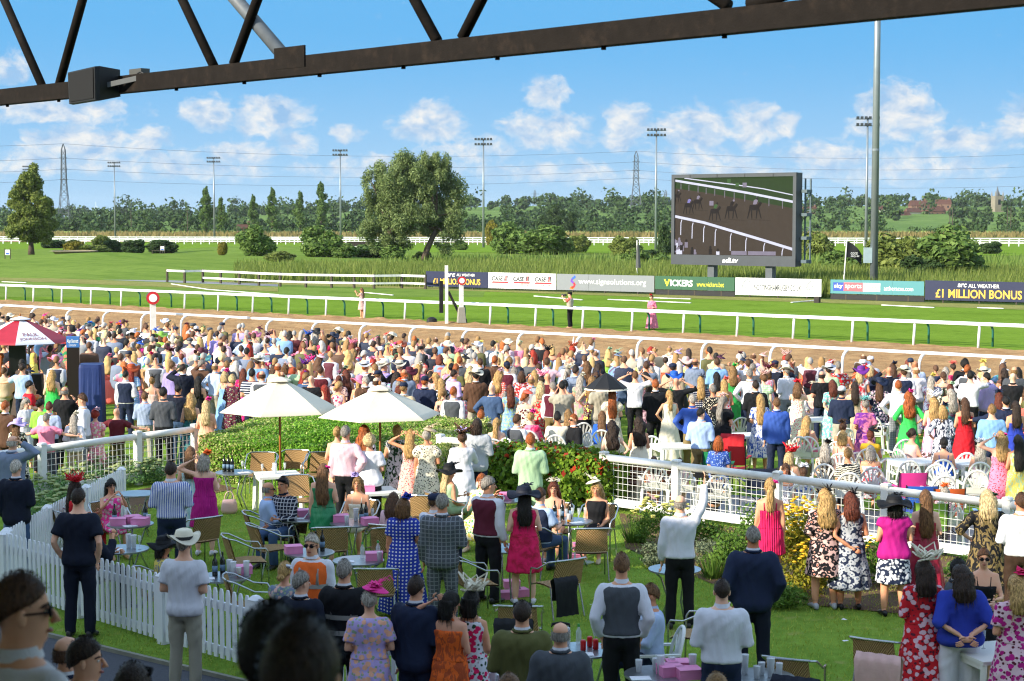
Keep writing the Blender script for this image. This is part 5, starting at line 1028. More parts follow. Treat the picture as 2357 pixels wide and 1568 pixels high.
def build_person(p, parts=True):
    global SHOE_SH
    bk, cl = pieces(p); o = obj('person', JOBS[bk], None, None, p['loc'], math.radians(p['rot']), (p['s'] * p['wide'], p['s'] * p['wide'], p['s'])); o.color = lin(p['skin'] or RN.choice(SKINS[:6] if RN.random() < .93 else SKINS)); p['obj'] = o; dz = -.43 if p['sit'] else 0; yw = math.radians(p['yaw'])
    for key, nm, c1, pat, c2, c3 in cl:
        q = obj(nm, JOBS[key], None, o); q.color = lin(c1); q['second'] = list(lin(c2)); q['third'] = list(lin(c3)); q.material_slots[0].link = 'OBJECT'; q.material_slots[0].material = CLOTH[pat]
    hk = p['hair'].split()
    if hk[0] != 'bald' and gethair(hk[0]) is not None: q = obj('hair', gethair(hk[0]), HAIR, o, (0, 0, dz), yw); q.color = lin(hk[1]) if hk[1] not in COLS or hk[1] in HAIRC else lin(hk[1]); q.color = (*hexc(HAIRC[hk[1]]), 1)
    for spec in [x for x in p['hat'].split('+') if x]:
        ht = spec.replace('hot pink', 'hot_pink').replace('bright green', 'bright_green').split(); me = gethat(ht[0]); q = obj('sunglasses' if 'glasses' in ht[0] else ('hat' if ht[0] in ('brim', 'wide', 'panama', 'flatcap', 'cap') else 'fascinator'), me, None, o, (0, 0, dz), yw)
        if len(me.materials) == 0: me.materials.append(HATM); me.materials.append(HATM2)
        q.color = lin(ht[1].replace('_', ' ')); q['second'] = list(lin((ht[2] if len(ht) > 2 else ht[1]).replace('_', ' ')))
    if p['top']['kind'] in ('suit', 'vest', 'shirt') and p['g'] == 'm':
        if 'collar' not in HATS: HATS['collar'] = MB().lathe([(.08, 0), (.07, .03), (.067, .042)], 16, (0, -.002, 1.484), sy=1.05, cap=(False, False)).mesh('collar', True)
        q = obj('shirt_collar', HATS['collar'], CLOTH['plain'], o, (0, 0, dz)); cc = p['top']['cols']; q.color = lin('white' if p['top']['kind'] == 'suit' else (cc[1] if p['top']['kind'] == 'vest' and len(cc) > 1 else ('white' if p['top']['kind'] == 'vest' else cc[0]))); q['second'] = q['third'] = [1, 1, 1, 1]
    if p['loc'].y < 36 and p['loc'].z < .1:
        if SHOE_SH is None: SHOE_SH = shoe_mesh()
        J = joints(p['g'], ('down', 'down'), p['sit']); col = (.02, .018, .016, 1) if p['g'] == 'm' else lin(RN.choice(['tan', 'black', 'beige', 'lightgrey', 'white']))
        for sd in (-1, 1): B = J[sd, 'leg'][2]; q = obj('shoe', SHOE_SH, SHOE, o, (B.x + sd * .005, B.y + .015, 0), -sd * .12); q.color = col
    return o
m_, gg, b_ = newmat('hat_trim'); at2 = gg.n('ShaderNodeAttribute'); at2.attribute_type = 'OBJECT'; at2.attribute_name = 'second'; gg.put(b_.inputs['Base Color'], at2.outputs['Color']); b_.inputs['Roughness'].default_value = .7; HATM2 = m_
# ---------------- people who can be told apart, placed by the crown of the head in the photograph
p_ = person
# lower left of the enclosure
p_(28, 1003, 'm', 'suit bluegrey', 'trousers bluegrey', 'fringe white', '', 'down head', -20, 'person in blue-grey suit lifting a hand to the head by the left rail')
p_(36, 1061, 'm', 'suit darknavy', 'trousers denim', 'short white', '', 'pocket front', -8, 'person in dark navy blazer and jeans at the left picket fence')
p_(178, 1118, 'm', 'polo darknavy', 'trousers darknavy', 'short darkbrown', '', 'pocket pocket', -5, 'person in navy polo shirt, hands in pockets before the picket fence', h=1.96, loc=tuple(gz(186, 1466)))
p_(255, 1104, 'f', 'dress hot_pink floral palepink none mini', '', 'long black', '', 'phone phone', -150, 'seated person in pink strapless dress looking at a phone', sit=1, yaw=0)
p_(172, 1108, 'f', 'dress red none midi', '', 'long darkbrown', 'loops red', 'table lap', -75, 'seated person in red dress with red loop headpiece behind the navy polo', sit=1)
p_(213, 1186, 'm', 'suit darknavy', 'trousers darknavy', 'short black', '', 'table chin', -60, 'seated person in dark jacket at the small table by the picket fence', sit=1)
p_(393, 1066, 'm', 'shirt white stripe blue', 'trousers navy', 'short darkbrown', '', 'front front', 2, 'person in blue and white striped shirt beside the purple dress', wide=1.12)
p_(470, 1046, 'f', 'dress magenta pleat halter knee', '', 'bob silver', 'flower orange rust', 'head drink', -5, 'person in purple pleated dress with an orange flower hat', wide=1.05)
p_(438, 1030, 'f', 'dress turquoise stripe white strap midi', '', 'long lightbrown', '', 'front front', 0, 'person in turquoise strap dress in front of the purple dress')
p_(376, 1240, 'f', 'blouse yellow leaf grey short', 'skirt cream', 'bob black', 'wide black', 'table lap', -70, 'seated person in yellow patterned top under a wide black hat', sit=1)
p_(438, 1214, 'm', 'tee white', 'trousers stone', 'short grey', 'panama cream black', 'front front', -10, 'person in panama hat, white short-sleeved shirt and stone trousers', h=1.84, loc=tuple(gz(428, 1590)))
# around the middle tables
p_(617, 1110, 'm', 'shirt lightblue', 'trousers black', 'fringe grey', 'sunglasses black', 'table table', -75, 'seated person in light blue shirt and dark trousers leaning forward', sit=1)
p_(652, 1099, 'm', 'shirt darknavy check white', 'trousers denim', 'short darkbrown', 'glasses black', 'table lap', 150, 'seated person in dark checked shirt with sunglasses on top', sit=1)
p_(744, 1070, 'f', 'dress emerald satin halter mini', '', 'verylong lightbrown', 'sideflower hot_pink', 'down front', -5, 'person in emerald satin dress with a pink flower in the hair', wide=1.1)
p_(824, 1098, 'f', 'dress ivory strap mini', '', 'verylong dirtyblonde', 'flower lilac', 'table table', 170, 'seated person in ivory dress with lilac flower headpiece', sit=1)
p_(795, 982, 'm', 'shirt palepink', 'trousers black', 'short grey', '', 'down hip', -14, 'person in pale pink shirt and black trousers before the green hedge', h=1.85)
p_(838, 983, 'f', 'dress black leaf white short midi', '', 'curly ginger', '', 'front front', -5, 'person in black and white dress beyond the pale pink shirt')
p_(776, 984, 'f', 'dress peach strap midi', '', 'bun blonde', '', 'front front', -10, 'person in peach dress half hidden by the pale pink shirt')
p_(850, 1003, 'f', 'blouse white short', 'trousers black', 'curlyshort paleblonde', '', 'front front', -5, 'person in loose white blouse and black trousers by the right parasol pole', wide=1.15)
p_(914, 980, 'f', 'dress white leaf darkgreen cap midi', '', 'lowbun blonde', '', 'front front', -4, 'person in white dress printed with dark green leaves', wide=1.12)
p_(945, 990, 'f', 'dress blush tiny red strap midi', '', 'long blonde', '', 'head head', -10, 'person in blush strap dress with both arms raised')
p_(982, 991, 'f', 'dress cream tiny black puff midi', '', 'bun silver', 'disc beige', 'down front', 0, 'person in cream puff-sleeved dress with net headpiece', wide=1.06)
p_(1064, 996, 'f', 'dress white long maxi', '', 'bun brown', 'burst chocolate lilac+loops brown lilac', 'front chin', 0, 'person in long white dress under a huge brown looped hat', wide=1.12)
p_(1098, 965, 'm', 'suit lightgrey', 'trousers navy', 'bob darkbrown', '', 'front front', -10, 'person in pale grey jacket beside the huge brown hat', h=1.78)
p_(1221, 999, 'm', 'suit mint', 'trousers mint', 'short ginger', '', 'front front', -4, 'person in mint green jacket in front of the red-tipped hedge', h=1.8)
p_(1034, 1072, 'f', 'dress mint none midi', '', 'long paleblonde', 'wide black black', 'table lap', -60, 'seated person in mint dress with black net hat', sit=1)
p_(1109, 1092, 'f', 'dress cream floral yellow green cap midi', '', 'long ginger', '', 'table table', 160, 'seated person in cream floral dress behind the burgundy waistcoat', sit=1)
p_(1000, 1137, 'm', 'vest bluegrey white', 'trousers navy', 'short brown', 'flatcap navy navy', 'table table', -30, 'seated person in flat cap beyond the grey checked suit', sit=1)
p_(1018, 1139, 'm', 'suit charcoal check grey', 'trousers charcoal check grey', 'short grey', '', 'down front', -6, 'person in grey checked suit beside the blue polka-dot dress', h=1.82, wide=1.06)
p_(1123, 1099, 'm', 'vest burgundy white', 'trousers black', 'short grey', '', 'chin down', -35, 'person in burgundy waistcoat eating beside the red lace dress', h=1.8, yaw=-30, wide=1.06)
p_(1206, 1124, 'f', 'dress cerise dye crimson none knee', '', 'long black', 'wide darknavy darknavy', 'front front', 5, 'person in cerise lace dress under a navy brimmed hat', h=1.66, wide=1.1)
p_(1243, 1125, 'm', 'vest navy lightblue short', 'trousers denim', 'short brown', '', 'lap table', -40, 'seated person in navy waistcoat with rolled pale sleeves', sit=1)
p_(1275, 1110, 'f', 'dress peach strap mini', '', 'wavy auburn', 'burst cream ivory', 'table table', 172, 'seated person with cream feather headpiece before the red-tipped hedge', sit=1)
p_(1374, 1110, 'f', 'dress black none mini', '', 'wavy blonde', 'disc ivory cream', 'lap lap', 165, 'seated person in black dress with ivory saucer headpiece', sit=1)
p_(928, 1148, 'f', 'dress royal polka white short maxi', '', 'bob lightbrown', 'flower royal', 'down front', -5, 'person in royal blue polka-dot dress with blue flower headpiece', wide=1.12)
p_(905, 1136, 'f', 'blouse palepink short', 'trousers white', 'shoulder brown', '', 'table table', -20, 'seated person in pale pink top beside the polka-dot dress', sit=1)
p_(718, 1231, 'm', 'vest orange white', 'trousers black', 'short white', 'sunglasses black', 'down down', 165, 'steward person in orange high-visibility vest facing the stand', h=1.8)
# lower middle, in shade
p_(655, 1296, 'f', 'dress bluegrey floral blush cap midi', '', 'lowbun blonde', 'sideflower white', 'table table', -20, 'person in grey-blue dress with white flower headpiece beside the steward', h=1.6)
p_(692, 1318, 'm', 'suit darknavy', 'trousers darknavy', 'short grey', '', 'front front', -20, 'person in dark suit reading a race card beside the steward', h=1.74, yaw=-30)
p_(792, 1291, 'm', 'suit black', 'trousers black', 'short grey', '', 'front front', -12, 'person in black suit right of the steward', h=1.82)
p_(850, 1360, 'f', 'dress lilac floral peach short midi', '', 'buzz silver', 'flower hot_pink hot_pink+disc hot_pink hot_pink', 'front front', 4, 'person in lilac floral dress with large magenta headpiece', wide=1.1, h=1.68)
p_(957, 1329, 'm', 'suit navy', 'trousers navy', 'short darkbrown', '', 'down front', -25, 'person in navy suit with orange-dressed companion holding the shoulder', h=1.8)
p_(1036, 1364, 'f', 'dress orange leaf rust halter midi', '', 'bob black', '', 'head front', -20, 'person in orange halter dress with chain-strap bag', yaw=-30, h=1.68)
p_(1084, 1360, 'f', 'dress white floral cerise darkgreen none knee', '', 'bob black', 'loops ivory', 'table lap', -25, 'person in white dress with pink flowers at the fence end', h=1.66)
p_(1202, 1387, 'm', 'suit olive', 'trousers olive', 'short darkbrown', 'glasses black', 'front front', -4, 'person in brown tweed jacket at the bottom of the lawn', h=1.78, wide=1.08)
p_(1290, 1433, 'm', 'suit charcoal', 'trousers charcoal', 'fringe grey', 'glasses black', 'front front', -4, 'person in charcoal suit with sunglasses pushed up', h=1.74, wide=1.06)
p_(1431, 1280, 'm', 'vest charcoal white', 'trousers black', 'quiff lightbrown', '', 'pocket pocket', -2, 'person in grey waistcoat and white shirt, hands in pockets', h=1.86)
p_(1499, 1346, 'm', 'shirt paleblue', 'trousers navy', 'short lightbrown', '', 'table table', 95, 'seated smiling person in pale blue shirt turned sideways', sit=1)
p_(1566, 1140, 'm', 'shirt white', 'trousers black', 'fringe grey', '', 'down up', -4, 'person in white shirt holding a phone high in the right hand', h=1.8)
p_(1773, 1103, 'f', 'dress cerise pleat strap mini', '', 'pony blonde', 'sideflower hot_pink', 'down down', -6, 'person in bright pink tiered dress beside yellow flowers', h=1.72)
p_(1734, 1214, 'm', 'suit navy', 'trousers darknavy', 'buzz grey', '', 'pocket pocket', -4, 'person in navy blazer, hands in pockets on the lawn', h=1.84, wide=1.08)
p_(1662, 1336, 'm', 'shirt white', 'trousers navy', 'buzz darkbrown', '', 'front front', -2, 'person in crisp white shirt seen from behind at lower table', h=1.8, wide=1.05)
# right-hand row at the fence
p_(1900, 1128, 'f', 'dress blush leopard black rust elbow knee', '', 'wavy blonde', 'feather black', 'front front', 4, 'person in pink leopard-print dress with black feather headpiece', wide=1.15, h=1.68)
p_(1958, 1135, 'f', 'dress navy leopard lightgrey bluegrey none midi', '', 'shoulder auburn', 'feather black', 'back front', 0, 'person in navy leopard-print dress with hand behind back', wide=1.12, h=1.64)
p_(2059, 1146, 'f', 'blouse magenta cap', 'skirt navy floral white knee', 'bob black', 'wide black black', 'front front', 0, 'person in magenta top and blue-white skirt under black hat', wide=1.12, h=1.64)
p_(2131, 1130, 'f', 'dress crimson satin strap maxi', '', 'verylong lightbrown', '', 'front front', -4, 'person in dark red satin dress at the mesh fence', h=1.68)
p_(2274, 1131, 'f', 'dress black leaf khaki elbow maxi', '', 'shoulder paleblonde', 'sideflower darkgreen', 'hip hip', -8, 'person in black and khaki leaf-print dress at the mesh fence', wide=1.2, h=1.68)
p_(2352, 1137, 'm', 'shirt white', 'trousers chocolate', 'short brown', '', 'front front', -8, 'person in white shirt and brown trousers at the right frame edge', h=1.78, wide=1.1)
p_(2127, 1290, 'f', 'dress red floral palepink burgundy long maxi', '', 'shoulder darkbrown', 'loops ivory', 'front front', 0, 'person in red floral long-sleeved dress with ivory headpiece', wide=1.1, h=1.7)
p_(2213, 1303, 'f', 'blouse royal elbow', 'trousers white wide', 'shoulder darkbrown', '', 'back back', 2, 'person in loose royal blue top, hands clasped behind back', wide=1.22, h=1.68)
p_(2265, 1264, 'f', 'dress black strap knee', '', 'bun brown', 'sunglasses black', 'table front', 170, 'person in black top and sunglasses facing the stand', h=1.62)
p_(2205, 1288, 'm', 'suit charcoal', 'trousers charcoal', 'short black', '', 'table table', -100, 'person in dark jacket behind the royal blue top', h=1.62)
p_(2342, 1326, 'f', 'dress palepink floral magenta burgundy short maxi', '', 'shoulder blonde', 'flower cerise', 'front front', 4, 'person in white and plum floral dress at the lower right', wide=1.15, h=1.7)
# beyond the fence, right
R7 = [
 (1723, 828, 'm', 'shirt white', 'trousers charcoal shorts', 'short brown', '', 'brow hip', -8), (1820, 824, 'f', 'dress camel elbow maxi', '', 'wavy dirtyblonde', '', 'hip front', 5), (1865, 824, 'm', 'vest burgundy white', 'trousers charcoal', 'short grey', '', 'brow front', -5), (1777, 828, 'f', 'dress skyblue strap midi', '', 'pony blonde', '', 'front front', 0), (1929, 833, 'm', 'tee red floral white', 'trousers navy', 'short grey', '', 'front front', -10), (2004, 844, 'f', 'dress navy short midi', '', 'bob paleblonde', '', 'drink front', -25), (1986, 833, 'm', 'suit rust', 'trousers khaki', 'short grey', 'brim white charcoal', 'front brow', -10), (2090, 829, 'f', 'dress black floral mustard cream none midi', '', 'shoulder auburn', '', 'front front', 0), (2055, 838, 'f', 'dress red leaf teal puff midi', '', 'wavy brown', 'flower navy', 'front front', -5), (2154, 841, 'f', 'dress navy hoop charcoal short midi', '', 'short brown', '', 'hip front', 0), (2194, 837, 'f', 'dress cerise floral pink none midi', '', 'bun darkbrown', 'burst coral', 'hip hip', 3), (2221, 829, 'm', 'suit black', 'trousers black', 'curlyshort black', '', 'front front', -15), (2234, 855, 'm', 'rolled white', 'trousers black', 'short black', '', 'front brow', -20), (2272, 859, 'm', 'suit navy', 'trousers navy', 'short black', '', 'down out', 30), (2344, 847, 'f', 'dress pink dye cerise strap midi', '', 'verylong black', '', 'front front', 0), (2312, 849, 'f', 'dress palepink floral red white strap midi', '', 'verylong darkbrown', 'sideflower white', 'front front', 0),
 (1916, 876, 'f', 'dress turquoise floral palepink short midi', '', 'shoulder auburn', '', 'back back', 4), (1967, 881, 'f', 'dress beige halter midi', 'trousers beige wide', 'long darkbrown', '', 'phone phone', 0), (2068, 877, 'm', 'shirt white', 'trousers grey check charcoal', 'short ginger', '', 'hip front', -10), (2092, 904, 'f', 'dress bright_green elbow maxi', '', 'curly ginger', 'flower hot_pink', 'hip hip', 0), (2149, 914, 'f', 'dress pink stripe white strap maxi', '', 'wavy blonde', 'loops white', 'front front', 0), (2221, 917, 'f', 'dress red halter maxi', '', 'long brown', '', 'front front', 0), (2170, 934, 'f', 'dress white leaf navy elbow midi', '', 'bob blonde', 'flower navy', 'hip front', 0), (2316, 913, 'm', 'suit navy', 'trousers navy', 'short black', '', 'out down', -6), (2338, 925, 'f', 'dress royal strap maxi', '', 'long darkbrown', '', 'front front', 0), (1788, 917, 'm', 'suit blue', 'trousers navy', 'short lightbrown', '', 'down down', -3), (1750, 909, 'f', 'dress white leaf blue short midi', '', 'verylong blonde', '', 'front front', 2), (2304, 995, 'f', 'dress pink tiny red strap knee', '', 'wavy blonde', 'sideflower hot_pink', 'head down', 4), (2344, 1003, 'f', 'dress yellow leaf mint none maxi', '', 'verylong black', '', 'front front', 0), (1594, 909, 'm', 'shirt blue', 'trousers khaki', 'short silver', '', 'hip hip', -4), (1641, 887, 'f', 'dress black tiny cream elbow midi', '', 'short grey', '', 'front front', 0), (1667, 874, 'f', 'dress palepink floral red strap midi', '', 'long blonde', 'flower coral', 'front front', 0), (1509, 875, 'm', 'suit black', 'trousers black', 'short ginger', '', 'front front', -4), (1541, 899, 'f', 'dress ivory none maxi', 'trousers ivory wide', 'pony blonde', 'feather emerald', 'hip front', 8), (1462, 855, 'm', 'tee white', 'trousers black', 'short lightbrown', '', 'head head', -3), (1409, 896, 'f', 'dress ivory tiny beige puff maxi', '', 'verylong ginger', '', 'front front', 2), (1362, 823, 'f', 'dress coral floral white strap maxi', '', 'long blonde', '', 'front front', 0), (1259, 825, 'm', 'shirt palepink', 'trousers black', 'short brown', '', 'front out', -10), (1286, 824, 'f', 'dress darkgreen strap maxi', '', 'long dirtyblonde', '', 'front front', 0), (1296, 802, 'm', 'shirt lightblue', 'trousers black', 'short lightbrown', '', 'front front', -10), (1342, 784, 'm', 'vest charcoal white', 'trousers lightgrey', 'bald brown', '', 'up front', -10), (1363, 783, 'f', 'dress palepink floral coral none midi', '', 'bob silver', 'flower pink', 'front front', -5), (1437, 820, 'm', 'shirt navy polka white', 'trousers denim', 'short brown', '', 'front front', -5), (1585, 803, 'f', 'dress cobalt none midi', '', 'long darkbrown', '', 'front front', -5), (1532, 822, 'f', 'dress rust strap midi', '', 'bun darkbrown', 'disc cream beige', 'front front', -5), (1240, 838, 'm', 'vest lightgrey white', 'trousers grey', 'short brown', '', 'front front', -5), (1556, 870, 'm', 'rolled black', 'trousers black', 'bald brown', '', 'head head', -5), (1613, 868, 'f', 'dress navy polka white short midi', '', 'long blonde', 'feather black', 'front front', 0), (1400, 805, 'f', 'dress lime short midi', '', 'wavy blonde', 'flower mint', 'front front', 0), (1488, 833, 'm', 'tee bluegrey', 'trousers black', 'short brown', '', 'phone phone', -4), (1651, 825, 'm', 'suit skyblue', 'trousers navy', 'short brown', '', 'front front', -8), (1687, 843, 'f', 'dress green strap midi', '', 'wavy dirtyblonde', 'flower bright_green', 'front front', 0),
 (1409, 972, 'f', 'dress ivory none mini', '', 'curly darkbrown', '', 'front hip', 4), (1471, 963, 'f', 'dress cream strap maxi', '', 'curly darkbrown', '', 'front drink', 4),
]
for a in R7: p_(*a[:9], auto=True)
S7 = [(1841, 896, 'f', 'dress white floral lilac short midi', '', 'long auburn', '', 'table table', -30), (1873, 884, 'f', 'dress blush strap midi', '', 'long red', 'burst cream', 'drink table', 160), (1857, 959, 'f', 'dress pink strap mini', '', 'long blonde', '', 'table table', -30), (1940, 973, 'f', 'dress palepink strap midi', '', 'bun brown', 'burst chocolate', 'table table', -30), (1940, 993, 'f', 'dress coral strap midi', '', 'bob blonde', '', 'table table', -20), (2004, 991, 'f', 'dress mustard cap midi', '', 'lowbun auburn', 'disc black', 'table table', -20), (2099, 988, 'f', 'dress blush none midi', '', 'bun darkbrown', 'sunglasses black', 'table table', -60), (2173, 1008, 'f', 'dress cobalt strap midi', '', 'lowbun black', '', 'table table', -15), (2258, 1018, 'f', 'dress palepink floral white strap midi', '', 'wavy silver', 'burst lightgrey', 'table table', -15), (1817, 1040, 'f', 'dress cream strap midi', '', 'bob paleblonde', 'loops red', 'lap table', -20), (1900, 1020, 'f', 'dress cream leopard chocolate gold none midi', '', 'shoulder silver', 'flower black', 'lap lap', -12), (1952, 1033, 'f', 'blouse ivory zebra black short', 'skirt black', 'bun dirtyblonde', '', 'lap lap', -6), (2004, 1027, 'f', 'dress white floral red grey halter midi', '', 'bob silver', '', 'lap lap', -4), (1809, 1068, 'f', 'dress white tiny navy strap midi', '', 'long brown', '', 'lap lap', 165), (1850, 1075, 'f', 'dress white floral blue cap midi', '', 'lowbun brown', 'burst white', 'lap lap', -10), (1222, 950, 'f', 'dress pink dye cerise elbow midi', '', 'bun blonde', 'flower hot_pink', 'chin table', -10), (1283, 951, 'm', 'tee ivory', 'trousers stone', 'quiff black', '', 'table table', -8), (1143, 964, 'f', 'dress blush strap midi', '', 'pony blonde', '', 'table table', -10), (1321, 954, 'm', 'suit black', 'trousers black', 'buzz ginger', 'sunglasses black', 'lap lap', 120), (1190, 955, 'm', 'vest charcoal white', 'trousers charcoal', 'short brown', '', 'chin table', -40), (1654, 1006, 'f', 'dress blue tiny lightblue short midi', '', 'bob ginger', '', 'lap lap', -10), (1386, 948, 'f', 'dress cobalt long midi', '', 'long lightbrown', '', 'lap lap', -5), (1308, 944, 'f', 'dress ivory strap midi', '', 'long dirtyblonde', '', 'table table', 0), (1505, 1052, 'f', 'dress palepink strap midi', '', 'shoulder darkbrown', '', 'lap lap', 0), (1565, 1056, 'f', 'dress blush short midi', '', 'bun darkbrown', '', 'lap lap', 0), (1645, 1085, 'f', 'dress charcoal check navy short midi', '', 'curlyshort brown', '', 'lap lap', 5), (2175, 1120, 'f', 'dress palepink zebra burgundy short maxi', '', 'bob silver', 'burst orange', 'lap lap', -4), (1107, 945, 'm', 'suit olive', 'trousers olive', 'short ginger', '', 'table table', -5), (1165, 905, 'f', 'dress yellow short midi', '', 'curlyshort grey', '', 'table table', -5)]
for a in S7: p_(*a[:9], auto=True, sit=1, h={1505: 1.33, 1565: 1.33, 1645: 1.2, 2175: 1.36, 1809: 1.5, 1850: 1.48, 1817: 1.55}.get(a[0]))
# beyond the fence, left
L4 = [(306, 760, 'f', 'dress navy floral blush strap maxi', '', 'bob brown', 'wide white navy', 'front front', 0), (337, 747, 'm', 'shirt white', 'trousers black', 'short brown', '', 'front front', -10), (263, 766, 'm', 'suit bluegrey', 'trousers bluegrey', 'short darkbrown', '', 'front front', -5), (276, 757, 'm', 'suit darknavy', 'trousers darknavy', 'short black', '', 'front front', -5), (398, 772, 'f', 'dress white floral crimson short maxi', '', 'bob silver', '', 'front front', 0), (437, 779, 'm', 'shirt palepink', 'trousers black', 'short grey', 'flatcap charcoal', 'hip hip', 0), (345, 816, 'f', 'dress emerald dye pink puff midi', '', 'wavy blonde', 'flower cerise', 'front front', 0), (248, 820, 'f', 'dress coral puff midi', '', 'wavy blonde', 'flower pink', 'front front', 0), (610, 789, 'm', 'vest crimson white', 'trousers black', 'bald brown', '', 'front down', -8), (468, 813, 'm', 'tee navy', 'trousers beige', 'short grey', '', 'front front', -4), (568, 801, 'm', 'tee bluegrey', 'trousers navy', 'short black', '', 'front front', -4), (511, 815, 'f', 'dress coral leaf orange none maxi', '', 'curlyshort paleblonde', '', 'front front', -20), (51, 838, 'm', 'tee lightblue', 'trousers navy', 'short darkbrown', '', 'out front', -8), (120, 853, 'f', 'dress bright_green strap midi', '', 'wavy blonde', '', 'front front', -5), (67, 878, 'm', 'tee red', 'trousers navy', 'short black', '', 'front front', -60), (149, 890, 'm', 'tee black', 'trousers black', 'fringe grey', '', 'front chin', -12), (289, 854, 'm', 'vest navy white', 'trousers navy', 'buzz black', '', 'down front', -8), (333, 903, 'm', 'shirt paleblue stripe bluegrey', 'trousers stone', 'short lightbrown', 'glasses black', 'front front', 0), (268, 940, 'm', 'tee maroon', 'trousers olive', 'bald brown', '', 'out out', -12), (219, 945, 'f', 'dress pink floral cream gold puff maxi', '', 'curlyshort red', 'flower palepink', 'front front', 0), (113, 928, 'm', 'shirt paleblue', 'trousers navy', 'quiff auburn', '', 'front front', -6), (92, 920, 'f', 'blouse lime long', 'trousers black', 'bun black', '', 'front front', -20), (60, 917, 'f', 'dress white elbow midi', '', 'shoulder silver', 'band lightgrey', 'front front', -130), (475, 922, 'f', 'dress peach strap midi', '', 'long paleblonde', 'flower hot_pink', 'front front', 0), (439, 909, 'f', 'dress teal dye navy strap maxi', '', 'curly blonde', '', 'front front', 0), (106, 953, 'm', 'tee pink', 'trousers charcoal', 'short grey', 'glasses black', 'out out', -10), (171, 954, 'f', 'blouse white elbow', 'trousers beige', 'long silver', 'flower cream', 'front front', 0), (40, 968, 'f', 'dress black floral cream short midi', '', 'long lightbrown', 'wide lilac lilac', 'front front', -10), (12, 924, 'm', 'suit brown', 'trousers brown', 'buzz ginger', '', 'front front', -20), (190, 909, 'm', 'shirt white', 'trousers grey', 'quiff brown', '', 'front front', 100), (350, 868, 'f', 'dress blush strap midi', '', 'bun dirtyblonde', 'feather black', 'front front', 0), (376, 893, 'm', 'shirt charcoal', 'trousers black', 'short black', '', 'front front', -5), (410, 885, 'm', 'shirt darknavy', 'trousers denim', 'buzz black', '', 'front front', -5), (456, 868, 'f', 'dress black strap midi', '', 'long black', '', 'front front', 0), (418, 815, 'f', 'dress darkgreen short midi', '', 'short auburn', '', 'front front', 0), (630, 780, 'f', 'dress mint leaf darkgreen puff midi', '', 'short darkbrown', '', 'front hip', -10), (655, 762, 'm', 'shirt skyblue', 'trousers navy', 'short silver', '', 'front front', -5), (180, 745, 'm', 'suit stone check charcoal', 'trousers stone', 'short brown', '', 'front front', 0), (371, 767, 'f', 'dress lime short midi', '', 'bob brown', 'brim lime', 'front front', 0), (205, 788, 'm', 'suit brown', 'trousers brown', 'short brown', '', 'front front', 0), (268, 800, 'f', 'dress black floral red green short midi', '', 'short blonde', '', 'front front', 0), (300, 800, 'f', 'dress white leaf cobalt short midi', '', 'long dirtyblonde', '', 'front front', 0), (130, 822, 'm', 'vest navy white', 'trousers navy', 'quiff lightbrown', '', 'front front', -5), (345, 795, 'm', 'vest cobalt lightblue', 'trousers navy', 'short brown', '', 'hip front', -20), (603, 818, 'f', 'dress palepink strap midi', '', 'pony brown', 'brim cream', 'front front', 0), (702, 780, 'f', 'dress pink tiny crimson short midi', '', 'long pink', '', 'front front', 0), (720, 812, 'f', 'dress black leaf white short midi', '', 'curlyshort black', 'feather black', 'front front', 0), (560, 850, 'f', 'dress cerise floral hot_pink short midi', '', 'long auburn', '', 'front front', 0), (543, 832, 'f', 'dress black floral coral short midi', '', 'wavy silver', '', 'hip front', -10), (580, 850, 'm', 'tee navy hoop white', 'trousers navy', 'short black', '', 'front front', -5)]
for a in L4: p_(*a[:9], auto=True, h={106: 1.52, 268: 1.48, 171: 1.48, 219: 1.48, 40: 1.45, 333: 1.6, 92: 1.6, 60: 1.55, 113: 1.62}.get(a[0]) if a[1] > 900 else None)
# out on the course
p_(829, 668, 'f', 'dress blush tiny charcoal cap knee', '', 'long lightbrown', '', 'phone phone', 70, 'person in short patterned dress holding up a phone on the turf', loc=tuple(gz(833, 733)), h=1.66)
p_(1305, 674, 'm', 'vest stone coral short', 'trousers black', 'short black', 'flatcap black', 'phone phone', 65, 'photographer person in beige gilet and black cap on the turf', loc=tuple(gz(1312, 755)), h=1.78)
p_(1497, 687, 'f', 'dress pink tiny crimson elbow maxi', '', 'bun brown', 'flower red', 'front front', 150, 'person in pink patterned dress with red headpiece on the turf', loc=tuple(gz(1500, 759)), h=1.68)
# spectators on the terrace just below the camera
def terr(px, py, d, g, top, hair, hat, label, rot=0, yaw=0, h=1.76, wide=1.0, skin=None):
    q = at(px, py, d); person(px, py, g, top, 'trousers charcoal', hair, hat, 'front front', rot, label, h=h, loc=(q.x, q.y, q.z - h), yaw=yaw, wide=wide, skin=skin)
terr(40, 1326, 5.7, 'm', 'shirt white', 'buzz brown', 'sunglasses black', 'close blurred person in white shirt with dark glasses at lower left', -40, -30, 1.8)
terr(152, 1465, 11.5, 'm', 'suit navy', 'fringe brown', '', 'person in navy jacket at lower left path edge', -30)
terr(192, 1472, 9.6, 'm', 'shirt white check blue', 'short darkbrown', '', 'person in blue checked shirt in profile at lower left', -55, -30)
terr(303, 1534, 8.2, 'f', 'blouse black elbow', 'long darkbrown', 'glasses black', 'dark-topped person with glasses pushed up at the bottom edge', -5)
terr(622, 1404, 4.2, 'm', 'shirt black', 'short black', 'glasses black', 'close blurred person in black with sunglasses on top of head', -5, skin='b97a56')
terr(690, 1436, 3.5, 'm', 'shirt black', 'short darkbrown', '', 'closest blurred person in black at the bottom middle', -5)
terr(1172, 1557, 12.5, 'f', 'blouse white elbow', 'bob lightbrown', '', 'person at the bottom edge below the tweed jacket', 0)
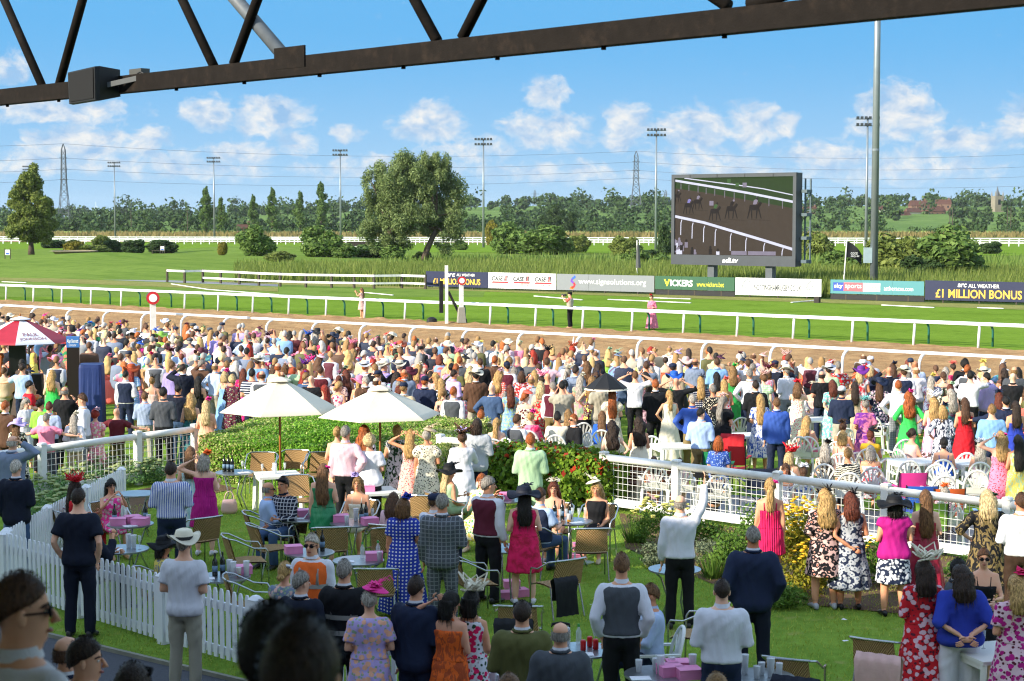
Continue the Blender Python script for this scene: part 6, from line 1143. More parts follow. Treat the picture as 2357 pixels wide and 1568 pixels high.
terr(1650, 1556, 12.5, 'f', 'blouse white elbow', 'bob dirtyblonde', '', 'person at the bottom edge below the crisp white shirt', 0)
# ---------------- the rest of the crowd, standing shoulder to shoulder towards the rail
MT = ['shirt white', 'shirt white', 'rolled white', 'suit navy', 'suit charcoal', 'vest charcoal white', 'suit darknavy', 'tee black', 'shirt paleblue', 'shirt lightblue', 'shirt palepink', 'shirt lilac', 'tee white', 'tee navy', 'tee black', 'suit navy', 'suit darknavy', 'suit grey check charcoal', 'suit bluegrey', 'suit black', 'suit olive', 'suit brown', 'suit beige', 'vest navy white', 'vest charcoal white', 'vest bluegrey white', 'vest burgundy white', 'shirt denim', 'tee olive', 'shirt navy', 'tee stone', 'shirt white stripe navy', 'tee mint', 'polo maroon', 'shirt lavender', 'rolled skyblue', 'suit camel', 'tee charcoal', 'shirt black', 'rolled palepink', 'suit lightgrey']
WC = ['white', 'cream', 'black', 'black', 'navy', 'navy', 'blush', 'pink', 'palepink', 'bluegrey', 'chocolate', 'burgundy', 'coral', 'pink', 'hot_pink', 'cerise', 'red', 'emerald', 'sage', 'teal', 'skyblue', 'cobalt', 'lilac', 'yellow', 'orange', 'blush', 'peach', 'burgundy', 'turquoise', 'beige', 'palepink', 'mint', 'rust', 'purple', 'royal', 'plum']
def rand_person(r):
    if r.random() < .47:
        return ('m', r.choice(MT), 'trousers ' + r.choice(['black', 'navy', 'charcoal', 'stone', 'denim', 'grey', 'khaki']), r.choice(['short', 'short', 'short', 'buzz', 'quiff', 'fringe', 'bald']) + ' ' + r.choice(['brown', 'darkbrown', 'black', 'lightbrown', 'grey', 'ginger', 'dirtyblonde', 'silver']), r.choice([''] * 12 + ['flatcap ' + r.choice(['charcoal', 'brown', 'navy']), 'panama ' + r.choice(['cream', 'white']) + ' black', 'cap ' + r.choice(['navy', 'white'])]))
    c = r.choice(WC); c2 = r.choice([x for x in WC if x != c]); pat = r.choice(['', '', 'floral ' + c2, 'floral ' + c2, 'tiny ' + c2, 'leaf ' + c2, 'dye ' + c2, 'polka white', 'floral white'])
    return ('f', f"dress {c} {pat} {r.choice(['strap', 'strap', 'none', 'short', 'puff', 'elbow', 'halter', 'cap'])} {r.choice(['midi', 'midi', 'knee', 'maxi'])}", '', r.choice(['long', 'verylong', 'wavy', 'wavy', 'curly', 'bob', 'shoulder', 'bun', 'lowbun', 'pony', 'long', 'curlyshort']) + ' ' + r.choice(['blonde', 'blonde', 'paleblonde', 'dirtyblonde', 'brown', 'darkbrown', 'black', 'auburn', 'ginger', 'silver', 'lightbrown', 'grey', 'red']), r.choice([''] * 5 + [k + ' ' + r.choice(WC) for k in ('flower', 'disc', 'loops', 'feather', 'band', 'burst', 'sideflower', 'brim')]))
rr = random.Random(77); taken = [to_un(p['loc']) for p in PEOPLE if p['loc'].y > 25 and p['loc'].z < .1]
def blocked(a, b, px, sx):
    q = un(a, b)
    if px < -30 or px > 2390: return True
    for ta, tb in taken:
        if (a - ta) ** 2 + (b - tb) ** 2 < sx ** 2: return True
    return False
cand = []
b = 44.0
while b > 28.2:
    a = -84 + rr.random()
    while a < 6:
        aa, bb = a + rr.uniform(-.22, .22), b + rr.uniform(-.3, .3); q = un(aa, bb); px, py = pix((q.x, q.y, 1.7)); a += .58
        pxg, pyg = pix((q.x, q.y, 0))
        if not (-30 < px < 2390): continue
        d = q.y; den = .97 if b > 33 else .85
        if bb > 41.4 + 2.6 * px / 2357: continue
        right = px > 1380
        if right: den *= .92 if b > 39 else (.34 if b > 35.5 else .08)
        if 1000 < px <= 1380 and b < 34: den *= .55
        if px < 1000 and py > 985: continue
        if 140 < px < 250 and 780 < py < 960: continue            # bookmakers' pitch
        if 480 < px < 1030 and py > 935: continue                 # hedge
        if px > 1000 and py > 945: continue
        if rr.random() > den or blocked(aa, bb, px, .55): continue
        taken.append((aa, bb)); cand.append((q, px, py))
    b -= .66
for q, px, py in cand:
    g, tp, bt, hr, ht = rand_person(rr); wv = rr.random()
    ps = 'front front' if wv < .5 else ('front down' if wv < .66 else ('hip front' if wv < .78 else ('phone phone' if wv < .86 else ('brow front' if wv < .92 else 'down down'))))
    sit = 1 if (px < 1000 and to_un(q)[1] < 40 and rr.random() < .22) else 0
    person(px, py, g, tp, bt, hr, ht, 'table table' if sit else ps, rr.gauss(-12, 16), loc=(q.x, q.y, 0), auto=True, yaw=rr.choice([0, 0, 0, 30, -30]), sit=sit)
# ---- which ones stand as individuals: the nearest 300; the rest is one far crowd
PEOPLE.sort(key=lambda p: (p['loc'] - _E).length)
for i, p in enumerate(PEOPLE): p['low'] = i >= 300 and p['auto']
for p in PEOPLE:
    bk, cl = pieces(p, p['low'] or None); need(bk); [need(c[0]) for c in cl]
run_jobs()
# ---- labels
GN = {'shirt': 'shirt', 'rolled': 'rolled-sleeve shirt', 'tee': 'short-sleeved shirt', 'polo': 'polo shirt', 'suit': 'jacket', 'vest': 'waistcoat over shirt', 'dress': 'dress', 'blouse': 'blouse'}
PNM = {'floral': 'floral', 'tiny': 'speckled', 'leopard': 'leopard-print', 'stripe': 'striped', 'hoop': 'hooped', 'check': 'checked', 'polka': 'polka-dot', 'leaf': 'leaf-print', 'zebra': 'zebra-print', 'pleat': 'pleated', 'dye': 'mottled', 'satin': 'satin', 'plain': ''}
SLN = {'strap': 'strappy', 'puff': 'puff-sleeved', 'halter': 'halter', 'long': 'long-sleeved'}
HTN = {'brim': 'brimmed hat', 'wide': 'wide-brimmed hat', 'panama': 'straw hat', 'flatcap': 'flat cap', 'cap': 'peaked cap', 'disc': 'disc headpiece', 'flower': 'flower headpiece', 'burst': 'petal headpiece', 'loops': 'looped headpiece', 'feather': 'feather headpiece', 'sideflower': 'hair flower', 'band': 'headband', 'glasses': 'raised sunglasses', 'sunglasses': 'sunglasses'}
MARKS = [((75, 770), 'near the red and white umbrella'), ((205, 860), 'near the navy bookmaker stand'), ((352, 740), 'near the red disc post'), ((640, 890), 'behind the left white parasol'), ((870, 900), 'behind the right white parasol'), ((1395, 870), 'near the black parasol'), ((1250, 1000), 'behind the red-tipped hedge'), ((540, 960), 'behind the bright green hedge'), ((200, 1000), 'behind the left rail fence'), ((1690, 1060), 'beyond the mesh fence'), ((2000, 1060), 'among the white plastic chairs'), ((2000, 850), 'between chairs and track rail'), ((1000, 790), 'below the tall winning post'), ((1300, 780), 'in front of the photographer'), ((700, 770), 'at the middle of the near rail'), ((1600, 800), 'at the rail below the screen'), ((2250, 850), 'at the far right of the crowd'), ((480, 800), 'left of the parasols')]
COLN = {'lightblue': 'light blue', 'paleblue': 'pale blue', 'skyblue': 'sky blue', 'bluegrey': 'blue-grey', 'palepink': 'pale pink', 'lightgrey': 'light grey', 'darkgrey': 'dark grey', 'darknavy': 'dark navy', 'darkgreen': 'dark green'}
def cname(c): return COLN.get(c, c)
def auto_label(p, extra=''):
    t = p['top']; w = [cname(t['cols'][0])]
    if t['pat'] != 'plain' and len(t['cols']) > 1 and t['pat'] not in ('check',): w.append('and ' + cname(t['cols'][1]))
    if PNM[t['pat']]: w.append(PNM[t['pat']])
    if t['slv'] in SLN and t['kind'] == 'dress' and t['pat'] == 'plain': w.append(SLN[t['slv']])
    w.append(GN[t['kind']]); s = ('seated ' if p['sit'] else '') + 'person in ' + ' '.join(w)
    if p['hat']: hh = p['hat'].split('+')[0].split(); s += ' with ' + (cname(hh[1].replace('_', ' ')) + ' ' if hh[0] not in ('glasses', 'sunglasses') else '') + HTN[hh[0]]
    elif p['pose'][0] == 'phone': s += ' holding arms up'
    elif 'brow' in p['pose']: s += ' shading the eyes'
    elif 'hip' in p['pose']: s += ', hand on hip'
    elif 'head' in p['pose']: s += ', hands on head'
    m = min(MARKS, key=lambda k: (k[0][0] - p['px']) ** 2 + 3 * (k[0][1] - p['py']) ** 2)[1]; s += ', ' + m + extra; w = s.split(); return ' '.join(w[:16])
seen = set(); nper = 0
for p in PEOPLE:
    if p['low']: continue
    lb = p['label'] or auto_label(p); tries = 0
    while lb in seen and tries < 40:
        t = p['top']; tries += 1
        if t['kind'] == 'dress': c = rr.choice([x.replace('_', ' ') for x in WC]); t['cols'] = [c] + t['cols'][1:]
        else: t['cols'] = [rr.choice(['white', 'paleblue', 'lightblue', 'palepink', 'lilac', 'navy', 'charcoal', 'stone', 'olive', 'denim', 'maroon', 'cream', 'bluegrey', 'teal', 'grey', 'sage'])] + t['cols'][1:]
        lb = auto_label(p)
    seen.add(lb); o = build_person(p); nper += 1
    if 'steward' in lb:
        RFL = M('reflective_tape', '9a9a94', .4)
        for z0, z1 in ((1.00, 1.05), (1.16, 1.21)): MB().loft([tring('m', z, .036, 28) for z in (z0, z1)], cap=(False, False)).build('reflective_band', RFL, o, smooth=True)
        for sd in (-1, 1): MB().tube([(sd * .1, -.13, 1.2), (sd * .1, -.125, 1.36), (sd * .095, -.03, 1.475), (sd * .1, .11, 1.38), (sd * .11, .135, 1.2)], .022, 6, sq=.4).build('reflective_band', RFL, o, smooth=True)
    tag(o, lb, 'person', 'spectators watching the race')
# ---- the far crowd
Vs, Fs, Cs, nv = [], [], [], 0
def lowhair(kind):
    me = gethair(kind)
    if me is None: return None
    V = np.zeros(len(me.vertices) * 3, np.float32); me.vertices.foreach_get('co', V); return V.reshape(-1, 3), [tuple(q.vertices) for q in me.polygons if len(q.vertices) > 3]
LH = {}
def put(V, F, col, p, dz=0, yw=0.0):
    global nv
    a = math.radians(p['rot']); W = np.array(V, float); W[:, 2] += dz
    if yw: W[:, :2] = np.stack([W[:, 0] * math.cos(yw) - W[:, 1] * math.sin(yw), W[:, 0] * math.sin(yw) + W[:, 1] * math.cos(yw)], 1)
    W *= p['s']; X_ = W[:, 0] * math.cos(a) - W[:, 1] * math.sin(a); Y_ = W[:, 0] * math.sin(a) + W[:, 1] * math.cos(a); W[:, 0] = X_ + p['loc'].x; W[:, 1] = Y_ + p['loc'].y
    Vs.append(W); Fs.extend([[i + nv for i in f] for f in (F.tolist() if hasattr(F, 'tolist') else F)]); Cs.append(np.broadcast_to(np.array(col if len(np.shape(col)) == 1 else col), (len(W), 4)) if len(np.shape(col)) == 1 else col); nv += len(W)
nlow = 0
for p in PEOPLE:
    if not p['low']: continue
    nlow += 1; bk, cl = pieces(p, True); dz = -.43 if p['sit'] else 0; put(*JOBS[bk], lin(rr.choice(SKINS[:6])), p)
    for key, nm, c1, pat, c2, c3 in cl:
        V, F = JOBS[key]; A, B = np.array(lin(c1)), np.array(lin(c2)); k = (NR.random(len(V)) < (.35 if pat in ('floral', 'leaf', 'dye', 'tiny', 'leopard') else 0))[:, None]; put(V * np.array([1.04, 1.06, 1.0]), F, np.where(k, B, A), p)
    hk = p['hair'].split()
    if hk[0] != 'bald':
        if hk[0] not in LH: LH[hk[0]] = lowhair(hk[0])
        if LH[hk[0]] is not None: put(*LH[hk[0]], (*hexc(HAIRC[hk[1]]), 1), p, dz, math.radians(p['yaw']))
    if p['hat']:
        ht = p['hat'].split('+')[0].split(); me = gethat(ht[0]); V = np.zeros(len(me.vertices) * 3, np.float32); me.vertices.foreach_get('co', V); put(V.reshape(-1, 3), [tuple(q.vertices) for q in me.polygons], lin(ht[1].replace('_', ' ')), p, dz, math.radians(p['yaw']))
if Vs:
    m_, gg, b_ = newmat('crowd_cloth'); a_ = gg.n('ShaderNodeAttribute'); a_.attribute_name = 'tint'; gg.put(b_.inputs['Base Color'], a_.outputs['Color']); b_.inputs['Roughness'].default_value = .75; bumpit(gg, b_, gg.noise(gg.n('ShaderNodeTexCoord').outputs['Object'], 9, 4), .5, .03)
    V = np.concatenate(Vs); me = bpy.data.meshes.new('far_crowd'); me.from_pydata(V.tolist(), [], Fs); at_ = me.color_attributes.new('tint', 'FLOAT_COLOR', 'POINT'); at_.data.foreach_set('color', np.concatenate(Cs).astype(np.float32).ravel()); me.polygons.foreach_set('use_smooth', [True] * len(Fs)); me.update()
    tag(obj('far_crowd', me, m_), 'mass of spectators packed along the near track rail', 'crowd', kind='stuff')
print('PEOPLE', nper, nlow, len(JOBS), nv, sum(len(p['label'] or '') == 0 for p in PEOPLE))
# ================================================================== ENCLOSURE FENCES
def v3(p, z=0.0): return Vector((p[0], p[1], z))
def mesh_fence(label, pts, ends=True):
    c = (v3(pts[0]) + v3(pts[-1])) / 2; t = tag(empty('rail_fence', c), label, 'fence')
    for k, p in enumerate(pts):
        MB().box(v3(p, .54) - c, (.13, .13, 1.08), UA).build('post', WWOOD, t); MB().box(v3(p, 1.1) - c, (.15, .15, .03), UA, taper=.8).build('post_cap', WWOOD, t)
        if not k: continue
        a, b = v3(pts[k - 1]) - c, v3(p) - c; d = (b - a).normalized() * .06; z = Vector((0, 0, 1))
        MB().tube([a + d + z * 1.0, b - d + z * 1.0], .07, 10).build('top_rail', WWOOD, t, smooth=True); MB().beam(a + d + z * .18, b - d + z * .18, .07, .15).build('bottom_rail', WWOOD, t)
        m = MB(); L = (b - a).length; n = int(L / .105)
        for i in range(1, n): q = a.lerp(b, i / n); m.beam(q + z * .25, q + z * .94, .007, .007)
        for i in range(6): m.beam(a + d + z * (.3 + i * .12), b - d + z * (.3 + i * .12), .007, .007)
        tag(m.build('wire_mesh', WWOOD, t), kind='stuff')
def on_line(A, B, px):
    t = (px - CX) / FPX; # x = t*y on the ground (small pitch)
    k = (t * A[1] - A[0]) / ((B[0] - A[0]) - t * (B[1] - A[1])); return (A[0] + (B[0] - A[0]) * k, A[1] + (B[1] - A[1]) * k)
FA, FB = (1.73, 32.4), (7.93, 26.9); FR = [FA] + [on_line(FA, FB, x) for x in (1560, 1795, 2047, 2330)] + [(10.2, 24.9)]
mesh_fence('long white rail fence with wire mesh across the right side', FR)
mesh_fence('short white rail fence with wire mesh at the left', [(-10.7, 31.6), (-9.15, 33.6), (-7.7, 35.5), (-6.75, 36.75)])
mesh_fence('short piece of white rail fence between the two hedges', [(-1.45, 35.0), (-.5, 34.3)])
# picket fences
PK = M('picket_white', 'e3e5ea', .5, .06, 3, dirt=(.2, 'bfc0ba'))
pm = MB(); pm.add([(-.035, -.01, 0), (.035, -.01, 0), (.035, .01, 0), (-.035, .01, 0), (-.035, -.01, .82), (.035, -.01, .82), (.035, .01, .82), (-.035, .01, .82), (-.018, -.01, .87), (.018, -.01, .87), (.018, .01, .87), (-.018, .01, .87)], [(0, 1, 5, 4), (1, 2, 6, 5), (2, 3, 7, 6), (3, 0, 4, 7), (4, 5, 9, 8), (5, 6, 10, 9), (6, 7, 11, 10), (7, 4, 8, 11), (8, 9, 10, 11)]); PKM = pm.mesh('picket')
def picket(label, pts):
    c = v3(pts[0]); t = tag(empty('picket_fence', c), label, 'fence')
    for k, p in enumerate(pts):
        an = math.atan2(pts[min(k + 1, len(pts) - 1)][1] - pts[max(k - 1, 0)][1], pts[min(k + 1, len(pts) - 1)][0] - pts[max(k - 1, 0)][0])
        MB().box(v3(p, .44) - c, (.13, .13, .88), an).build('post', PK, t); MB().box(v3(p, .91) - c, (.15, .15, .05), an, taper=.4).build('post_cap', PK, t)
        if not k: continue
        a, b = v3(pts[k - 1]) - c, v3(p) - c; L = (b - a).length; d = (b - a).normalized(); r = Vector((-d.y, d.x, 0)) * .03; n = int(L / .125); an = math.atan2(d.y, d.x)
        for z in (.70, .14): MB().beam(a + d * .065 + Vector((0, 0, z)), b - d * .065 + Vector((0, 0, z)), .035, .10).build('rail', PK, t)
        for i in range(1, n): obj('picket', PKM, PK, t, a.lerp(b, i / n) - r + Vector((0, 0, .05)), an)
picket('white picket fence running along the tarmac path', [(-7.4, 25.1), (-5.95, 23.6), (-4.5, 22.14), (-3.1, 20.75), (-1.75, 19.4), (-.35, 18.0), (1.1, 16.6)])
picket('white picket fence running back from the path to the flower bed', [(-7.45, 25.35), (-7.4, 27.4), (-7.3, 29.5), (-7.16, 31.6)])
# ================================================================== HEDGES
def slab_leaves(o, e1, e2, n, rng, size, nb, bulge=.1, asp=.6, jit=.06):
    u, v = rng.random(n), rng.random(n); p = np.array(o) + u[:, None] * np.array(e1) + v[:, None] * np.array(e2); N = unit(np.cross(np.array(e1, float), np.array(e2, float)))
    p = p + N * (bulge * (4 * u * (1 - u)) * (4 * v * (1 - v)) + .05 * np.sin(u * 23) * np.sin(v * 17) + rng.normal(size=n) * jit)[:, None]
    V, F = leaf_quads(p, N + rng.normal(size=(n, 3)) * nb, rng.uniform(.6, 1.3, n) * size, asp, 0, rng); return V
def hedge(name, label, a, b, depth, h0, h1, size, mats, dens, tips=None, seed=3, jit=.05):
    rng = np.random.default_rng(seed); A, B = v3(a), v3(b); d = (B - A).normalized(); nn = Vector((-d.y, d.x, 0)); t = tag(empty(name, (A + B) / 2), label, 'hedge'); c = (A + B) / 2; L = (B - A).length
    q = lambda s, w, z: (A - c + d * s * L + nn * w * depth) + Vector((0, 0, z)); V = {0: [], 1: []}
    faces = [(q(0, 0, .0), q(1, 0, 0) - q(0, 0, 0), Vector((0, 0, h0)), L * h0), (q(0, 0, h0), q(1, 0, h0) - q(0, 0, h0), q(0, 1, h1) - q(0, 0, h0), L * depth), (q(0, 1, 0), q(0, 0, 0) - q(0, 1, 0), Vector((0, 0, (h0 + h1) / 2)), depth * h0), (q(1, 0, 0), q(1, 1, 0) - q(1, 0, 0), Vector((0, 0, (h0 + h1) / 2)), depth * h0)]
    for o, e1, e2, ar in faces: V[0].append(slab_leaves(o, e1, e2, int(ar * dens), rng, size, .6, jit=jit))
    W = np.concatenate(V[0]); F = np.arange(len(W)).reshape(-1, 4); cen = W.reshape(-1, 4, 3).mean(1); me = mesh_np('foliage', W, F, mats); s = (cen @ np.array(d)) / L + .5
    if len(mats) > 1:
        if tips: k = (cen[:, 2] > h0 * .8) & (rng.random(len(cen)) < tips) | (rng.random(len(cen)) < .015)
        else: k = rng.random(len(cen)) < np.clip(np.abs(s - .42) * 1.9 - .12, .04, .8)
        me.polygons.foreach_set('material_index', k.astype(np.int32))
    tag(obj('foliage', me, None, t), kind='stuff'); mb = MB()
    i0, i1 = .04, .96; mb.add([q(i0, .06, 0), q(i1, .06, 0), q(i1, .94, 0), q(i0, .94, 0), q(i0, .06, h0 - .07), q(i1, .06, h0 - .07), q(i1, .94, h1 - .07), q(i0, .94, h1 - .07)], [(0, 1, 5, 4), (1, 2, 6, 5), (2, 3, 7, 6), (3, 0, 4, 7), (4, 5, 6, 7)]); mb.build('inner_core', M('hedge_core', '2e3318', .9, .4, 12), t)  # solid dark core closing the gaps between the leaves
HG = leafmat('hedge_green', '55862a', '84b33c', 'a9cf52', .3, .45); HV = leafmat('hedge_variegated', '8f9c4c', 'c9cc84', 'eceac0', .3, .45)
hedge('clipped_hedge', 'broad bright green and cream variegated hedge behind the parasols', (-6.5, 35.9), (-1.5, 34.2), 3.3, .84, 1.12, .055, [HG, HV], 2900, jit=.025)
HP = leafmat('photinia_green', '4c6a24', '7f9c34', 'b3b84c', .25, .3); HR_ = leafmat('photinia_red', '8e2a1c', 'c4452c', 'd8783c', .3, .3)
hedge('photinia_hedge', 'glossy green hedge with red leaf tips beside the mint jacket', (-.62, 33.75), (1.66, 32.15), .85, .92, .98, .12, [HP, HR_], 1150, tips=.10, seed=8)
# ================================================================== FLOWER BEDS
strip_ = [gz(1440, 1262), gz(1640, 1345), gz(1850, 1392), gz(2240, 1430), gz(2357, 1390), gz(2357, 1300), gz(2050, 1262), gz(1790, 1230), gz(1560, 1196), gz(1425, 1182)]
sheet('flower_bed', strip_, .008, M('soil', '6a5138', .95, .4, 9, .8, 40)); sheet('flower_bed', [(-9.0, 32.6), (-7.2, 29.2), (-6.9, 32.5), (-5.6, 35.0), (-6.6, 36.3)], .008, M('soil', '6a5138'))
def mound(name, label, px, py, w, h, m, nl, size, flower=None, nf=0, fs=.05, cat='plant', spiky=False, seed=0, loc=None):
    rng = np.random.default_rng(seed + int(px) + int(py)); p = v3(loc) if loc else gz(px, py); t = tag(empty(name, p), label, cat)
    if spiky:
        a = rng.uniform(0, 6.28, nl); r = rng.random(nl) ** .6 * w / 2; b0 = np.stack([r * np.cos(a) * .5, r * np.sin(a) * .5, np.zeros(nl)], 1); tip = np.stack([r * np.cos(a) * 1.3, r * np.sin(a) * 1.3, h * rng.uniform(.6, 1.05, nl)], 1); sd = np.stack([-np.sin(a), np.cos(a), 0 * a], 1) * size
        V = np.stack([b0 - sd, b0 + sd, tip], 1).reshape(-1, 3); F = np.arange(len(V)).reshape(-1, 3)
    else:
        bl = clumps([(0, 0, h * .5, w / 2, w / 2, h * .5)], 18, .3, .5, rng) + [(0, 0, h * .35, w * .42, w * .42, h * .4)]; c, nn = blob_points(bl, nl, rng, .5); V, F = leaf_quads(c, nn, rng.uniform(.6, 1.3, nl) * size, .5, 0, rng); V[:, 2] = np.maximum(V[:, 2], .0)
    tag(obj('foliage', mesh_np('foliage', V, F, [m]), None, t), kind='stuff')
    if flower:
        mb = MB()
        for k in range(nf):
            a, r = rng.uniform(0, 6.28), rng.random() ** .5 * w * .5; z = h * (1.0 - .35 * (r / (w * .5)) ** 2) * rng.uniform(.9, 1.08); mb.lathe([(.2 * fs, -fs * .5), (fs, 0), (fs * .8, fs * .35), (fs * .2, fs * .45)], 7, (r * math.cos(a), r * math.sin(a), z))
        tag(mb.build('flower_heads', flower, t), kind='stuff')
SEDF, YELF, FENF = M('sedum_head', 'a9b878', .8, .5, 30, 1, 90), M('yellow_flower', 'e8b81c', .7, .3, 20), M('fennel_head', 'c9c46a', .8, .3, 30)
SEDL, LAVL, SHRL, YSHL = leafmat('sedum_leaf', '5f8450', '84a868', '9cbc7a'), leafmat('lavender_leaf', '5f6a50', '7f8a6c', '98a080'), leafmat('shrub_leaf', '46652a', '6a8838', '94a848'), leafmat('yellow_shrub_leaf', '6a7a2c', 'a09430', 'd0a82c')
for k, (x, y, lb) in enumerate([(115, 1150, 'pale green sedum at the left end of the bed'), (150, 1180, 'pale green sedum close behind the navy polo'), (185, 1128, 'pale green sedum under the left rail fence'), (225, 1112, 'sedum clump at the corner of the picket fence'), (300, 1118, 'sedum clump behind the round table'), (345, 1112, 'sedum clump left of the striped shirt'), (95, 1205, 'lowest pale green sedum clump beside the navy blazer'), (135, 1240, 'sedum clump beside the picket fence rails'), (262, 1100, 'smallest sedum clump right under the rail fence')]): mound('sedum_plant', lb, x, y, .95, .5, SEDL, 900, .07, SEDF, 34, .06, seed=k)
for k, a in enumerate([('fennel_plant', 'tall yellow-headed fennel plant left of the raised-arm person', 1500, 1262, .7, .85, SHRL, 1200, .05, FENF, 26, .05), ('fennel_plant', 'yellow-headed fennel plant behind the raised-arm person', 1555, 1258, .7, .8, SHRL, 1100, .05, FENF, 22, .045), ('lavender_bush', 'grey lavender bush beside the empty round table', 1508, 1302, .62, .36, LAVL, 1600, .05, None, 0, .05), ('lavender_bush', 'grey lavender bush right of the raised-arm person', 1640, 1300, .7, .42, LAVL, 1600, .05, None, 0, .05), ('green_shrub', 'low green rose shrub left of the pink tiered dress', 1690, 1318, .95, .62, SHRL, 1800, .07, None, 0, .05), ('green_shrub', 'green shrub behind the pink tiered dress', 1745, 1275, 1.0, .8, SHRL, 1800, .07, None, 0, .05), ('yellow_shrub', 'tall shrub covered in yellow flowers by the pink tiered dress', 1835, 1345, .95, 1.25, YSHL, 2600, .07, YELF, 120, .035), ('yellow_shrub', 'shrub with yellow flowers left of leopard-print dress', 1868, 1370, .7, .85, YSHL, 1600, .07, YELF, 50, .035), ('green_shrub', 'dark low shrub at the bed edge behind the leopard dresses', 1800, 1395, .9, .35, SHRL, 1300, .07, None, 0, .05), ('green_shrub', 'green shrub between navy leopard dress and magenta top', 2012, 1345, .6, .7, SHRL, 1300, .07, YELF, 16, .03), ('green_shrub', 'sparse shrub between magenta top and red satin dress', 2100, 1360, .7, .5, SHRL, 1000, .07, None, 0, .05), ('green_shrub', 'leafy shrub beside the leaf-print dress', 2220, 1345, .7, .5, SHRL, 1000, .07, None, 0, .05), ('green_shrub', 'green shrub right of the lavender at the fence', 1610, 1250, .8, .5, SHRL, 1300, .07, None, 0, .05)]): mound(*a[:8], *a[8:], cat='plant', seed=k)
mound('iris_plant', 'strappy green plant beside the white rail foot', 1462, 1248, .7, .5, SHRL, 160, .012, spiky=True); mound('iris_plant', 'strappy green plant below the yellow shrub', 1640, 1330, .6, .4, SHRL, 140, .012, spiky=True)
# ================================================================== PARASOLS
CANV = M('parasol_canvas', 'd8d0bc', .8, .08, 2, .2, 12); WOODM = M('parasol_pole', 'a8672c', .5, .3, 9); 
def parasol(name, label, x, y, z0, z1, R, n, mats, rz, pole=.022, vent=True, sag=.06, polem=None, zb=0.0, panel=None):
    t = tag(empty(name, (x, y, zb), rz), label, 'umbrella')
    MB().tube([(0, 0, 0), (0, 0, z1 - zb)], pole, 10).build('pole', polem or WOODM, t, smooth=True)
    for k in range(n):
        a0, a1 = 2 * math.pi * k / n, 2 * math.pi * (k + 1) / n; rows = []
        for i in range(9):
            s = i / 8; r = R * s; z = z1 - zb - (z1 - z0) * (s ** 1.15); row = []
            for j in range(7):
                w = j / 6; px_ = r * ((1 - w) * math.cos(a0) + w * math.cos(a1)); py_ = r * ((1 - w) * math.sin(a0) + w * math.sin(a1)); row.append((px_, py_, z - sag * 4 * w * (1 - w) * s * (1 - s) + .0))
            rows.append(row)
        rows.append([(q[0] * 1.0, q[1] * 1.0, q[2] - .012) for q in rows[-1]]); MB().loft(rows, cap=(False, False), closed=False).build('canopy_panel', mats[k % len(mats)], t, smooth=True)
        MB().tube([(0, 0, z1 - zb - .03), (R * .5 * math.cos(a0), R * .5 * math.sin(a0), z1 - zb - (z1 - z0) * .45 - .03), (R * .98 * math.cos(a0), R * .98 * math.sin(a0), z0 - zb - .015)], .008, 5).build('rib', polem or WOODM, t)
    if vent: MB().lathe([(R * .2, -.055), (R * .19, -.03), (.05, .03), (.0, .035)], n, (0, 0, z1 - zb + .01)).build('vent_cap', mats[0], t); MB().lathe([(.015, 0), (.028, .04), (.02, .075), (0, .1)], 10, (0, 0, z1 - zb + .04)).build('finial', WOODM, t, smooth=True)
    return t
d1 = 33.6; parasol('parasol', 'white canvas parasol on a wooden pole over the square table', (641 - CX) / FPX * d1, d1, at(640, 944, d1).z, at(640, 872, d1).z, 1.17, 6, [CANV], .35)
d2 = 32.4; parasol('parasol', 'white canvas parasol right of the square table', (873 - CX) / FPX * d2, d2, at(873, 956, d2).z, at(873, 892, d2).z, 1.17, 6, [CANV], .30)
BFAB = M('black_canopy', '15161a', .7); q = at(1395, 893, 38.6)
pb_ = parasol('sunshade', 'small black frilled sunshade held above the crowd', q.x, 38.6, q.z, at(1395, 858, 38.6).z, .48, 8, [BFAB], .1, .008, False, .02, GREY, zb=1.15)
MB().lathe([(.47, q.z - 1.15 + .0), (.49, q.z - 1.15 - .035)], 40, (0, 0, 0), cap=(False, False), wob=lambda r, a: .008 * math.sin(20 * a)).build('frill', CANV, pb_)
# red and white bookmaker umbrella
UR, UW = M('umbrella_red', 'a61f34', .6), M('umbrella_white', 'dcdde6', .6); du = 49.0; ux = (45 - CX) / FPX * du; z0u, z1u = at(45, 786, du).z, at(45, 732, du).z; Ru = 1.45
um = parasol('bookmaker_umbrella', 'large red and white bookmaker umbrella lettered with a name', ux, du, z0u, z1u, Ru, 8, [UW, UR], math.radians(-80), .025, True, .03, GREY)
# lettering follows the panel that faces the camera to the right
def panel_text(t, s, az, rad, size, R, z0, z1, m):
    w = text_mesh(s, size[0], size[1]).copy(); w.materials.clear(); w.materials.append(m); sl = (z1 - z0) / R * 1.1; n = len(w.vertices); V = np.zeros(n * 3, np.float32); w.vertices.foreach_get('co', V); V = V.reshape(-1, 3)
    r = rad - V[:, 2] * .93; X_ = V[:, 0]; ca, sa = math.cos(az), math.sin(az); s_ = np.clip(r / (R * math.cos(math.pi / 8)), 0, 1.0); z = z1 - (z1 - z0) * s_ ** 1.15 + .012
    W = np.stack([ca * r - sa * X_, sa * r + ca * X_, z], 1); w.vertices.foreach_set('co', W.astype(np.float32).ravel()); w.update(); return obj('lettering', w, None, t)
DR = M('lettering_red', '7c1830', .6)
for s, rad, wd in (('PAUL', .92, .42), ('JOHNSON', 1.13, .74)): panel_text(um, s, math.pi / 8 + math.pi / 4 * 0, rad, (wd, .16), Ru, z0u, z1u, DR)
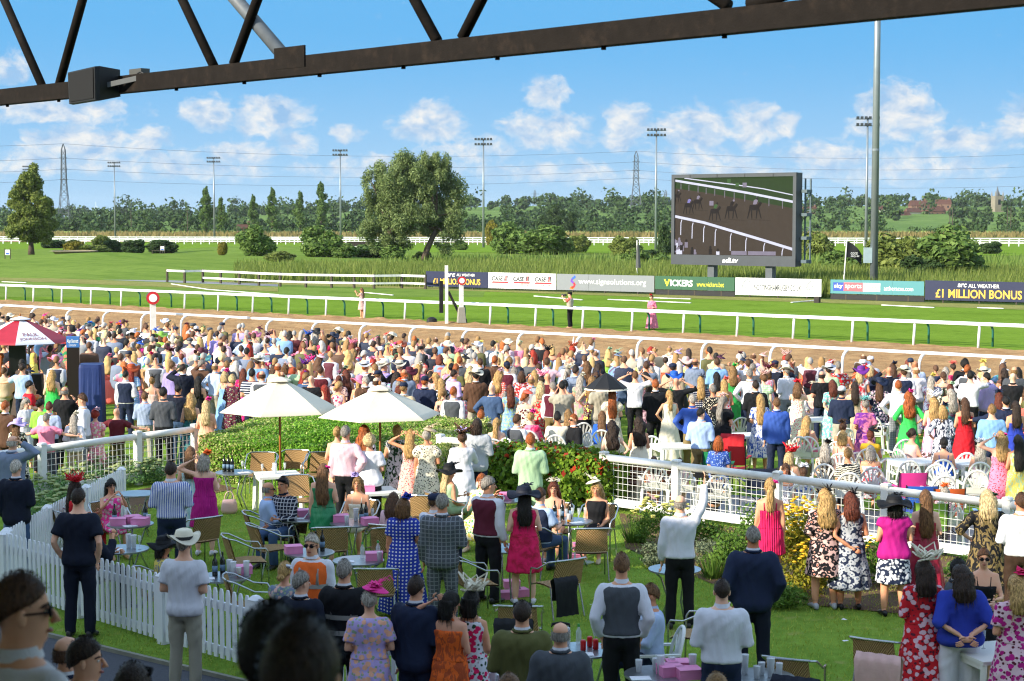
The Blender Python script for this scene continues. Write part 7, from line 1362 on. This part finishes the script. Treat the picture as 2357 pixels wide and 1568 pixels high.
# bookmakers' boards
def boards():
    d = 48.6; p = at(46, 895, d); t = tag(empty('bookmaker_board', (p.x, d, 0), .1), 'tall black bookmaker board under the red and white umbrella', 'board'); zt = at(46, 788, d).z; w = 38 / FPX * d
    MB().box((0, -.25, zt / 2), (w, .12, zt)).build('display_panel', M('led_black', '0c0c0d', .4, .3, 60), t); MB().box((.42, .1, .55), (.42, .4, 1.1), taper=.9).build('black_drape', M('black_drape', '17181a', .45, .3, 3, .6, 6), t); MB().box((-.05, -.25, zt + .05), (w * 1.2, .14, .1)).build('red_header', PRED, t)
    d = 45.5; p = at(170, 900, d); t = tag(empty('bookmaker_board', (p.x, d, 0), .12), 'tall brown bookmaker board with blue name header', 'board'); zt = at(170, 800, d).z; w = 28 / FPX * d; zh = at(170, 775, d).z
    MB().box((0, 0, zt / 2), (w, .12, zt)).build('display_panel', M('led_brown', '241a16', .4, .4, 50), t); MB().box((0, 0, (zt + zh) / 2 + .005), (w * 1.05, .14, zh - zt)).build('name_header', P('header_blue', '3f74b8'), t)
    lettering('Alan Bennett', w * .92, .1, 0, zt + (zh - zt) * .62, PW_, t, -.075, bold=.01); lettering('Doncaster', w * .6, .07, 0, zt + (zh - zt) * .25, PW_, t, -.075)
    MB().box((0, -.002, zt * .22), (w * .98, .13, .06)).build('red_strip', PRED, t)
    c = at(212, 930, 45.8); zt = at(212, 842, 45.2).z; t = tag(empty('draped_stand', (c.x, 45.8, 0), .1), 'bookmaker stand draped in a navy blue cover', 'stand'); mb = MB(); w = 54 / FPX * 45.5; rings = []
    for z, k in ((0, 1.06), (zt * .5, 1.03), (zt * .95, 1.0), (zt, .97)):
        r = []
        for j in range(48):
            a = 2 * math.pi * j / 48; co, si = math.cos(a), math.sin(a); e = (abs(co) ** 8 + abs(si) ** 8) ** (-1 / 8); f = 1 + .035 * math.sin(a * 14) * (1 - z / zt); r.append((w / 2 * co * e * k * f, .36 * si * e * k * f, z))
        rings.append(r)
    mb.loft(rings); mb.build('cover', M('navy_cover', '1f3570', .6, .2, 3, .3, 8), t)
boards()
# ================================================================== FURNITURE
ALU = M('aluminium', 'b9bec2', .25, .1, 6, metal=.85); WICK = M('wicker', 'bd9660', .7, .5, 60, 1.0, 120); SSTEEL = M('table_steel', 'a9aeb2', .3, .3, 12, metal=.8); WPL = M('garden_plastic', 'e2e2dc', .45, .06, 3)
gw = NT(WICK.node_tree); bw = [n for n in WICK.node_tree.nodes if n.bl_idname == 'ShaderNodeBsdfPrincipled'][0]; cw = gw.n('ShaderNodeTexCoord').outputs['Object']; sw = gw.n('ShaderNodeSeparateXYZ'); gw.put(sw.inputs[0], cw)
wv_ = gw.math('MULTIPLY', gw.math('SINE', gw.math('MULTIPLY', sw.outputs[0], 260.0)), gw.math('SINE', gw.math('MULTIPLY', gw.math('ADD', sw.outputs[1], sw.outputs[2]), 200.0)))
gw.put(bw.inputs['Base Color'], gw.mix(gw.step(wv_, -.3, .3), (*hexc('7a5a34'), 1), (*hexc('c9a570'), 1))); bumpit(gw, bw, wv_, .8, .01)
def wicker_proto():
    t = empty('wicker_chair'); mb = MB()
    rows = [[(x * .24, -.22 + .46 * v, .44 + .02 * math.sin(v * 3) - .012 * (1 - x * x)) for x in np.linspace(-1, 1, 7)] for v in np.linspace(0, 1, 6)]; mb.loft(rows, cap=(False, False), closed=False); mb.loft([[(x, y, z - .02) for x, y, z in r] for r in rows][::-1], cap=(False, False), closed=False); mb.build('seat', WICK, t, smooth=True)
    mb = MB(); rows = [[(x * (.25 - .02 * v), -.24 - .10 * v - .05 * (1 - x * x), .46 + .36 * v) for x in np.linspace(-1, 1, 9)] for v in np.linspace(0, 1, 7)]; mb.loft(rows, cap=(False, False), closed=False); mb.loft([[(x, y + .018, z) for x, y, z in r] for r in rows][::-1], cap=(False, False), closed=False); mb.build('backrest', WICK, t, smooth=True)
    for s in (-1, 1):
        MB().tube([(s * .25, -.34, .82), (s * .30, -.24, .80), (s * .30, .02, .67), (s * .28, .20, .655), (s * .265, .235, .60), (s * .265, .25, .0)], .0125, 8).build('arm', ALU, t, smooth=True); MB().tube([(s * .245, -.2, .44), (s * .265, -.30, .0)], .0125, 8).build('leg', ALU, t)
    MB().tube([(-.25, -.345, .825), (-.1, -.385, .83), (.1, -.385, .83), (.25, -.345, .825)], .0135, 8).build('top_bar', ALU, t); MB().tube([(-.26, .22, .42), (.26, .22, .42)], .01, 6).build('seat_bar', ALU, t); return t
def plastic_proto():
    t = empty('garden_chair'); MB().box((0, 0, .42), (.44, .42, .03), taper=.96).build('seat', WPL, t); fr = [(.23 * math.cos(a), -.24 - .11 * max(0, math.sin(a)), .46 + .42 * max(0, math.sin(a)) ** .7) for a in np.linspace(0, math.pi, 15)]; MB().tube(fr, .022, 8).build('back_frame', WPL, t, smooth=True)
    MB().loft([[(x, -.235, .44) for x in (-.22, .22)], [(x, -.27, .56) for x in (-.225, .225)]], cap=(False, False), closed=False).build('back_lower', WPL, t)
    for k in range(5): a = math.radians(38 + 26 * k); MB().beam((.06 * math.cos(a), -.262, .54), (.215 * math.cos(a), -.25 - .1 * math.sin(a), .46 + .41 * math.sin(a) ** .7), .034, .014, up=(0, 1, 0)).build('back_slat', WPL, t)
    for s in (-1, 1):
        MB().beam((s * .25, -.27, .62), (s * .27, .2, .62), .05, .025).build('arm', WPL, t); MB().beam((s * .26, .2, .62), (s * .27, .24, 0), .05, .035).build('leg', WPL, t); MB().beam((s * .23, -.24, .44), (s * .27, -.31, 0), .05, .035).build('leg', WPL, t)
    return t
def camp_proto(m):
    t = empty('camp_chair'); DK = M('dark_tube', '2b2e33', .5)
    MB().loft([[(x, -.25 - .05 * (1 - (x / .27) ** 2), .48) for x in np.linspace(-.27, .27, 7)], [(x, -.31 - .05 * (1 - (x / .27) ** 2), .70) for x in np.linspace(-.27, .27, 7)], [(x, -.36 - .03 * (1 - (x / .27) ** 2), .88) for x in np.linspace(-.27, .27, 7)]], cap=(False, False), closed=False).build('backrest', m, t, smooth=True)
    MB().loft([[(x, y, .42 - .05 * (1 - (x / .27) ** 2)) for x in np.linspace(-.27, .27, 7)] for y in (-.25, 0, .24)], cap=(False, False), closed=False).build('seat', m, t, smooth=True)
    for s in (-1, 1):
        MB().tube([(s * .275, -.2, .0), (s * .275, -.37, .9)], .011, 6).build('upright', DK, t); MB().beam((s * .29, -.3, .63), (s * .3, .24, .62), .06, .015).build('arm', m, t); MB().tube([(s * .27, -.25, .02), (-s * .27, .24, .42)], .01, 6).build('leg', DK, t); MB().tube([(s * .3, .24, .62), (s * .28, .25, 0)], .01, 6).build('leg', DK, t)
    return t
def table_proto():
    t = empty('bistro_table'); MB().lathe([(.0, .700), (.345, .700), (.36, .705), (.36, .725), (.345, .727), (0, .727)], 30, (0, 0, 0)).build('top', SSTEEL, t); 
    for k in range(4): a = k * math.pi / 2 + .6; MB().tube([(.3 * math.cos(a), .3 * math.sin(a), .69), (.22 * math.cos(a), .22 * math.sin(a), .62), (.12 * math.cos(a + .2), .12 * math.sin(a + .2), .3), (.27 * math.cos(a), .27 * math.sin(a), 0)], .014, 7).build('leg', ALU, t, smooth=True)
    return t
def square_proto():
    t = empty('garden_table'); MB().box((0, 0, .71), (.8, .8, .04)).build('top', WPL, t); 
    for sx in (-1, 1):
        for sy in (-1, 1): MB().beam((sx * .36, sy * .36, .69), (sx * .38, sy * .38, 0), .07, .07).build('leg', WPL, t)
    for sx in (-1, 1): MB().box((sx * .37, 0, .66), (.02, .66, .07)).build('apron', WPL, t)
    return t
PROTO = {'w': wicker_proto(), 'p': plastic_proto(), 't': table_proto(), 's': square_proto()}; USED = set()
def place(kind, loc, rz, label, cat, group=None):
    src = PROTO[kind]
    if kind in USED: o = copy_tree(src, None, loc, rz)
    else: o = src; USED.add(kind); o.location = loc; o.rotation_euler = (0, 0, rz)
    for k in ('label', 'category', 'group'):
        if k in o: del o[k]
    return tag(o, label, cat, group)
TB = {}
for k, px, py, kind, nick in [('a', 300, 1206, 't', 'crowded table by the pink dress'), ('b', 315, 1136, 't', 'empty table behind the pink dress'), ('c', 285, 1264, 't', 'small table by the navy polo'), ('d', 515, 1328, 't', 'beer table beside the panama hat'), ('e', 540, 1087, 't', 'bottle table against the bright hedge'), ('f', 640, 1092, 's', 'white square table under the parasol'), ('g', 700, 1193, 't', 'table left of the emerald dress'), ('h', 812, 1204, 't', 'table right of the emerald dress'), ('i', 712, 1272, 't', 'table behind the steward'), ('j', 825, 1290, 't', 'table left of the polka-dot dress'), ('k', 1312, 1200, 't', 'glass-laden table before the red-tipped hedge'), ('l', 1160, 1150, 't', 'table behind the burgundy waistcoat'), ('m', 1165, 1262, 't', 'low table between waistcoat and lace dress'), ('n', 1553, 1310, 't', 'bare table behind the raised-arm person'), ('o', 1346, 1496, 't', 'table of red cans at the bottom'), ('q', 1515, 1552, 't', 'table of pink boxes at the bottom'), ('r', 1750, 1558, 't', 'table of tumblers at the bottom edge'), ('s', 2290, 1500, 's', 'blue-lit table behind the royal blue top'), ('u', 860, 1130, 's', 'white table under the right parasol')]:
    p = gz(px, py, .72); TB[k] = (p, nick); place(kind, (p.x, p.y, 0), RN.uniform(0, 1.5) if kind == 't' else .3, ('round steel ' if kind == 't' else '') + nick, 'table')
def chair(kind, px, py, rz, label, z=.44, loc=None): p = Vector(loc) if loc is not None else gz(px, py, z); return place(kind, (p.x, p.y, 0), math.radians(rz), label, 'chair')
seated = [p for p in PEOPLE if p['sit'] and not p['low']]
for p in [q for q in seated if q['px'] != 1654]:      # everyone seated has a chair under them
    near = p['loc'].y < 33.9 and p['px'] < 1420 and p['py'] > 1060; a = math.radians(p['rot']); q = p['loc'] + Vector((math.sin(a) * .02, -math.cos(a) * .02, 0))
    lb = p['label'] or p['obj']['label']; lb = lb.replace('seated ', '').replace('person in ', ''); w = lb.split(); lb = ('wicker chair' if near else 'white plastic chair') + ' under person in ' + ' '.join(w[:10]); chair('w' if near else 'p', 0, 0, p['rot'], lb, loc=q)
for px, py, rz, lb in [(572, 1290, -70, 'empty wicker chair left of the table behind the steward'), (628, 1262, -60, 'empty wicker chair just left of the steward'), (582, 1392, -80, 'empty wicker chair behind the picket fence post'), (600, 1092, 180, 'wicker chair left behind the square parasol table'), (672, 1086, 170, 'wicker chair right behind the square parasol table'), (735, 1092, 175, 'wicker chair between the two parasol poles'), (1280, 1342, 35, 'empty wicker chair with a black coat over its back'), (1357, 1265, 4, 'empty wicker chair with its back to the stand by the black dress'), (1098, 1342, -70, 'empty wicker chair beside the cerise lace dress'), (868, 1362, 0, 'empty wicker chair behind the magenta headpiece'), (760, 1262, 10, 'wicker chair below the emerald dress'), (890, 1262, 20, 'wicker chair beside the polka-dot dress'), (1195, 1452, -4, 'chair draped with a dark jacket at the bottom'), (1600, 1462, 60, 'chair frame behind the seated smiling person'), (2030, 1535, -30, 'wicker chair draped with a pale pink jacket'), (1830, 1580, -25, 'chair draped with a dark coat at bottom right'), (455, 1240, 40, 'wicker chair beyond the panama hat'), (985, 1185, -10, 'wicker chair behind the grey checked suit'), (690, 1150, 200, 'wicker chair beside the emerald dress')]: chair('w', px, py, rz, lb)
for k, (px, py, rz) in enumerate([(1841, 948, -20), (1866, 1004, -20), (1930, 985, 20), (2007, 958, -10), (2066, 1010, 15), (1935, 1040, -5), (2082, 1058, 5), (2154, 1066, -10), (2160, 1092, 5), (2242, 1080, -5), (2208, 1040, 10), (2349, 977, 0), (2026, 955, 60), (1336, 972, 10), (1494, 1002, 5), (1700, 960, 5), (420, 868, 0), (400, 862, 20), (272, 836, 5)]):
    p = gz(px, py, .86); place('p', (p.x, p.y, 0), math.radians(rz), 'empty white plastic chair ' + ['with brown-haired diner beside it', 'by the pink seated dress', 'behind the beige jumpsuit', 'left of the white shirt and grey trousers', 'in front of the bright green dress', 'in front of the zebra top', 'behind the hot pink camp chair', 'right of the hot pink camp chair', 'nearest the blue camp chair', 'beside the coral dress', 'near the red halter dress', 'at the right frame edge', 'turned sideways by the white shirt', 'left of the black camp chair', 'beside the curly-haired cream dress', 'left of the navy suit', 'beside the dark green dress in the left crowd', 'leftmost of two in the left crowd', 'beside the draped navy stand'][k], 'chair', 'white plastic garden chairs')
for px, py, rz, c, lb in [(1652, 1035, -10, 'emerald', 'green folding camp chair beyond the mesh fence'), (1745, 1072, 5, 'navy', 'navy folding camp chair behind the blue suit'), (2085, 1082, 10, 'hot pink', 'hot pink camp chair beyond the fence'), (2112, 1112, 0, 'cobalt', 'bright blue camp chair at the fence'), (2170, 1118, 5, 'orange', 'orange camp chair at the fence'), (2136, 1150, -5, 'lime', 'lime green camp chair low behind the fence'), (2290, 1142, -8, 'skyblue', 'sky blue camp chair at the right of the fence'), (1690, 1022, -15, 'red', 'camp chair draped with a red jacket'), (1345, 962, 5, 'black', 'black camp chair beside the sunshade'), (1822, 1062, 10, 'olive', 'olive camp chair under the red looped headpiece')]:
    p = gz(px, py, .88); t = camp_proto(M('camp_' + c, COLS[c], .7, .15, 5)); t.location = (p.x, p.y, 0); t.rotation_euler = (0, 0, math.radians(rz)); tag(t, lb, 'chair')
for px, py, lb in [(1550, 1026, 'white plastic table behind the blue-shirted person'), (1712, 1002, 'white plastic table with handbag left of blue suit'), (1880, 965, 'white plastic table with drinks behind the plastic chairs'), (2105, 1062, 'white plastic table among the fence-side chairs'), (2235, 1064, 'white plastic table with a jug near the coral dress')]: p = gz(px, py, .72); place('s', (p.x, p.y, 0), .25, lb, 'table')
# garden bench behind the mesh fence
c = gz(1490, 1164); t = tag(empty('garden_bench', c, UA), 'reddish-brown slatted garden bench behind the mesh fence', 'bench'); BW = M('bench_wood', '6e4028', .6, .4, 6)
for k in range(4): MB().box((0, .12 - k * .11, .43), (1.5, .09, .03)).build('seat_slat', BW, t)
for k in range(4): MB().box((0, -.26 - k * .015, .54 + k * .1), (1.5, .025, .08)).build('back_slat', BW, t)
for s in (-.7, .7): MB().box((s, -.27, .42), (.07, .06, .84)).build('leg', BW, t); MB().box((s, .14, .22), (.07, .06, .44)).build('leg', BW, t)
# ================================================================== THINGS ON THE TABLES
def glass(name, col, a):
    m, gg, b = newmat(name); b.inputs['Base Color'].default_value = (*hexc(col), 1); b.inputs['Roughness'].default_value = .12; b.inputs['Alpha'].default_value = a; return m
BGL, CGL, CUPM, BEER, CANR, PBOX, PAPER, LBL = M('bottle_glass', '12180f', .15, .1, 4, spec=.6), glass('clear_glass', 'dfe8ea', .35), glass('frosted_cup', 'e8ecf0', .72), M('beer', 'd8941c', .2), M('can_red', 'c41c20', .3), M('pink_card', 'e58ab8', .6), M('paper', 'e8e8ec', .7), M('bottle_label', '6a86a0', .6)
def lathe_me(name, prof, n=12): return MB().lathe(prof, n).mesh(name, True)
ME = {'bottle': lathe_me('bottle', [(.036, 0), (.037, .02), (.037, .19), (.030, .215), (.014, .245), (.013, .30), (.015, .31)]), 'label': lathe_me('label', [(.0376, .06), (.0376, .14)]), 'cup': lathe_me('cup', [(.028, 0), (.038, .13), (.039, .135)]), 'cup_tall': lathe_me('cup', [(.032, 0), (.044, .2), (.045, .205)]), 'flute': lathe_me('flute', [(.028, 0), (.005, .01), (.004, .08), (.022, .12), (.025, .2)]), 'can': lathe_me('can', [(.026, 0), (.032, .01), (.032, .105), (.027, .118), (.0, .118)]), 'beer': lathe_me('beer', [(.029, .004), (.036, .12)]), 'water': lathe_me('water_bottle', [(.03, 0), (.032, .02), (.032, .15), (.013, .19), (.013, .21)]), 'box': MB().box((0, 0, .05), (.24, .2, .1)).mesh('pink_box'), 'lid': MB().box((0, 0, .104), (.246, .206, .008)).mesh('lid'), 'paper': MB().box((0, 0, .003), (.21, .15, .006)).mesh('paper')}
for k in ('label',): pass
cnt = {}
def item(kind, tb, dx, dy, rz=0.0):
    p, nick = TB[tb]; z = .728 if tb not in 'fsu' else .731; n = cnt[kind, tb] = cnt.get((kind, tb), 0) + 1; L = Vector((p.x + dx, p.y + dy, z)); w = ['', 'first', 'second', 'third', 'fourth', 'fifth', 'sixth', 'seventh', 'eighth'][n]
    nm, m, cat, ph = {'bottle': ('wine_bottle', BGL, 'bottle', 'dark wine bottle'), 'cup': ('plastic_cup', CUPM, 'cup', 'small frosted plastic cup'), 'cup_tall': ('plastic_cup', CUPM, 'cup', 'tall frosted plastic cup'), 'flute': ('champagne_flute', CGL, 'glass', 'slim clear flute'), 'can': ('drink_can', CANR, 'can', 'red drink can'), 'beer': ('beer_cup', CGL, 'cup', 'cup of amber beer'), 'water': ('water_bottle', CGL, 'bottle', 'clear water bottle'), 'box': ('food_box', PBOX, 'box', 'pink card food box'), 'paper': ('race_card', PAPER, 'paper', 'folded white race card')}[kind]
    o = obj(nm, ME['cup' if kind == 'beer' else kind], m, None, L, rz); tag(o, f'{w} {ph} from left on {nick}', cat, f'{cat} items on lawn tables')
    if kind == 'bottle': obj('label', ME['label'], LBL, o)
    if kind == 'beer': obj('beer', ME['beer'], BEER, o)
    if kind == 'box': obj('lid', ME['lid'], PBOX, o)
    if kind == 'water': MB().lathe([(.015, .205), (.015, .235), (0, .238)], 10).build('cap', P('green_cap', '3f9a3c'), o)
for s in ['a box -.16 -.12 .2;a box .02 .1 .5;a box .18 -.1 -.2;a bottle -.24 -.02;a bottle .2 .18;a flute -.1 .16;a cup .28 .02;a paper .05 -.24 .4', 'c cup_tall .06 .05;c cup_tall .15 -.03;c flute .24 -.06;c paper -.1 -.1 .3', 'd bottle -.12 .02;d bottle -.03 .1;d cup_tall .06 .1;d cup_tall .13 -.02;d cup_tall .3 .02;d beer .21 -.06;d box .22 .2 .3;d cup -.28 -.04;d paper -.2 -.16 .2', 'e bottle -.2 .05;e bottle -.12 .02;e bottle -.04 -.02;e flute .14 .05;e paper .2 -.12 .5', 'f cup_tall -.06 .0;f flute -.28 -.1;f flute .12 .05;f paper .2 -.2 .3', 'g cup .1 0;g paper -.1 -.1 .2;g box -.02 .16 .4', 'h box -.2 .1 .2;h cup -.08 -.16;h cup_tall .04 .12;h bottle .14 -.02;h bottle .2 .1;h box .28 -.16 .4;h flute .3 .12', 'i box -.22 -.06 .3;i bottle .1 -.04;i bottle .18 .06;i flute .02 .06', 'j water .05 .08;j box .22 0 .1;j paper -.15 -.14 .1;j cup .3 -.1;j water .26 .18', 'k bottle -.24 .06;k bottle -.12 .12;k flute -.06 -.05;k flute .04 .05;k flute .14 0;k flute .24 .08;k bottle .02 .16;k flute -.16 -.1;k paper .1 -.2 .3;k beer -.02 -.14', 'l box .05 .02 .1;l can -.05 -.15;l cup .15 -.15', 'm beer -.1 0;m flute .02 -.05;m paper .1 -.15 .4', 'o can -.02 -.06;o can .06 .1;o can .12 -.02;o beer .24 0;o water -.06 .2;o cup -.26 .06;o cup_tall -.2 .16;o paper -.02 -.24 .1;o flute .12 .24;o water -.18 .26', 'q cup -.02 .12;q cup_tall .02 -.05;q cup .16 .16;q box .12 -.06 .3;q box .22 .12 .1;q box .3 -.18 .2;q cup_tall .36 .0;q cup -.2 .05;q paper -.2 -.2 .1', 'r cup .02 .05;r cup_tall .1 -.05;r cup_tall -.15 .1;r cup -.05 -.1;r cup .2 .02', 's flute .05 -.2;s cup .15 .1;s flute -.1 .1', 'u cup .1 0;u box -.1 -.1 .2']:
    for q in sorted(s.split(';'), key=lambda q: float(q.split()[2])): w = q.split(); item(w[1], w[0], float(w[2]), float(w[3]), float(w[4]) if len(w) > 4 else 0)
# boxes, shoes and litter on the grass
for k, (px, py, rz, lb) in enumerate([(1160, 1378, .2, 'pink card box on the grass under the cerise dress, leftmost'), (1195, 1372, .4, 'pink card box on the grass behind the lace dress legs'), (1178, 1352, .1, 'pink card box stacked back behind the others on the grass'), (1320, 1290, .3, 'pink card box on the grass under the wicker chair'), (1335, 1265, .0, 'pink card box on the grass by the denim legs')]):
    p = gz(px, py); o = tag(obj('food_box', ME['box'], PBOX, None, p, rz), lb, 'box'); obj('lid', ME['lid'], PBOX, o)
p = gz(1350, 1300); o = tag(MB().tube([(-.12, 0, .035), (.05, 0, .035), (.09, 0, .035), (.12, 0, .035)], [.034, .034, .014, .014], 10).build('water_bottle', CGL, loc=p, rz=.2), 'clear plastic bottle lying on the grass by a chair', 'bottle')
def bag(px, py, w, h, c, label, z=0.0, loc=None):
    p = loc or gz(px, py); t = tag(empty('handbag', p, .3), label, 'handbag'); mb = MB(); mb.loft([[(w / 2 * k * math.cos(a), w * .24 * k * math.sin(a), zz) for a in np.linspace(0, 2 * np.pi, 16, False)] for zz, k in ((0, .85), (h * .25, 1.05), (h * .7, .95), (h, .8))]); mb.build('body', M('bag_' + c, COLS[c], .5), t, smooth=True); MB().tube([(w * .3 * math.cos(a), 0, h + h * .6 * math.sin(a)) for a in np.linspace(0, math.pi, 9)], .008, 6).build('handle', M('bag_' + c, COLS[c]), t)
bag(528, 1182, .3, .26, 'blush', 'pale blush handbag on the grass beside the purple dress'); bag(795, 1225, .26, .24, 'beige', 'beige handbag on the grass under the parasol table')
# coats over chairs
def coat(px, py, z, w, h, c, label, rz=0.0):
    p = gz(px, py, z); mb = MB(); rows = [[(x * w / 2 * (1 + .05 * math.sin(9 * v)), -.05 * s + .02 * math.sin(12 * x + 5 * v), -h * v if s > 0 else -h * .6 * v) for x in np.linspace(-1, 1, 12)] for s, v in [(-1, 1), (-1, .5), (-1, .1), (0, -.04), (1, .1), (1, .4), (1, .7), (1, 1)]]; mb.loft(rows, cap=(False, False), closed=False); tag(mb.build('coat', M('coat_' + c, COLS[c], .8, .2, 6, .4, 12), loc=(p.x, p.y, z), rz=math.radians(rz), smooth=True), label, 'coat')
coat(2022, 1508, .86, .5, .75, 'blush', 'pale pink jacket draped over the back of a wicker chair', -30); coat(1832, 1560, .86, .5, .6, 'darknavy', 'dark coat with patterned lining on a chair at bottom right', -25); coat(1182, 1426, .86, .45, .55, 'black', 'black jacket over a chair behind the tweed jacket', -4); coat(1300, 1330, .80, .36, .5, 'black', 'black coat hanging from the tilted wicker chair', 35); coat(1686, 1000, .9, .5, .55, 'red', 'red jacket draped over a camp chair', -15)
# phone held up
for p in PEOPLE:
    if p['label'] and 'phone high' in p['label']: w = joints('m', p['pose'], 0)[1][2]; a = math.radians(p['rot']); L = p['loc'] + Vector((w.x * math.cos(a) - w.y * math.sin(a), w.x * math.sin(a) + w.y * math.cos(a), w.z)) * p['s']; tag(MB().box((0, 0, 0), (.15, .012, .075)).build('phone', BLK, loc=L + Vector((-.05, .04, .1))), 'black phone held up by the white-shirted person', 'phone')
    if p['label'] and 'photographer' in p['label']:
        a = math.radians(p['rot']); L = p['loc'] + Vector((-math.sin(a) * .26, math.cos(a) * .26, 1.63)); t = tag(empty('camera', L, a), 'black camera with long lens held by the photographer', 'camera'); MB().box((0, 0, 0), (.15, .08, .11)).build('body', BLK, t); MB().lathe([(.045, 0), (.05, .2)], 12).build('lens', BLK, t).rotation_euler = (-math.pi / 2, 0, 0)

# short grass blades on the mown lawn
rng = np.random.default_rng(55)
def lawn_area(r):
    while True:
        a, b = r.uniform(-26, 2), r.uniform(14.05, 27.2); q = un(a, b); px = CX + FPX * q.x / q.y
        if -20 < px < 2380: return (q.x, q.y)
V = blades(60000, lawn_area, .025, .06, .007, rng, 0, .5)
tag(obj('lawn_blades', mesh_np('lawn_blades', V, np.arange(len(V)).reshape(-1, 3), [leafmat('grass_blade', '889c3a', 'aebc50', 'cac876', .35)])), 'short mown grass of the members lawn', 'grass', kind='stuff')

mb = MB(); rl = random.Random(4)
for k in range(46):
    q = gz(rl.uniform(520, 2300), rl.uniform(1240, 1540)); w = rl.uniform(.02, .05); a = rl.uniform(0, 6); mb.add([(q.x + w * math.cos(a + t), q.y + w * math.sin(a + t), .03 + .02 * rl.random()) for t in (0, 1.6, 3.1, 4.7)], [(0, 1, 2, 3)])
tag(mb.build('litter', PAPER), 'scraps of white paper dropped on the lawn', 'litter', kind='stuff')

# evening air between the camera and the far woods
hb_ = MB().box((0, 0, 29), (10400, 10400, 64)); hm = bpy.data.materials.new('air'); hm.use_nodes = True; hm.node_tree.nodes.clear(); ga = NT(hm.node_tree)
pv = ga.n('ShaderNodeVolumePrincipled', i_Density=.00005, i_Color=(.86, .92, 1, 1)); ho = ga.n('ShaderNodeOutputMaterial'); hm.node_tree.links.new(pv.outputs[0], ho.inputs['Volume'])
tag(hb_.build('haze', hm), 'thin blue evening haze over the course', 'haze', kind='stuff')
